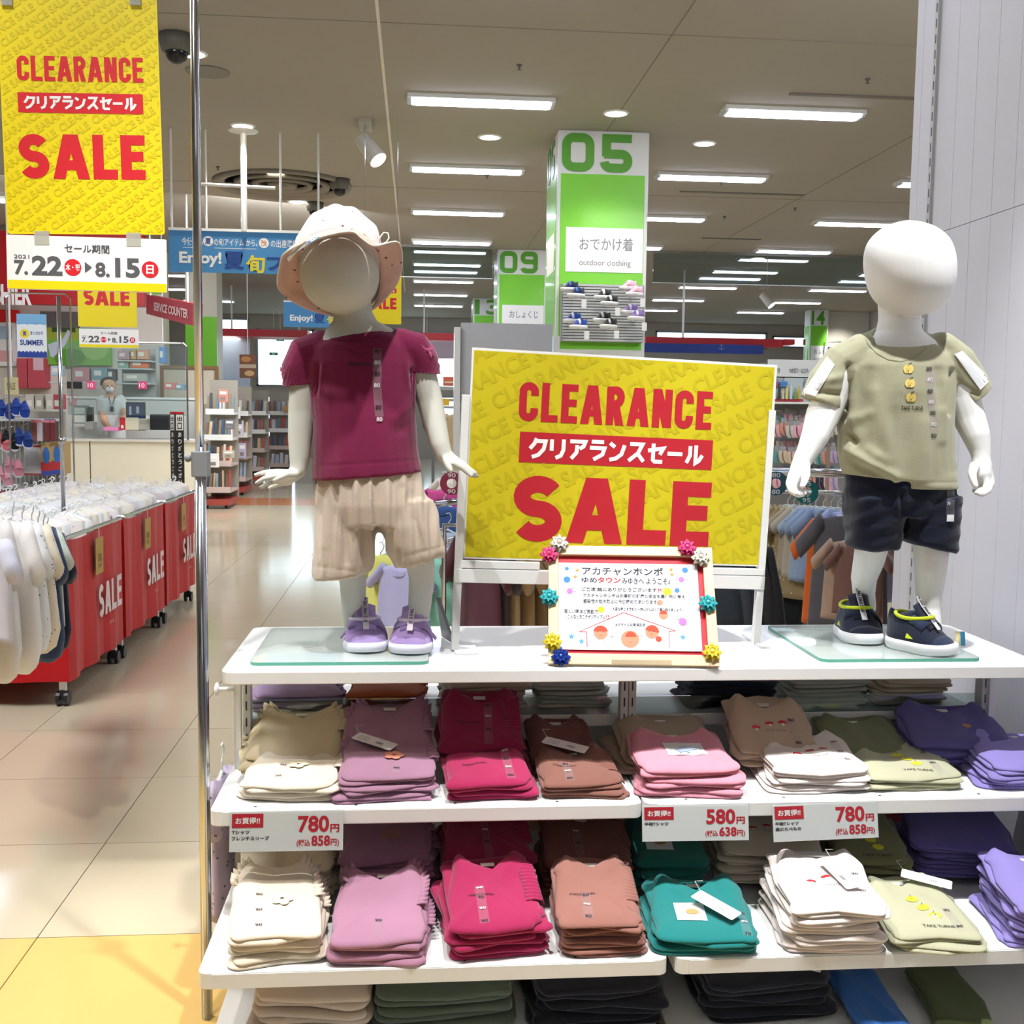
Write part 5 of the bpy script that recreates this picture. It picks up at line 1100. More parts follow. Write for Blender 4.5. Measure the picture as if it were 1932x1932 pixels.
stack(430,612,1826,S3,3,CR,'cream ruffled T-shirt with pale flower',U3,.265,'ruffle',(('flower','#eef0cc'),),None,('90',-.035,(.1,.3,.5),False),tilt=.16,t=.022,rz=.06)
stack(622,812,1826,S3,2,'#b08099','mauve ruffled T-shirt',U3,.265,'ruffle',(),None,('90',.0,(.2,),False),tilt=.16,t=.027)
stack(846,1040,1812,S3,3,'#9f2552','magenta gathered-sleeve T-shirt',U3,.255,'puff',(('happy',),),None,('90',-.03,(.05,.2,.33,.45),True),tilt=.20,t=.024,rz=.10)
stack(1052,1222,1806,S3,4,'#93655a','rosy brown gathered-sleeve T-shirt',U3,.245,'puff',(('happy',),),None,('90',-.022,(.05,.2,.34),True),tilt=.18,t=.018)
stack(1228,1438,1806,S3,2,'#1f7a78','teal T-shirt with white print panel',U3,.235,'tee',(('logo',),),(-.02,.115,-.80),('70',.085,(.05,.2,.35),True),tilt=.14,t=.020,rz=-.04)
stack(1478,1680,1802,S3,5,WH,'white T-shirt with red mushroom print',U3,.24,'tee',(('mush',),),(-.005,.155,-1.25),('90',.065,(.25,.5),False),tilt=.14,t=.019,rz=-.06)
stack(1690,1880,1800,S3,2,SG,'sage T-shirt with yellow apple print',U3,.24,'tee',(('apple',),),(.0,.20,-.5),('90',.055,(.1,.35),False),tilt=.12,rz=-.05)
stack(1905,2110,1796,S3,5,LI,'lilac T-shirt',U3,.24,'tee',(),tilt=.14,rz=-.1)
# bottom deck
BD = 'bottom deck'
for a,b_,n,col,cn,t_ in ((470,700,3,'#c2b09e','beige cotton trousers','pants'),(705,985,3,'#4d5748','dark olive trousers','pants'),(1000,1262,3,'#15151d','black leggings left of the bay joint','pants'),(1318,1590,3,'#14161f','black leggings right of the bay joint','pants'),(1640,1748,1,'#2a5c9e','bright blue ribbed leggings','pants'),(1785,1905,1,'#4c5632','khaki ribbed leggings','pants')):
    stack(a,b_,1932 if n == 3 else 1990,S4,n,col,cn,BD,.23,'pants',(),(.02,.06,-.5) if cn.startswith('black leggings r') else None,None,tilt=.14,t=.028 if n == 3 else .02,yback=2.2 if n == 3 else 2.10)
# clothes on the rear shelf under the table top
RS = 'rear shelf just below the table top'
for a,b_,n,col,cn in ((478,648,2,'#a58fb4','lavender bundle of baby wear'),(655,800,2,'#b5603f','rust orange bundle of baby wear'),(835,998,3,'#c9c3b2','off-white ruffled baby shirts'),(1012,1150,3,'#c4ccc8','pale grey striped baby shirts'),(1290,1470,3,'#1b2438','dark navy denim trousers'),(1488,1650,3,'#b9beb2','pale green printed baby shirts'),(1655,1800,3,'#cdbfa6','cream printed baby shirts')):
    stack(a,b_,1338,.632,n,col,cn,RS,.17,'pants' if 'denim' in cn else 'ruffle',(),None,None,tilt=.02,t=.022,yback=2.73)
# ---------------------------------------------------------------- clothes on hangers
HG = {}
def hang_proto(kind, w, h, col, seed, accent=None, dots=None):
    key = (kind, round(w,2), round(h,2), col, accent, dots)
    if key in HG: return HG[key]
    r = random.Random(seed); N = 14; hw = w/2
    mb = MB()
    prof = {'tee':[(0,.34,.010),(-.03,.62,.014),(-.07,.80,.018),(-.16,.76,.020),(-.45,.80,.020),(-.8,.84,.022),(-1,.86,.024)],
            'romper':[(0,.34,.018),(-.03,.62,.024),(-.07,.80,.03),(-.16,.74,.032),(-.5,.86,.045),(-.8,.92,.055),(-.95,.72,.05),(-1,.5,.03)],
            'trousers':[(0,.7,.02),(-.1,.74,.03),(-.4,.7,.03),(-1,.6,.028)],'skirt':[(0,.5,.02),(-.2,.62,.03),(-.6,.85,.05),(-1,1.0,.06)]}[kind]
    rings = []; fine = []
    for (z0,a0,b0),(z1,a1,b1) in zip(prof,prof[1:]):
        for q in range(3): t = q/3; fine.append((z0+(z1-z0)*t, a0+(a1-a0)*t, b0+(b1-b0)*t))
    fine.append(prof[-1])
    for z,a,b in fine:
        row = []
        for k in range(N*2):
            an = 2*PI*k/(N*2); wv = 1+.16*math.sin(an*5+z*6+seed)*min(1,-z*2.5)
            row.append(V((hw*a*math.cos(an), b*math.sin(an)*wv, z*h)))
        rings.append(row)
    mb.loft(rings); 
    if kind in ('tee','romper'):
        for s in (-1,1):
            rr = []
            for t in (0,.35,.7,1): 
                c_ = V((s*hw*(.60+.52*t),0,-h*(.055+.27*t))); ax = V((s*.35,0,.94)); e = .10*h*(1.0-.1*t)
                rr.append([c_+ax*(-e*math.cos(2*PI*k/10))*.9+V((0,.024*math.sin(2*PI*k/10),0)) for k in range(10)])
            mb.loft(rr)
    body = mb.mesh('garment'); body.materials.append(M(col,.9,kind='fabric',**({'dots':dots,'dscale':45,'dsize':.16} if dots else {}))); body.polygons.foreach_set('use_smooth',[True]*len(body.polygons))
    hb = MB(); hb.tube([(-hw*.5,0,-.012),(0,0,.012),(hw*.5,0,-.012)],.004,6); hb.tube([(0,0,.01),(0,0,.035),(.012,0,.05),(.016,0,.065),(.006,0,.078),(-.008,0,.074)],.0025,6)
    hm_ = hb.mesh('hanger'); hm_.materials.append(M('#dfe9ea',.3)); nk = MB()
    if kind in ('tee','romper'): 
        nk.loft([[V((hw*.33*math.cos(a),-.020*math.sin(a)-.006,-.003-.022*math.sin(a)+dz)) for a in [PI*i/10 for i in range(11)]] for dz in (0,-.012)],closed=False)
        nk = nk.mesh('neckband'); nk.materials.append(M(accent or col,.9,kind='knit'))
    else: nk = None
    HG[key] = (body, hm_, nk); return HG[key]
def hanging(name, lab, cat, p, rz, kind, w, h, col, group=None, seed=1, accent=None, dots=None, cuff=None):
    b_, hm_, nk = hang_proto(kind,w,h,col,seed,accent,dots); t = thing(name, lab, cat, p, rz, group)
    for me, n_ in ((b_,'garment'),(hm_,'hanger'),(nk,'neckband')):
        if me is None: continue
        o = bpy.data.objects.new(n_, me); COL.objects.link(o); o.parent = t
    return t

# ---------------------------------------------------------------- red sale bins with baby underwear
REDC = M('#c2141c',.6,kind='fabric')
bins = [(5.14,6.08),(6.13,7.07),(7.13,8.05)]; BN = ['front','middle','rear']
NTH = ['first','second','third','fourth','fifth','sixth','seventh','eighth','ninth','tenth','eleventh','twelfth','thirteenth','fourteenth','fifteenth','sixteenth','last']
for i,(ya_,yb_) in enumerate(bins):
    x1 = -1.585-(.0,.0,.0)[i]; x0 = x1-1.05; t = thing('sale_bin', f'red cloth covered sale bin on casters, {BN[i]} one of the row', 'sale bin', ((x0+x1)/2,(ya_+yb_)/2,0), 0, None)
    cl = MB(); o = []
    pts = [(x0,ya_),(x1,ya_),(x1,yb_),(x0,yb_)]; ring = []
    for (ax,ay),(bx,by) in zip(pts,pts[1:]+pts[:1]):
        for q in range(14):
            u_ = q/14; x = ax+(bx-ax)*u_; y = ay+(by-ay)*u_; nx,ny = (by-ay),-(bx-ax); L = math.hypot(nx,ny); w_ = .012*math.sin(q*1.3+i)*(.3+.7*(q not in (0,13))); ring.append((x+nx/L*w_*0, y+ny/L*w_*0, nx/L*w_, ny/L*w_))
    rows = []
    for z,k in ((.775,0),(.77,.4),(.55,.8),(.3,1.1),(.12,1.3)): rows.append([V((x+nx*k, y+ny*k, z-.012*math.sin(j*.45)*(z>.76))) for j,(x,y,nx,ny) in enumerate(ring)])
    cl.loft(rows,cap=False); cl.build('red_skirt', REDC, t, smooth=False, solid=.003)
    rl = MB(); rl.tube([(x0,ya_,.785),(x1,ya_,.785),(x1,yb_,.785),(x0,yb_,.785)],.011,8,True); rl.build('top_rail', CHROME, t)
    bs = MB(); bs.box((x0+.02,ya_+.02,.66),(x1-.02,yb_-.02,.68)); bs.build('tray', WMET, t)
    for cx in (x0+.04,x1-.04):
        for cy in (ya_+.04,yb_-.04):
            if cx < x1-.5 and i: continue
            m = MB(); m.box((cx-.014,cy-.014,.07),(cx+.014,cy+.014,.70)); lg = m.build('leg', WMET, t)
            m = MB()
            for dx in (-.018,.018): m.tube([(cx+dx-.009,cy,.034),(cx+dx+.009,cy,.034)],.034,14)
            m.box((cx-.012,cy-.02,.03),(cx+.012,cy+.02,.075)); m.build('caster', M('#1f1f21',.4), lg)
    F = Frame((x1+.012,ya_,0),(x1+.012,yb_,0),(x1+.012,ya_,1)); m = MB(); word(m,F,'SALE',.42,.335,.84,.50,.034,.018,{'A':1.25},c=.012); m.build('sale_lettering', M('#e7dcdc',.6), t)
    m = MB(); put_text(m,F,'セール',.60,.27,.68,.29,.012,.02); m.build('small_lettering', M('#d9b9b9',.6), t)
    m = MB(); F2 = Frame((x1+.02,ya_+.36,0),(x1+.02,yb_,0),(x1+.035,ya_+.36,1)); panel(F2,.0,.56,.13,.74,.002).build('tan_tag', M('#b99a4e',.6), t); m.tube([F2.P(.06,.74,0),F2.P(.05,.79,.0),F2.P(.03,.80,0)],.002,6); m.build('tag_string', M('#dcdcdc',.5), t)
    m = MB(); put_text(m,F2,'50%',.03,.62,.10,.66,.001,.02); put_text(m,F2,'OFF',.03,.59,.10,.61,.001,.02); m.build('tag_lettering', M('#8f7432',.6), t)
    # garments standing in the bin with their hanger hooks up
    cols = ['#f2ede6','#eef0f2','#f5efe2','#ece6e8']; gi = 0
    for row in range(4):
        for k in range(11):
            x = x1-.13-row*.25+rnd.uniform(-.02,.02); y = ya_+.06+k*(yb_-ya_-.12)/10+rnd.uniform(-.01,.01); cidx = rnd.randrange(4)
            key = ('bin',cidx)
            if key not in HG:
                b_ = MB(); rr = random.Random(cidx); rings = []
                for z,a,b2 in ((.0,.085,.014),(.07,.11,.022),(.15,.10,.020),(.178,.04,.010)):
                    rings.append([V((a*math.cos(2*PI*q/12),b2*math.sin(2*PI*q/12)+rr.uniform(-.004,.004),z)) for q in range(12)])
                b_.loft(rings); me = b_.mesh('garment'); me.materials.append(M(cols[cidx],.85,kind='fabric',dots=['#9db6d8','#e9b9c4','#d8d8c8','#a9c3dd'][cidx],dscale=26,dsize=.10))
                h_ = MB(); h_.tube([(0,0,.15),(0,0,.19),(.012,0,.20),(.014,0,.212),(.0,0,.220),(-.010,0,.212)],.0035,6); h2 = h_.mesh('hanger_hook'); h2.materials.append(M('#f3f4f4',.3)); HG[key] = (me,h2)
            t2 = thing('baby_undershirt', f'{["cream","white","ivory","pinkish white"][cidx]} baby undershirt, {BN[i]} red bin, row {["nearest the aisle","second from aisle","third from aisle","farthest from aisle"][row]}, {NTH[k]} from front','baby clothes',(x,y,.682),rnd.uniform(-.35,.35),f'baby undershirts in the {BN[i]} red bin'); t2.rotation_euler.x = rnd.uniform(-.45,-.05)
            for me,n_ in zip(HG[key],('garment','hanger_hook')): o = bpy.data.objects.new(n_, me); COL.objects.link(o); o.parent = t2
# table of yellowish undershirts behind the front bins
t = thing('goods_table','low chrome table of pale yellow baby wear behind the red bins','table',(-2.9,7.0,0)); m = MB(); m.box((-3.9,6.2,.70),(-2.75,7.98,.74)); m.build('table_top', WMET, t)
for x in (-3.85,-2.8):
    for y in (6.25,7.93): m = MB(); m.box((x-.015,y-.015,0),(x+.015,y+.015,.70)); m.build('leg', CHROME, t)
for row in range(3):
    for k in range(10):
        cidx = 2; t2 = thing('baby_undershirt',f'pale yellowish baby undershirt on the table behind the bins, {NTH[row]} row, {NTH[k]} from front','baby clothes',(-2.92-row*.27+rnd.uniform(-.02,.02),6.32+k*.165,.742),rnd.uniform(-.3,.3),'pale undershirts on the table behind the bins'); t2.rotation_euler.x = rnd.uniform(-.4,-.05)
        for me,n_ in zip(HG[('bin',2)],('garment','hanger_hook')): o = bpy.data.objects.new(n_, me); COL.objects.link(o); o.parent = t2

# sign pole in the bins, small SUMMER banner with wire frame
p = at(119,930,6.0); t = thing('sign_pole','slim chrome sign pole standing in the red sale bins','pole',(p.x,6.0,.68)); m = MB(); m.tube([(p.x,6.0,.68),(p.x,6.0,1.95)],.011,10); m.tube([(p.x,6.0,1.18),(p.x,6.0,1.22)],.018,10); m.build('tube', CHROME, t, smooth=True)
F = facing((0,7.3,0)); a0,b0,a1,b1 = F.box(31,592,89,675); t = thing('summer_banner','small blue and white SUMMER banner hanging below the date card','banner',((a0+a1)/2,7.3,b0)); W_,H_ = a1-a0,b1-b0
panel(F,a0,b0,a1,b1,.003).build('cloth', M('#e9f1f8',.7), t)
m = MB(); rect(m,F,a0,b0+.80*H_,a1,b1,.0006)
for i in range(7): disc(m,F,a0+W_*(i+.5)/7,b0+.80*H_,W_/11,.0006,ry=W_/(14+5*(i%2)),n=10)
m.build('sky_print', M('#7fb9e6',.7), t); m = MB(); rect(m,F,a0,b0,a1,b0+.12*H_,.0006)
for i in range(8): disc(m,F,a0+W_*(i+.5)/8,b0+.11*H_,W_/17,.0007,n=8)
m.build('wave_print', M('#27449c',.7), t); m = MB(); disc(m,F,a0+.26*W_,b0+.55*H_,.16*W_,.001); m.build('sun_print', M('#f3dc3c',.7), t)
m = MB(); put_text(m,F,'夏',a0+.19*W_,b0+.50*H_,a0+.33*W_,b0+.60*H_,.0015,.02); put_text(m,F,'まっさかり',a0+.46*W_,b0+.52*H_,a0+.88*W_,b0+.61*H_,.0015,.02); put_text(m,F,'SUMMER',a0+.1*W_,b0+.28*H_,a0+.9*W_,b0+.41*H_,.0015,.03); m.build('banner_lettering', M('#3b4f9b',.7), t)
m = MB(); m.tube([(a0-.06,7.3,.9),(a0-.06,7.3,b1+.10),(a0-.03,7.3,b1+.13),(a1+.12,7.3,b1+.13),(a1+.15,7.3,b1+.10),(a1+.15,7.3,.9)],.006,8); m.build('wire_frame', CHROME, t)

# rompers on the nearest rack at the left edge
RK = thing('left_clothes_rack','chrome rail of baby rompers cut off by the left picture edge','clothes rack',(-2.0,4.1,0)); m = MB(); m.tube([(-1.80,3.85,0),(-1.80,3.85,1.02),(-1.80,4.05,1.02),(-2.9,4.75,1.02)],.012,8); m.build('rail', CHROME, RK, smooth=True)
RD = [((10,985),3.55,-.9,'romper',.34,.50,'#d9d5d3','white ribbed romper with grey edging, nearest on the left rack'),((48,985),3.75,-.85,'romper',.34,.50,'#e7e3e0','white checked romper, second on the left rack'),((66,990),3.95,-.8,'romper',.32,.46,'#e2e2e2','white floral romper on the left rack'),
  ((84,992),4.1,-.8,'romper',.33,.46,'#e4d8c2','cream dotted romper on the left rack'),((96,998),4.25,-.8,'romper',.32,.50,'#2c3c5c','navy romper on the left rack'),((106,1002),4.4,-.8,'tee',.34,.36,'#c9d3c6','pale mint long-sleeved baby top on the left rack'),((112,1008),4.6,-.75,'romper',.32,.48,'#1d1f33','dark navy romper, farthest on the left rack')]
for i,((x,y),Y,rz,k_,w_,h_,c_,lab) in enumerate(RD): hanging('baby_romper',lab,'baby clothes',at(x-24,y-2,Y),rz,k_,w_,h_,c_,None,i,dots={'white floral romper on the left rack':'#7d8aa6','cream dotted romper on the left rack':'#a9885c'}.get(lab))
hanging('baby_cap_shirt','pale lilac baby shirt with dark tab at the picture edge','baby clothes',at(-12,1015,3.35),-.9,'tee',.30,.30,'#cfd0e2')

# shoe rack at the left edge
t = thing('shoe_rack','white grid rack with hanging baby shoes and boxes at the left edge','rack',(at(70,950,8.2).x,8.4,0)); xa_,xb_ = at(-60,800,8.4).x, at(116,800,8.4).x
m = MB(); m.box((xa_,8.45,.0),(xb_,8.5,1.34)); m.build('back_board', M('#a9a59c',.6), t)
for z in (.79,1.27): m = MB(); m.box((xa_,8.1,z),(xb_,8.45,z+.02)); m.build('shelf', WMET, t)
for i in range(22): m = MB(); x = xa_+(xb_-xa_)*i/21; m.tube([(x,8.44,.80),(x,8.44,1.27)],.003,5); m.build('grid_wire', WMET, t)
m = MB(); m.box((at(75,770,8).x,8.08,1.262),(xb_+.05,8.10,1.29)); m.build('blue_shelf_edge', M('#4a86c9',.5), t)
for x,y,c_,lab in ((8,775,'#23439b','blue baby shoes, top left of the shoe rack'),(36,772,'#2247a6','blue baby shoes with white tag on the rack'),(3,834,'#e2777d','coral baby shoes at the picture edge'),(17,832,'#17181b','black baby shoes on the rack'),(42,828,'#20408f','dark blue baby shoes in the second row'),(6,900,'#e3a3b2','pink baby shoes in the third row at the edge'),(24,882,'#d68c9e','rose baby shoes in the third row'),(8,945,'#d95f70','red pink baby shoes in the lowest row')):
    p = at(x,y,7.9); tt = thing('baby_shoes', lab, 'baby shoes', p)
    for s_ in (0,1):
        q = bpy.data.objects.new('shoe', None); COL.objects.link(q); q.parent = tt; q.location = (s_*.05-.02,0,-.02*s_); q.rotation_euler = (1.15,0,.4+.2*s_)
        shoe_parts(q, M(c_,.6,kind='fabric'), M('#dfe3ee',.5), M(c_,.5), .12,.06, detail=False)
    m = MB(); m.tube([(0,.1,.1),(0,0,.09),(0,0,.03)],.004,6); m.build('hook', CHROME, tt, world=False)
def pbox(name, lab, cat, x0,y0,x1,y1,Y,dep,col,prints=(),top=True,parent=None,rz=0,hang=False):
    a = at(x0,y1,Y); b = at(x1,y0,Y); F = facing((a.x,Y-.0005,a.z)); W_,H_ = b.x-a.x,b.z-a.z
    t = thing(name, lab, cat, ((a.x+b.x)/2,Y+dep/2,a.z)) if parent is None else parent
    m = MB(); m.box((a.x,Y,a.z),(b.x,Y+dep,b.z)); m.build('body' if parent is None else name, M(col,.55), t, bevel=min(.006,W_*.08))
    if hang:
        m = MB(); m.tube([(a.x+W_*.5,Y+dep/2,b.z),(a.x+W_*.5,Y+dep/2,ZC)],.008,6); m.build('hanging_rod', WMET, t)
    for pr_ in prints:
        m = MB()
        if pr_[0] == 'r': rect(m,F,W_*pr_[2],H_*pr_[3],W_*pr_[4],H_*pr_[5],.001); m.build('print', M(pr_[1],.6), t)
        elif pr_[0] == 'd': disc(m,F,W_*pr_[2],H_*pr_[3],W_*pr_[4],.002,ry=H_*pr_[5]); m.build('print', M(pr_[1],.6), t)
        elif pr_[0] == 't': put_text(m,F,pr_[6],W_*pr_[2],H_*pr_[3],W_*pr_[4],H_*pr_[5],.002,.02); m.build('lettering', M(pr_[1],.6), t)
    return t
pbox('picture_box','white and red packed toy box on the shoe rack shelf','box',46,840,77,896,8.15,.2,'#dcdcda',(('r','#b93a3c',0,.93,1,1),('r','#b93a3c',0,0,1,.05),('r','#c9c9cc',.1,.3,.9,.8)))
for i,x in enumerate((78,98)): pbox('picture_box',('left' if i==0 else 'right')+' red and blue balloon toy box on the shoe rack shelf','box',x,836-i*2,x+19,897-i*2,8.12,.2,'#c9ab6e',(('r','#c8383b',0,.14,1,.42),('r','#4154ad',0,0,1,.14),('d','#3e78c2',.5,.62,.32,.26)))
for i,(x,c_) in enumerate(((60,'#8c5048'),(70,'#d9c9d2'),(84,'#7d2f36'),(95,'#7d3038'))): pbox('hair_clip_card',['brown','pale lilac','dark red left','dark red right'][i]+' accessory card hanging on the shoe rack','accessory card',x,792,x+9,832,8.05,.02,c_,(('r','#e48b94',0,.86,1,1),))
for i,(x,c_) in enumerate(((48,'#cfc9bb'),(66,'#b7b2a6'),(86,'#d4cfc6'),(100,'#c04a5c'))): pbox('goods_packet',['beige','grey','pale','red'][i]+' slanted packet on top of the shoe rack','packet',x,744,x+15,772,8.2,.12,c_,(('r','#efe9dd',.2,.2,.8,.6),))
pbox('yellow_header_board','pale yellow header board behind the shoe rack','board',8,712,34,745,8.4,.01,'#d9cf9e',(('t','#8c8658',.2,.3,.8,.7,'SALE'),),hang=True)

# ---------------------------------------------------------------- cashier counter, Y about 15
YC = 15.0
def X_(px,Y,py=800): return at(px,py,Y).x
t = thing('cashier_counter','long cream cashier counter behind the red bins','counter',((X_(60,YC)+X_(372,YC))/2,YC+.35,0))
for i,(a,b_) in enumerate(((60,168),(168,372))):
    m = MB(); m.box((X_(a,YC)+.01,YC,.14),(X_(b_,YC)-.005,YC+.7,.92)); m.build('front_panel', M('#e9e2cd',.5), t, bevel=.004)
m = MB(); m.box((X_(60,YC),YC+.06,0),(X_(372,YC),YC+.66,.14)); m.build('kick_base', M('#9fa09a',.6), t)
m = MB(); m.box((X_(60,YC)-.02,YC-.03,.92),(X_(372,YC)+.02,YC+.74,.95)); m.build('worktop', M('#d8d5cc',.4), t)
m = MB(); m.box((X_(112,YC),YC+.5,.95),(X_(175,YC),YC+.7,1.10)); m.build('raised_ledge', M('#b9b9b5',.5), t)
# back counter and lower partition
t = thing('back_partition','pale grey low partition behind the cashier','partition',(X_(250,16.5),16.6,0)); m = MB(); m.box((X_(90,16.5),16.5,0),(X_(372,16.5),16.6,1.49)); m.build('panel', M('#cfcfca',.6), t); m = MB(); m.box((X_(90,16.5),16.48,1.49),(X_(372,16.5),16.62,1.52)); m.build('top_cap', WMET, t)
# cashier
Pn = thing('person','person with dark hair in a white shirt and face mask, standing behind the counter','person',(X_(212,15.95),15.95,0))
Yp = 15.95; b = MB(); P_ = lambda x,y,dY=0: at(x,y,Yp+dY)
def ring_(px,py,rx,ry,dY=0,n=16): c_ = P_(px,py,dY); return [c_+V((rx*math.cos(2*PI*k/n),ry*math.sin(2*PI*k/n),0)) for k in range(n)]
z_ = lambda py: P_(212,py).z
b.loft([ring_(207,746,.055,.055),ring_(208,738,.06,.06),ring_(207,735,.075,.08),ring_(206,729,.092,.105),ring_(205,722,.094,.108),ring_(205,716,.075,.085),ring_(205,713,.03,.03)])
b.ball(P_(207,731,-.112),(.014,.02,.022)); b.ball(P_(193.5,730),(.014,.02,.03)); b.ball(P_(218,730),(.014,.02,.03))
b.loft([ring_(209,748,.07,.07),ring_(209,752,.19,.10),ring_(210,770,.19,.115),ring_(211,800,.17,.115),ring_(211,850,.19,.12),ring_(208,945,.08,.08)])
limb(b,[(194,755,Yp,.06),(193,775,Yp-.05,.055),(196,795,Yp-.2,.042),(203,803,Yp-.42,.032)]); limb(b,[(228,755,Yp,.06),(234,772,Yp-.05,.052),(237,785,Yp-.2,.045),(232,800,Yp-.42,.032)])
for cx,sx in ((205,1),(230,-1)):
    limb(b,[(cx,804,Yp-.44,.03),(cx,806,Yp-.50,.028)],10)
    for f in range(4): limb(b,[(cx-3+2*f,806,Yp-.50,.011),(cx-3+2*f,808,Yp-.545,.010),(cx-2.6+1.9*f,810,Yp-.56,.008)],8)
    limb(b,[(cx+4*sx,804,Yp-.46,.011),(cx+5*sx,807,Yp-.50,.009)],8)
link('body', local(voxel(b,.011,2),Pn), M('#d9a887',.6), Pn, True)
b = MB(); b.loft([ring_(209,750,.085,.085),ring_(209,753,.205,.115),ring_(210,770,.205,.135),ring_(211,800,.185,.135),ring_(211,830,.20,.135)]); limb(b,[(194,755,Yp,.075),(192,775,Yp-.04,.07)]); limb(b,[(228,755,Yp,.075),(235,774,Yp-.05,.066)]); link('shirt', local(voxel(b,.013,2),Pn), M('#e2e1e0',.8,kind='fabric'), Pn, True)
b = MB(); b.loft([ring_(204,728,.104,.10,.03),ring_(204,722,.108,.115,.02),ring_(204,716,.095,.10,.015),ring_(204,712,.055,.06,.01),ring_(204,711,.01,.01)]); b.build('hair', M('#201b1c',.6,kind='fabric'), Pn, smooth=True)
b = MB(); b.ball(P_(207,735,-.085),(.06,.04,.045)); b.build('face_mask', M('#dfe3e6',.7), Pn, smooth=True)
b = MB()
for x in (203,211): b.ball(P_(x,727.5,-.103),(.012,.008,.007))
b.build('eyes', DK, Pn, smooth=True)
b = MB(); b.tube([P_(205,748,-.10),P_(211,768,-.16),P_(217,748,-.10)],.008,6); b.cbox(P_(211,772,-.16),(.05,.01,.07)); b.build('lanyard', M('#2b2b33',.6), Pn)
# things on the counter
pbox('monitor','dark flat monitor with blue screen beside the cashier','monitor',238,759,273,812,15.35,.05,'#17181c',(('r','#24355f',.04,.08,.96,.94),('r','#c3cbe0',.18,.55,.3,.85),('r','#c3cbe0',.55,.6,.7,.85)))
pbox('counter_sign','small red and cream sign standing on the counter','sign',226,788,261,811,15.0,.03,'#d8d2bd',(('r','#c22634',0,0,.3,1),('t','#ffffff',.05,.1,.22,.4,'鳥')))
pbox('register','cream cash register box on the counter','register',262,790,283,811,15.2,.3,'#cfccbd',(('r','#b5b2a6',.1,.5,.9,.9),))
pbox('black_case','black register drawer box at the counter end','box',283,782,318,811,15.15,.4,'#17191f',(('r','#262a33',.05,.7,.95,.95),))
pbox('card_terminal','grey payment terminal with two white panels on the counter','terminal',138,765,163,799,15.3,.15,'#7e8788',(('r','#dcded8',.1,.52,.9,.88),('r','#dcded8',.1,.06,.9,.46)))
pbox('speaker_box','narrow black box beside the payment terminal','box',166,768,173,795,15.3,.1,'#26272a')
pbox('scale_box','grey receipt printer on the left of the counter','printer',160,796,176,810,15.1,.2,'#a2a39c')
pbox('pink_tray','pink cash tray on the cashier counter','tray',195,806,223,813,14.98,.2,'#e48ac0')
pbox('keyboard','black keyboard on a stand by the register','keyboard',298,806,340,811,15.3,.2,'#1c1d20')
# clear screen with wire frame
t = thing('clear_screen','clear acrylic splash screen hanging over the counter','screen',(X_(240,14.95),14.95,.95)); a = at(125,785,14.95); c_ = at(352,648,14.95)
m = MB(); m.box((a.x+.02,14.948,a.z+.02),(c_.x-.02,14.952,c_.z-.02)); m.build('pane', M('#e6eeee',.03,kind='glass',haze=.03,milk=.05), t)
m = MB(); m.tube([(a.x+.9,14.95,c_.z),(c_.x-.04,14.95,c_.z),(c_.x,14.95,c_.z-.04),(c_.x,14.95,.95)],.014,8); m.build('wire_frame', CHROME, t)
for i,(x,lab) in enumerate(((163,'pink ten percent tag on the clear screen, left'),(260,'pink ten percent tag on the clear screen, right'))): pbox('pink_sign',lab,'sign',x,720,x+17,734,14.9,.01,'#d5447c',(('t','#f6dbe6',.15,.2,.75,.8,'10'),))
pbox('menu_display','black strip display left of the pink tag','display',126,720,154,733,14.9,.03,'#191a1c')
# black exit pillar with vertical lettering
for i,(x0_,x1_,rz) in enumerate(((319,332,0),(332,345,0))): pass
t = thing('exit_pillar','black two-sided exit queue pillar with white vertical lettering','sign pillar',(X_(332,12.5),12.5,0)); xa_,xb_,xm_ = X_(319,12.5),X_(345,12.5),X_(332,12.5); zt = at(330,777,12.5).z; zb_ = at(330,812,12.5).z
m = MB(); m.prism([(xa_,12.55),(xm_,12.45),(xb_,12.55),(xm_,12.68)],0,zt); m.build('body', M('#1b1b1d',.4), t)
for q0,q1 in (((xa_,12.55),(xm_,12.45)),((xm_,12.45),(xb_,12.55))):
    F = Frame((q0[0],q0[1],0),(q1[0],q1[1],0),(q0[0],q0[1],1)); w_ = math.dist(q0,q1); m = MB(); rect(m,F,.1*w_,zb_,.9*w_,zt-.03,.002); m.build('white_plate', WPR, t); m = MB()
    put_text(m,F,'出',.22*w_,zb_+(zt-zb_)*.5,.78*w_,zt-.05,.004,.03); put_text(m,F,'口',.25*w_,zb_+.01,.75*w_,zb_+(zt-zb_)*.42,.004,.03); m.build('black_lettering', DK, t); m = MB()
    for k_,ch in enumerate('ありがとうございます'): put_text(m,F,ch,.3*w_,zb_-.075-.075*k_,.7*w_,zb_-.02-.075*k_,.003,.02)
    m.build('white_lettering', WPR, t); m = MB(); rect(m,F,0,zt-.022,w_,zt,.003); m.build('red_edge', RED, t)

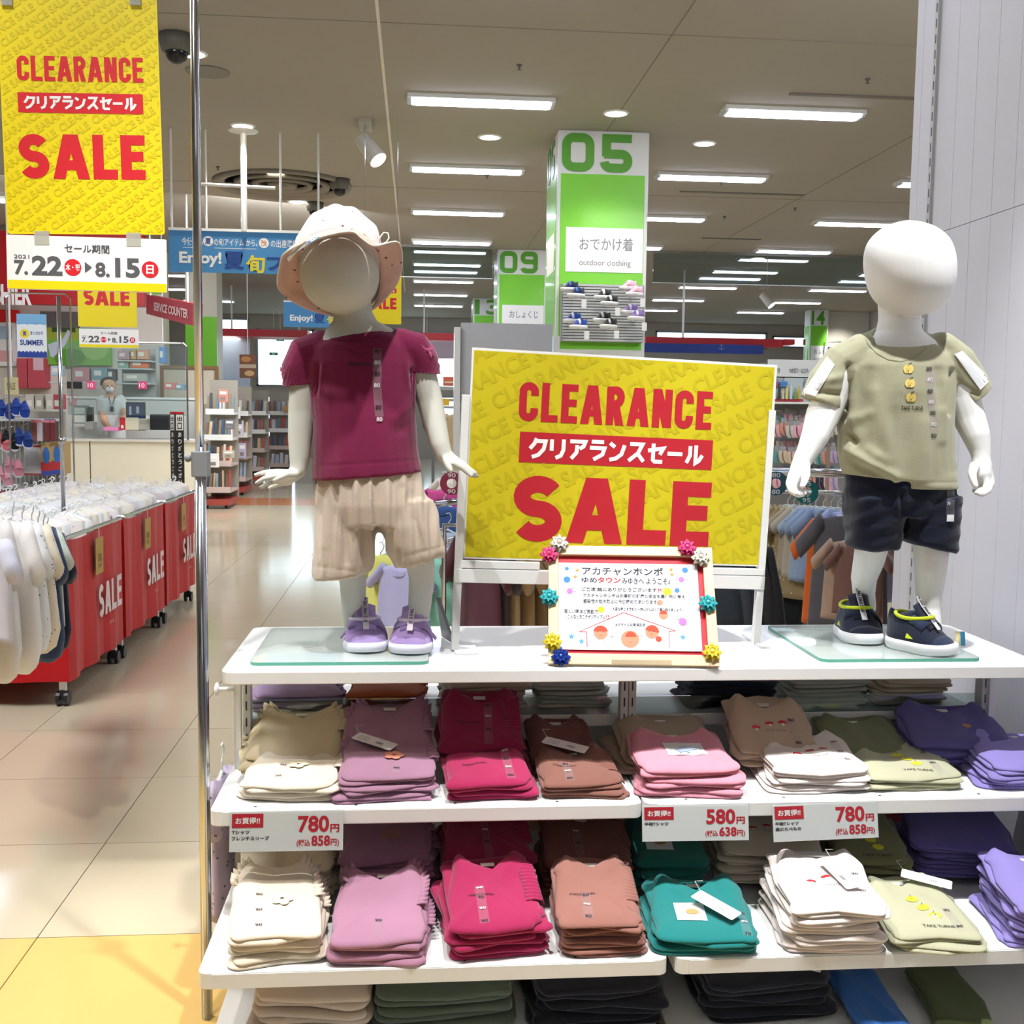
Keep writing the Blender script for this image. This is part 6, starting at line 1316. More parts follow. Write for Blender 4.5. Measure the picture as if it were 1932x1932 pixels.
# boards and walls behind the cashier
F = facing((0,17.0,0)); a0,b0,a1,b1 = F.box(-260,428,272,578); t = thing('cashier_board','long red ceiling-hung board with white cashier lettering','sign board',((a0+a1)/2,17.1,b0))
m = MB(); m.box((a0,17.003,b0),(a1,17.2,b1)); m.build('red_box', M('#b3101b',.4), t); F = facing((0,17.0,0)); m = MB(); x,y = F.px(60,577); x2,y2 = F.px(10,520); Lw = (x-x2)/3*1.04
put_text(m,F,'CASHIER',x-Lw*6.4,y+.005,x,y2-.12,.002,.045); m.build('white_lettering', WPR, t)
for x in (a0+1,a1-.4): m = MB(); m.tube([(x,17.1,b1),(x,17.1,ZC)],.012,6); m.build('hanging_rod', WMET, t)
t = thing('backroom_wall','cream wall with dark shelf recess behind the cashier','wall',(X_(150,18.6),18.6,0)); m = MB(); m.box((X_(-250,18.6),18.6,0),(X_(310,18.6),18.8,3.2)); m.build('wall_panel', M('#ddd9cc',.6), t)
m = MB(); m.box((X_(84,18.6),18.52,at(84,620,18.6).z),(X_(155,18.6),18.6,at(84,588,18.6).z)); m.build('dark_recess', M('#6e706a',.7), t)
pbox('red_poster','bright red wall panel at the left edge above the framed notice','poster',-40,585,34,608,18.5,.09,'#ea2a28'); pbox('framed_poster','white framed price poster on the wall at the left edge','poster',-30,607,28,690,18.5,.09,'#ecebe8',(('r','#dfa9a4',.05,.1,.9,.35),('r','#a9c6d6',.05,.6,.9,.9)))
pbox('red_locker','left red cabinet panel behind the SUMMER banner','cabinet',33,676,50,732,18.3,.3,'#c9505c'); pbox('red_locker','right red cabinet panel behind the SUMMER banner','cabinet',53,676,83,732,18.3,.3,'#c9505c',(('r','#e4c4cc',.35,.6,.95,1),))
t = pbox('meadow_poster','wide poster of a green meadow and a raised white sleeve','poster',90,620,208,688,18.5,.09,'#7cc24a',(('r','#a8b93c',0,.68,.5,1),('r','#3d5a2c',.08,.88,.45,1),('d','#a4d872',.75,.5,.22,.35),('d','#5f9f3a',.35,.2,.25,.25)))
F = facing((0,18.49,0)); m = MB(); P5 = [F.px(*q) for q in ((95,672),(90,650),(118,640),(128,622),(134,626),(124,650),(100,675))]; m.add([F.P(a,b_,0) for a,b_ in P5],[tuple(range(7))]); m.build('sleeve_print', M('#cfe0ee',.7), t)
for i,(x,y,w_,h_,c_,lab) in enumerate(((138,694,30,25,'#c98a8e','dusty pink packet on the back wall shelf'),(173,694,30,22,'#7fa0ad','blue grey box on the back wall shelf'),(202,696,16,22,'#474a50','dark folder on the back wall shelf'),(96,690,22,18,'#b9d2e2','pale blue box on the back wall shelf'),(222,662,22,16,'#c49aa0','pinkish goods box on the top display tier'),(246,660,10,18,'#c8a56e','ochre goods box on the top display tier'),(258,660,22,18,'#d9a382','orange goods box on the top display tier'),(245,680,34,14,'#e0723c','bright orange box on the second display tier'),(222,680,20,14,'#8fb3a0','green box on the second display tier'),(300,655,12,30,'#5d93cf','bright blue banner card beside the screen'),(232,705,44,14,'#b9b8ae','grey box row on the low display tier'),(310,722,22,12,'#d97a72','red and white goods box on the partition'),(330,725,18,10,'#7aa2b4','blue box on the partition'),(130,745,14,20,'#d98a94','pink slip on the counter wall'))):
    pbox('goods_box',lab,'box',x,y,x+w_,y+h_,16.9 if i < 11 else 16.49,.12,c_,(('r','#efe9e0',.15,.35,.6,.75),),hang=(i == 9))
t = thing('display_tiers','clear tiered display shelves behind the cashier','shelves',(X_(250,17.1),17.1,0))
for y,xl in ((679,218),(694,218),(720,92)): m = MB(); q = at(xl,y,16.85); m.box((q.x,16.85,q.z-.02),(X_(285,16.85,y),17.2,q.z)); m.build('shelf', M('#c6cfce',.3), t)
m = MB(); q = at(218,679,16.85); m.box((q.x,17.2,0),(X_(285,16.85),17.22,at(218,655,16.85).z)); m.build('back_board', M('#b9c0bd',.4), t)
F = Frame(at(276,592,16.6),at(363,615,14.0),at(276,560,16.6)); t = thing('service_counter_board','angled red board with service counter lettering','sign board',at(320,600,15.5)); Wd = (at(363,615,14.0)-at(276,592,16.6)).length; hh_ = at(276,556,16.6).z-at(276,592,16.6).z
panel(F,0,0,Wd,hh_,.12).build('red_box', M('#a8434d',.5), t); m = MB(); put_text(m,F,'SERVICE COUNTER',Wd*.2,hh_*.28,Wd*.93,hh_*.70,.01,.03); m.build('white_lettering', M('#e3c3c3',.6), t)
for u_ in (.1,.9): m = MB(); q = F.P(Wd*u_,hh_); m.tube([q,(q.x,q.y,ZC)],.012,6); m.build('hanging_rod', WMET, t)
for i,(x0_,x1_,y0_,y1_,Yq,lab) in enumerate(((263,303,540,660,19.0,'green and white column left of the service counter board'),(351,409,598,690,20.5,'green curtain-like column behind the chrome pole'))):
    a = at(x0_,y1_,Yq); c_ = at(x1_,y0_,Yq); t = thing('green_column',lab,'column',((a.x+c_.x)/2,Yq,0)); m = MB(); m.box((a.x,Yq+.01,0),(c_.x,Yq+.6,ZC)); m.build('shaft', M('#dcd8c8',.5), t); m = MB(); m.box((a.x,Yq-.01,a.z),(c_.x,Yq+.009,c_.z)); m.build('green_panel', GREEN, t)
    if i == 0: m = MB(); q0,q1 = at(262,634,Yq),at(303,606,Yq); m.box((q0.x,Yq-.02,q0.z),(q1.x,Yq-.0105,q1.z)); m.build('name_plate', WPR, t)
t = thing('framed_board','cream notice board with brown wooden frame beyond the counter','board',(X_(355,18.0),18.0,1.3)); a = at(303,762,18.0); c_ = at(412,691,18.0); m = MB(); m.box((a.x,18.02,a.z),(c_.x,18.06,c_.z)); m.build('cream_panel', M('#d8cfba',.6), t)
for q in (((a.x,c_.z-.05),(c_.x,c_.z)),((c_.x-.05,a.z),(c_.x,c_.z-.05)),((a.x,a.z),(a.x+.05,c_.z-.05))): m = MB(); m.box((q[0][0],17.98,q[0][1]),(q[1][0],18.02,q[1][1])); m.build('frame_rail', M('#8a623c',.5,kind='wood'), t)
m = MB(); m.box((a.x+.2,18.0,0),(a.x+.26,18.05,a.z)); m.box((c_.x-.3,18.0,0),(c_.x-.24,18.05,a.z)); m.build('leg', M('#8a623c',.5,kind='wood'), t)

# blue hanging banners
def blue_banner(x0,y0,x1,y1,Y,lab,full,rods):
    F = facing((0,Y,0),-.0); a0,b0,a1,b1 = F.box(x0,y0,x1,y1); t = thing('hanging_banner',lab,'banner',((a0+a1)/2,Y,b0)); W_,H_ = a1-a0,b1-b0
    panel(F,a0,b0,a1,b1,.004).build('cloth', M('#4d93cf',.7), t); X = lambda x: F.px(x,(y0+y1)/2)[0]; s_ = W_/(x1-x0); Yb = lambda q: b1-(q-y0)*s_
    m = MB()
    if full:
        put_text(m,F,'今使える',X(343),Yb(461),X(383),Yb(447),.001,.01); put_text(m,F,'の旬アイテム から。',X(404),Yb(461),X(486),Yb(447),.001,.01); put_text(m,F,'の出産準備',X(511),Yb(462),X(562),Yb(447),.001,.01)
        rect(m,F,X(345),Yb(466),X(380),Yb(465),.001); rect(m,F,X(404),Yb(466),X(484),Yb(465),.001); disc(m,F,X(393),Yb(453),9.5*s_,.0008); disc(m,F,X(498),Yb(454),9.5*s_,.0008); put_text(m,F,'Enjoy!',X(338),Yb(502),X(418),Yb(473),.002,.035); m.build('white_lettering', WPR, t)
        m = MB(); put_text(m,F,'夏',X(423),Yb(505),X(461),Yb(471),.002,.035); put_text(m,F,'夏',X(387),Yb(459),X(399),Yb(447),.0015,.02); m.build('blue_lettering', M('#1e4b97',.6), t)
        for ch,xa,xb in (('フ',503,533),('ェ',539,562),('ス',570,600)): m = MB(); put_text(m,F,ch,X(xa),Yb(505),X(xb),Yb(480 if ch != 'ェ' else 487),.002,.035); m.build('blue_lettering', M('#1e4b97',.6), t)
        m = MB(); put_text(m,F,'旬',X(464),Yb(511),X(500),Yb(477),.002,.035); m.build('yellow_lettering', M('#f0e03c',.6), t); m = MB(); put_text(m,F,'秋',X(492),Yb(460),X(504),Yb(448),.0015,.02); m.build('orange_lettering', M('#e08a4c',.6), t)
    else:
        put_text(m,F,'Enjoy!',X(547),Yb(608),X(590),Yb(593),.002,.035); m.build('white_lettering', WPR, t); m = MB(); put_text(m,F,'夏',X(593),Yb(609),X(613),Yb(591),.002,.035); m.build('blue_lettering', M('#1e4b97',.6), t); m = MB(); put_text(m,F,'旬',X(616),Yb(610),X(634),Yb(594),.002,.035); m.build('yellow_lettering', M('#f0e03c',.6), t)
    m = MB(); m.box((a0,Y-.01,b1-.005),(a1,Y+.01,b1+.02)); m.build('top_bar', WMET, t)
    for x in rods: xx = X(x); m = MB(); m.tube([(xx,Y,b1),(xx,Y,ZC-.01)],.011 if abs(x-461) > 3 else .03,8); m.build('hanging_rod', WMET, t)
    if full:
        m = MB(); m.tube([(X(375),Y,Yb(346)),(X(520),Y,Yb(350))],.016,8); m.build('cross_tube', WMET, t); m = MB(); m.lathe([(.14,0),(.14,-.012),(.03,-.03)],c=(X(461),Y,ZC)); m.build('ceiling_plate', WMET, t)
blue_banner(318,433,640,520,10.9,'wide blue Enjoy banner hanging from white rods above the hat',True,(325,390,461,530,601))
blue_banner(535,569,665,619,20.0,'smaller blue Enjoy banner beside the girl mannequin neck',False,(560,640))
# red ceiling-hung beams
def beam(x0,y0,x1,y1,Y,dep,lab,col='#c0202a',rods=()):
    a = at(x0,y1,Y); b_ = at(x1,y0,Y); t = thing('hanging_beam',lab,'sign beam',((a.x+b_.x)/2,Y,a.z)); m = MB(); m.box((a.x,Y,a.z),(b_.x,Y+dep,b_.z)); m.build('beam', M(col,.4), t)
    for r_ in rods: q = at(r_,y0,Y); m = MB(); m.tube([(q.x,Y+dep/2,b_.z),(q.x,Y+dep/2,ZC)],.02,6); m.build('hanging_rod', WMET, t)
    return t
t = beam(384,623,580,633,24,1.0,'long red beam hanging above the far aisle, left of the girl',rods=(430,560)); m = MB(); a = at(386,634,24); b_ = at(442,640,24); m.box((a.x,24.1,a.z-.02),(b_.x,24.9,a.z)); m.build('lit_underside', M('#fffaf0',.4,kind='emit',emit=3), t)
beam(757,629,866,641,24,.5,'red beam hanging between the girl mannequin and the sign',rods=(800,))
beam(1218,640,1478,650,20,.4,'red beam hanging right of the 05 column',rods=(1293,)); beam(1478+2,640,1500,650,20,.4,'short red beam end piece right of the long red beam'); 
t = beam(1214,651,1441,664,19.6,.2,'dark blue hanging board with small anchor emblem','#1a3687'); F = facing((0,19.59,0)); m = MB(); cx,cy = F.px(1361,654)
stroke(m,F,[(cx,cy+.045),(cx,cy-.05)],.008,0); stroke(m,F,[(cx-.03,cy+.025),(cx+.03,cy+.025)],.007,0); stroke(m,F,ell(cx,cy-.01,.045,.04,200,340,8),.008,0); m.build('anchor_emblem', M('#8fa3cf',.5), t)

# ---------------------------------------------------------------- magazine racks in the far aisle
BC = ['#7d5a50','#3d4f6e','#c9c4bb','#8a7a62','#5f7f8c','#b0463c','#d7b48c','#41414b','#93a8b8','#c7c1d2']
BN2 = ['brown','slate blue','light grey','olive brown','teal grey','red','tan','charcoal','pale blue','lilac grey']; TI = ['lowest','second','third','top']
def mag_rack(x0,y0,x1,y1,Y,lab,tiers,cat='rack',n=8,bcat='magazine',bname='magazine'):
    zt = at(x0,y0,Y).z; xa_,xb_ = X_(x0,Y,(y0+y1)//2),X_(x1,Y,(y0+y1)//2); t = thing('magazine_rack',lab,cat,((xa_+xb_)/2,Y+.3,0))
    m = MB(); m.box((xa_,Y+.5,.08),(xb_,Y+.55,zt)); m.build('back_board', M('#9d978c',.6), t); m = MB(); m.box((xa_,Y-.25,.05),(xb_,Y+.5,.13)); m.build('base', M('#a8473f',.5), t)
    for x in (xa_+.05,xb_-.08): m = MB(); m.tube([(x,Y-.15,.03),(x+.03,Y-.15,.03)],.03,10); m.build('caster', DK, t)
    for k_ in range(tiers):
        z = .22+(zt-.35)*k_/tiers; yy = Y-.2+.12*k_; m = MB(); m.box((xa_,yy,z),(xb_,Y+.5,z+.03)); m.box((xa_,yy-.012,z),(xb_,yy,z+.08)); m.build('shelf', WMET if k_ > 1 else M('#cdb9b4',.4), t)
        w_ = (xb_-xa_)/n
        for j in range(n):
            hh_ = (zt-.35)/tiers*rnd.uniform(.62,.82); c_ = BC[rnd.randrange(len(BC))]; b_ = MB(); b_.cbox((0,0,hh_/2),(w_*rnd.uniform(.5,.85),.03,hh_)); 
            o = b_.build(bname, M(c_,.35), None); o.location = (xa_+w_*(j+.5),yy+.07,z+.032); o.rotation_euler = (-.3,rnd.uniform(-.06,.06),0)
            tag(o, f'{BN2[BC.index(c_)]} {bname.replace("_"," ")}, {NTH[j]} from left, {TI[k_]} tier, {" ".join(lab.split()[:3])}', bcat, f'{bname}s on the {lab}')
mag_rack(384,715,438,892,15.6,'nearest magazine rack by the pole',4,n=9); mag_rack(440,728,466,880,18.0,'second magazine rack by the aisle',4,n=4)
mag_rack(462,735,500,860,21.0,'third rack beyond the magazine racks',4,n=5,bname='goods_packet',bcat='packet'); mag_rack(502,738,545,855,22.5,'far goods rack left of the girl arm',4,n=5,bname='goods_packet',bcat='packet')
mag_rack(592,742,625,850,21,'hidden goods rack behind the girl torso',4,n=4,bname='goods_packet',bcat='packet')
pbox('hanging_poster','brown food poster hanging above the aisle racks','poster',452,669,483,713,20.0,.02,'#7c5236',(('r','#c9b6a0',0,.42,1,.58),('d','#c98a4c',.4,.8,.3,.12),('d','#d8b27c',.6,.2,.3,.12)),hang=True)
pbox('blue_wall_board','pale blue board wall behind the magazine racks','board',414,622,470,730,24.8,.1,'#b9c7dd')
pbox('exit_sign','small green emergency exit sign high in the far window','sign',521,636,536,643,30.5,.05,'#2fa77c',(('r','#e9f7ef',.35,.2,.65,.8),),hang=True); pbox('exit_sign','small green emergency exit sign above the far doors','sign',508,665,524,670,30.5,.05,'#2fa77c',(('r','#e9f7ef',.35,.2,.65,.8),),hang=True); pbox('exit_sign','small green exit sign right of the girl mannequin','sign',799,641,812,648,30.5,.05,'#2fa77c',hang=True)
pbox('pink_wall_panel','pale pink panel in the far window right of the girl','panel',812,643,862,676,30.8,.05,'#e9cfe0')
pbox('orange_card','orange shelf card right of the girl arm','sign card',836,711,861,728,9.0,.01,'#d8694a',(('r','#f0d0b8',.1,.3,.9,.5),)); pbox('yellow_card','small yellow shelf card right of the girl arm','sign card',833,752,848,765,8.98,.01,'#eab92e')
t = pbox('wooden_crate','light wooden crate on the far goods rack','crate',534,765,548,775,22.4,.3,'#c99a5c')

# wire shelf rack behind the girl's right arm
q0,q1 = at(818,728,9.0),at(872,728,9.0); t = thing('wire_shelf_rack','grey wire shelf rack right of the girl mannequin arm','rack',((q0.x+q1.x)/2,9.2,0))
for y in (729,752,766,800): z = at(840,y,9.0).z; m = MB(); m.box((q0.x,8.99,z-.02),(q1.x,9.4,z)); m.build('shelf', M('#b9bcbc',.35,.5), t)
for x in (q0.x,q1.x): m = MB(); m.box((x-.012,9.0,0),(x+.012,9.03,q0.z)); m.build('post', CHROME, t)

for x,y,w_,h_,c_,lab in ((412,735,18,24,'#c98a7c','peach cover magazine facing out on the nearest rack top'),(433,730,16,26,'#9aa4b8','blue grey cover magazine facing out beside the peach one'),(437,768,16,22,'#e9ecef','white cover magazine facing out on the second tier'),(424,792,18,18,'#6d7078','dark cover magazine facing out on the middle tier'),(441,800,18,22,'#cfc8d8','lilac cover magazine facing out on the middle tier'),(393,856,20,26,'#e8e8ec','white leaflet leaning on the nearest rack base'),(420,850,22,14,'#b8b2a4','stack of grey leaflets on the nearest rack base'),(450,836,14,28,'#b9bcd6','pale violet leaflet holder at the aisle corner')):
    pbox('magazine',lab,'magazine',x,y,x+w_,y+h_,15.33 if x < 428 else 17.7,.03,c_,(('r','#f2f0ec',.15,.62,.85,.85),('r','#8a7f78',.2,.15,.7,.4)))
# ---------------------------------------------------------------- behind the sign: tall gondola end with grey back, hanging clothes
t = thing('tall_shelf_unit','light grey tall shelf unit back standing behind the sale sign','shelf unit',(.75,4.9,0)); a = at(870,690,4.8); c_ = at(1043,612,4.8)
m = MB(); m.box((a.x,4.8,.85),(c_.x,4.86,c_.z)); m.build('grey_board', M('#c4c7cd',.5), t); m = MB(); m.box((a.x-.03,4.79,0),(a.x-.004,4.87,c_.z-.02)); m.box((c_.x+.006,4.79,0),(c_.x+.03,4.87,c_.z-.05)); m.build('upright', WMET, t)
m = MB(); m.box((a.x,5.0,.02),(1.45,5.05,.9)); m.build('lower_back', M('#8a857c',.6), t)
RR = thing('middle_clothes_rack','chrome rail of brown and beige shirts seen under the sale sign','clothes rack',(.7,3.9,0)); m = MB(); m.tube([(.1,3.9,0),(.1,3.9,.98),(1.0,3.9,.98),(1.0,3.9,0)],.011,8); m.build('rail', CHROME, RR, smooth=True)
for i,(x,c_,lab) in enumerate(((900,'#5b3340','plum shirt hanging behind the sign left leg'),(915,'#3f3537','dark charcoal shirt hanging behind the sign left leg'),(935,'#a98c66','tan shirt hanging under the sign, left'),(962,'#a08058','camel shirt with tag hanging under the sign'),(985,'#8e7350','brown shirt hanging under the sign'),(1003,'#96794f','ochre shirt hanging behind the notice board edge'),(1018,'#6b553a','dark brown shirt hanging behind the notice board edge'))):
    hanging('hanging_shirt',lab,'shirt',at(x,1020,3.9),-.95,'tee',.34,.44,c_,None,i)
for i,(x,c_,lab) in enumerate(((1352,'#3a4048','slate skirt hanging right of the notice board'),(1372,'#4a4f57','grey pleated skirt hanging right of the notice board'),(1392,'#33373f','charcoal skirt under the sign right end'),(1412,'#3c3a3d','dark grey skirt under the sign right end'),(1430,'#2f3236','near-black skirt behind the sign right leg'))):
    hanging('hanging_skirt',lab,'skirt',at(x,1030,4.6),-.9,'skirt',.30,.34,c_,None,i)
# colourful rack between girl and sign
t = thing('pastel_clothes_rack','chrome rack of pastel baby clothes between the girl mannequin and the sign','clothes rack',(at(850,950,4.4).x,4.4,0)); q = at(856,945,4.4); q2 = at(862,1012,4.4)
m = MB(); m.tube([(q.x-.1,4.2,q.z),(q.x+.22,4.7,q.z)],.013,8); m.tube([(q.x-.05,4.2,q2.z),(q.x+.22,4.7,q2.z)],.013,8); m.tube([(q.x+.2,4.65,0),(q.x+.2,4.65,q.z)],.013,8); m.build('rail', CHROME, t, smooth=True)
for i,(x,y,c_,k_,h_,Y,lab) in enumerate(((718,1060,'#c9a58a','tee',.30,4.3,'tan baby top showing between the mannequin legs'),(735,1048,'#dfe07a','romper',.36,4.2,'lemon yellow baby romper between the mannequin legs'),(757,1068,'#b5b4dd','tee',.24,4.1,'lavender baby top between the mannequin legs'),(770,1075,'#b9ccb4','romper',.36,4.4,'pale green romper behind the girl right shoe'),
    (845,1005,'#b8c6dc','tee',.22,4.3,'pale blue baby top right of the culottes'),(832,1035,'#b6a6c8','tee',.28,4.2,'lilac baby top right of the culottes'),(838,1055,'#8fcdb8','romper',.26,4.1,'mint ruffled romper right of the culottes'),(868,1035,'#8ea49c','romper',.44,4.3,'grey green romper beside the sign left post'),
    (858,905,'#e9e2dc','tee',.20,4.9,'white baby top below the size ring'),(838,925,'#d5559a','tee',.14,4.6,'bright pink baby top behind the culottes'),(864,945,'#efe08a','tee',.14,4.6,'yellow baby top below the pink one'),(838,955,'#3f5d9c','tee',.16,4.5,'deep blue baby top behind the culottes'),(864,782,'#c9b58c','tee',.26,7.0,'beige sun wear hanging behind the girl elbow'),(876,800,'#2f3c66','tee',.22,7.0,'navy sun wear hanging by the sign edge'))):
    hanging('pastel_baby_top',lab,'baby clothes',at(x,y,Y),-.6,k_,.26,h_,c_,None,i)
# size ring
def size_ring(x,y,Y,r,col,txt,lab):
    F = facing((0,Y,0)); a,b_ = F.px(x,y); t = thing('size_ring',lab,'size marker',F.P(a,b_,0)); m = MB(); n = 28
    m.add([F.P(a+rr*math.cos(2*PI*k/n),b_+rr*math.sin(2*PI*k/n),c_) for c_ in (0,-.004) for rr in (r,r*.42) for k in range(n)],[(k,(k+1)%n,n+(k+1)%n,n+k) for k in range(n)]+[(k,2*n+k,2*n+(k+1)%n,(k+1)%n) for k in range(n)]); m.build('ring_plate', M(col,.5), t)
    m = MB(); put_text(m,F,txt,a-r*.35,b_+r*.5,a+r*.35,b_+r*.88,.001,.02); put_text(m,F,txt,a-r*.35,b_-r*.88,a+r*.35,b_-r*.5,.001,.02); m.build('white_lettering', WPR, t)
size_ring(852,912,4.35,.046,'#a63a57','90','crimson size ring marked 90 beside the girl hand'); size_ring(1464,912,4.9,.055,'#3d6673','80','slate blue size ring marked 80 on the right clothes rack'); size_ring(1522,928,4.6,.052,'#177f78','95','teal size ring marked 95 by the boy hand')

# ---------------------------------------------------------------- right clothes rack behind the boy mannequin
ra, rb = at(1430,925,5.4), at(1760,936,3.9)
t = thing('right_clothes_rack','chrome clothes rack of shirts behind the boy mannequin','clothes rack',((ra.x+rb.x)/2,(ra.y+rb.y)/2,0)); m = MB(); m.tube([ra,rb],.012,8); m.tube([ra+V((0,.3,.08)),rb+V((.1,.3,.06))],.02,8); m.tube([ra,(ra.x,ra.y,0)],.012,8); m.tube([rb,(rb.x,rb.y,0)],.012,8); m.build('rail', CHROME, t, smooth=True)
G1 = [(1448,'#41583f','#2','dark green shirt at the left end of the right rack',.30),(1459,'#a28f68','','khaki patterned shirt, first of three on the right rack',.42),(1468,'#9c885f','','khaki patterned shirt, second of three on the right rack',.42),(1478,'#a5916b','','khaki patterned shirt, third of three on the right rack',.42),(1488,'#b7aa93','','beige shirt next to the khaki ones on the rack',.30),(1498,'#c3b8a6','','pale beige ringer shirt on the right rack',.32),
   (1512,'#a9bcd4','','pale blue printed shirt on the right rack',.33),(1525,'#9fb3d4','','light blue shirt behind the plain blue one',.33),(1538,'#93a6c9','','mid blue shirt next to the plain blue one',.33),(1560,'#a9b5df','','plain periwinkle blue shirt facing front on the rack',.36),(1588,'#a3aedb','','lilac blue shirt half hidden by the boy shorts',.36)]
for i,(x,c_,_,lab,h_) in enumerate(G1):
    xx_ = x-16+(52 if i < 9 else 48); u_ = .5
    for _ in range(6): pq = ra.lerp(rb,u_); hw_ = .17*math.cos(.75 if i < 9 else .45)*2083/pq.y; u_ += (x-12+hw_-px_np(np.array([pq]))[0][0])/330
    p = ra.lerp(rb,u_); hanging('hanging_shirt',lab,'shirt',V((p.x,p.y,p.z-.075)),-.75 if i < 9 else -.35,'tee',.36,h_,c_,None,i,dots='#e9e2cf' if 'patterned' in lab else ('#44546e' if 'printed' in lab else None))
G2 = [(1460,1100,'#20262a','trousers',.24,'black trousers at the left end under the khaki shirts'),(1466,1095,'#232a30','trousers',.26,'black trousers second under the khaki shirts'),(1482,1050,'#8d8270','trousers',.36,'taupe trousers hanging on the right rack'),(1498,1050,'#7a6f5d','trousers',.38,'brown grey trousers hanging on the right rack'),(1514,1038,'#454f73','trousers',.36,'indigo trousers hanging on the right rack'),(1530,1040,'#6b7486','trousers',.38,'slate blue trousers hanging on the right rack'),(1545,1045,'#7d8797','trousers',.38,'grey blue trousers hanging on the right rack')]
for i,(x,y,c_,k_,h_,lab) in enumerate(G2): hanging('hanging_trousers',lab,'trousers',at(x+22,y,5.0),-.7,k_,.24,h_,c_,None,i)
for i,(x,y,Y,c_,lab,h_,w_,ac) in enumerate(((1588,985,4.25,'#dd6a2c','bright orange shirt behind the boy mannequin legs',.42,.34,None),(1606,975,4.15,'#5e5c63','charcoal grey shirt with sleeve tab near the boy legs',.44,.36,None),(1612,1022,4.0,'#b29684','dusty beige ringer shirt near the boy shoe',.30,.27,'#7b6a68'),(1622,1030,3.95,'#7c5a52','brown shirt tucked behind the boy legs',.26,.22,None))): hanging('hanging_shirt',lab,'shirt',at(x,y,Y),-.6,'tee',w_,h_,c_,None,i,accent=ac)
# sock wall
YS = 8.6; a = at(1446,1000,YS); b_ = at(1700,640,YS); t = thing('sock_display','grey pegboard bay with header signs and rows of socks behind the boy','display',((a.x+b_.x)/2,YS+.3,0))
m = MB(); m.box((a.x,YS+.3,0),(b_.x,YS+.35,at(1446,682,YS).z)); m.build('back_board', M('#8c8d8f',.6), t)
for y0_,y1_,col in ((682,712,'#d9dcdc'),(714,760,'#bfc9cd')): q0,q1 = at(1450,y1_,YS),at(1700,y0_,YS); m = MB(); m.box((q0.x,YS+.02,q0.z),(q1.x,YS+.04,q1.z)); m.build('header_board', M(col,.5), t)
F = facing((0,YS+.015,0)); m = MB()
for s_,x0_,y0_,x1_,y1_ in (('歯みがき',1450,694,1472,703),('つめ切り・はさみ',1488,695,1526,704),('シューズ',1457,711,1481,719),('シューズ',1516,712,1540,720)): p0 = F.px(x0_,y1_); p1 = F.px(x1_,y0_); put_text(m,F,s_,p0[0],p0[1],p1[0],p1[1],0,.01)
m.build('header_lettering', M('#55595d',.5), t)
for x0_,c_ in ((1451,'#c8607a'),(1469,'#4f87c6'),(1517,'#84949c')): q0,q1 = at(x0_,730,YS),at(x0_+17,720,YS); m = MB(); m.box((q0.x,YS,q0.z),(q1.x,YS+.02,q1.z)); m.build('size_plate', M(c_,.5), t)
q0,q1 = at(1453,757,YS),at(1514,753,YS); m = MB(); m.box((q0.x,YS-.02,q0.z),(q1.x,YS,q1.z)); m.build('red_rail_label', M('#c0404c',.5), t)
for y in (758,): q0 = at(1448,y,YS); m = MB(); m.box((q0.x,YS-.1,q0.z-.015),(b_.x,YS+.3,q0.z)); m.build('shelf', WMET, t)
for i,(x,w_,c_) in enumerate(((1452,7,'#e5e8ea'),(1461,7,'#f0f0ee'),(1470,6,'#3c3f42'),(1477,5,'#d7cfae'),(1484,6,'#dfd27a'),(1492,6,'#c9dbe0'),(1500,6,'#7fa05a'),(1507,5,'#cbb43c'))):
    q = at(x,753,YS-.03); r_ = w_/2*YS/2083*.9; m = MB(); hh_ = .055+.02*(i%3); m.lathe([(r_,0),(r_,hh_),(r_*.5,hh_+.012),(r_*.5,hh_+.03)],c=q,seg=10); m.build('care_bottle', M(c_,.4), None, top=(['white tooth care tub, first','white tooth care tub, second','black capped bottle','beige bottle','pale yellow bottle','pale blue bottle','green bottle','mustard bottle'][i]+' on the shelf above the socks','bottle'))
SC = ['#d9a9b2','#cdb9a0','#b9a3c4','#5f9a97','#d3cdc2','#a98f7c','#e2a9b8','#33363f','#c9c4bd','#cf8f7a']
sock_me = {}; SN = ['dusty pink','beige','mauve','teal','ivory','brown','rose','navy','grey','terracotta']
def sock(c):
    if c in sock_me: return sock_me[c]
    m = MB()
    for dx in (-.018,.022): m.loft([[V((dx+.017*math.cos(2*PI*k/8)+ox,.012*math.sin(2*PI*k/8),z)) for k in range(8)] for z,ox in ((0,0),(-.04,0),(-.065,.002),(-.085,.012),(-.10,.022))])
    me = m.mesh('sock_pair'); me.materials.append(M(c,.9,kind='fabric',dots='#f2eee6',dscale=60,dsize=.12)); me.polygons.foreach_set('use_smooth',[True]*len(me.polygons)); h = MB(); h.cbox((0,-.004,.018),(.05,.004,.035)); h.tube([(0,.1,.04),(0,-.02,.04)],.003,5); hm2 = h.mesh('header_card'); hm2.materials.append(M('#9fa3a6',.4)); sock_me[c] = (me,hm2); return sock_me[c]
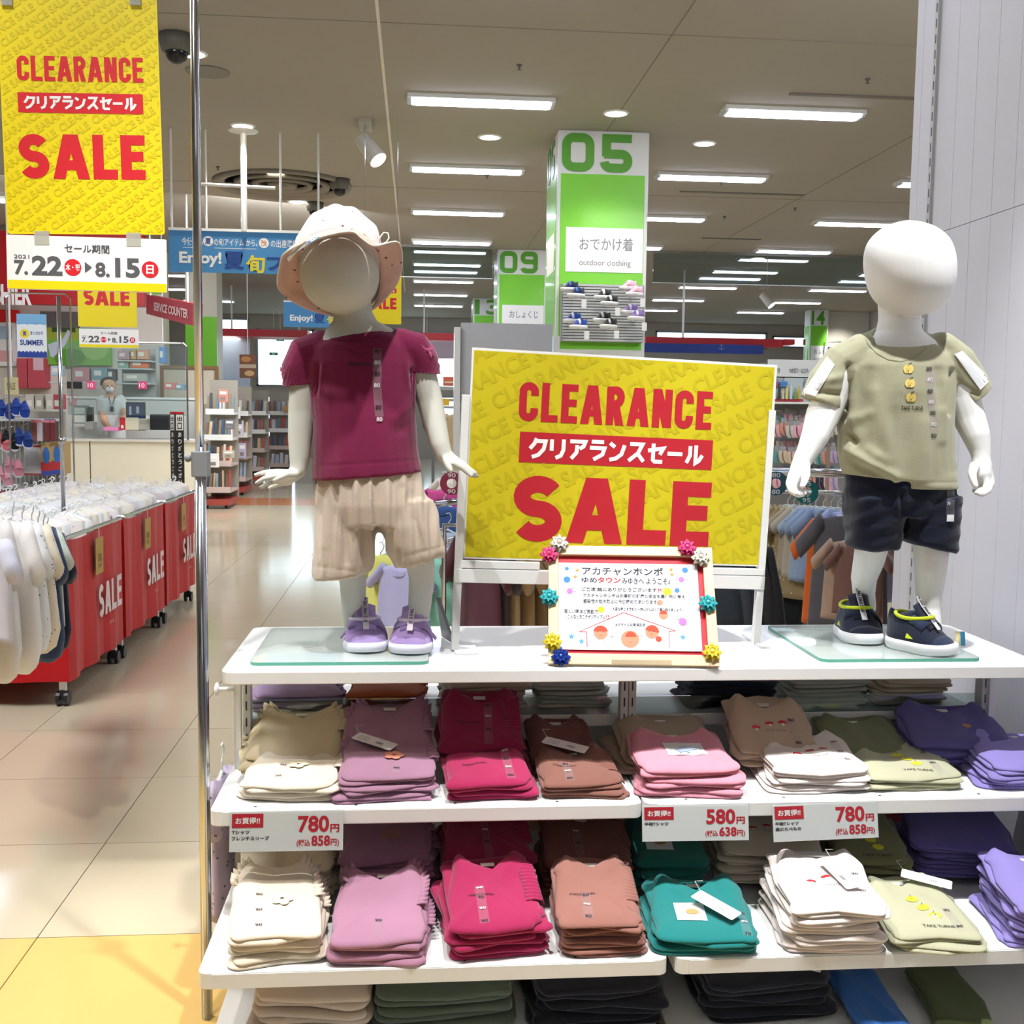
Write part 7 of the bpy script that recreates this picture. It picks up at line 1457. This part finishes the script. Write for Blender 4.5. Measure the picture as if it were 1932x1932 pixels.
for r_i,(y,ny) in enumerate(((782,0),(800,0),(832,1),(852,1),(880,2),(900,2))):
    for k_ in range(9):
        x = 1458+k_*13.5+(6 if r_i%2 else 0)+rnd.uniform(-2,2); p = at(x,y+rnd.uniform(-3,3),YS-.05+.1*(1-r_i%2)); c = SC[rnd.randrange(10)]; t = thing('sock_pair',f'{SN[SC.index(c)]} sock pair, {["upper","middle","lower"][ny]} row of sock display, {["rear","front"][r_i%2]} hook, {NTH[k_]} from left','socks',p,rnd.uniform(-.3,.3),f'sock pairs in the {["upper","middle","lower"][ny]} row of the sock display')
        for me,n_ in zip(sock(c),('socks','header_card')): o = bpy.data.objects.new(n_, me); COL.objects.link(o); o.parent = t
t = pbox('wooden_post','weathered wooden post beside the sock display','post',1553,842,1567,1187,6.9,.06,'#9a8672')
pbox('white_back_wall','pale wall with spotlit patch right of column 14','wall panel',1556,586,1640,700,27.5,.1,'#dad6cb'); pbox('red_wall_mark','small red upright mark on the far wall','sign',1516,640,1520,651,26.8,.05,'#b02a32')
lamp('far_wall_spot','SPOT',(at(1580,600,27).x,26.0,3.9),(at(1582,640,27.5).x,27.5,2.6),200,(1,.95,.85),.05,60,.8)
q0,q1 = at(1553,700,10.5),at(1588,655,10.5); t = thing('blue_hanging_frame','small blue sign in a wire frame behind the boy shoulder','sign',(q0.x,10.5,q0.z)); m = MB(); m.tube([(q0.x,10.5,0),(q0.x,10.5,q1.z+.04),(q1.x,10.5,q1.z+.05)],.006,6); m.build('wire_frame', CHROME, t); m = MB(); m.box((q0.x+.04,10.49,q0.z),(q1.x,10.51,q1.z)); m.build('blue_sheet', M('#5a86ad',.6), t)
# hanging clothes behind the fixture, low
for i,(x,y,c_,k_,w_,h_,lab,dt) in enumerate(((720,1508,'#d5dccb','skirt',.36,.24,'pale green dotted skirt behind the middle shelf','#8d6a86'),(955,1512,'#dcc0a4','skirt',.42,.24,'apricot dotted skirt behind the middle shelf, centre','#b5604a'),(1070,1512,'#cdb293','skirt',.36,.24,'beige pleated dotted skirt behind the middle shelf','#9a6a52'),(1185,1520,'#12292c','trousers',.22,.24,'near-black teal trousers behind the middle shelf',None),(1720,1508,'#b5545e','skirt',.36,.26,'brick red skirt behind the right bay',None),(1800,1508,'#9a8d80','skirt',.28,.26,'taupe skirt behind the right bay',None))):
    hanging('hanging_skirt',lab,'skirt',at(x,y,2.86),0,k_,w_,h_,c_,None,i,dots=dt)
hanging('floral_romper','lilac floral baby romper hanging on the left side of the fixture','baby clothes',V((-.435-.02,2.60,.515)),PI/2-.1,'tee',.16,.33,'#c4b6d2',None,3,dots='#4f4468')
# dark stand behind the right purple shoe
p = onz(840,1214,TZ); t = thing('shoe_stand','thin dark wedge card standing behind the girl right shoe','stand',p); m = MB(); m.add([onz(858,1216,TZ+.002),onz(834,1200,TZ+.002),at(824,1128,2.66),at(830,1128,2.66)],[(0,1,2,3)]); m.build('card', M('#575659',.4), t, solid=.003)
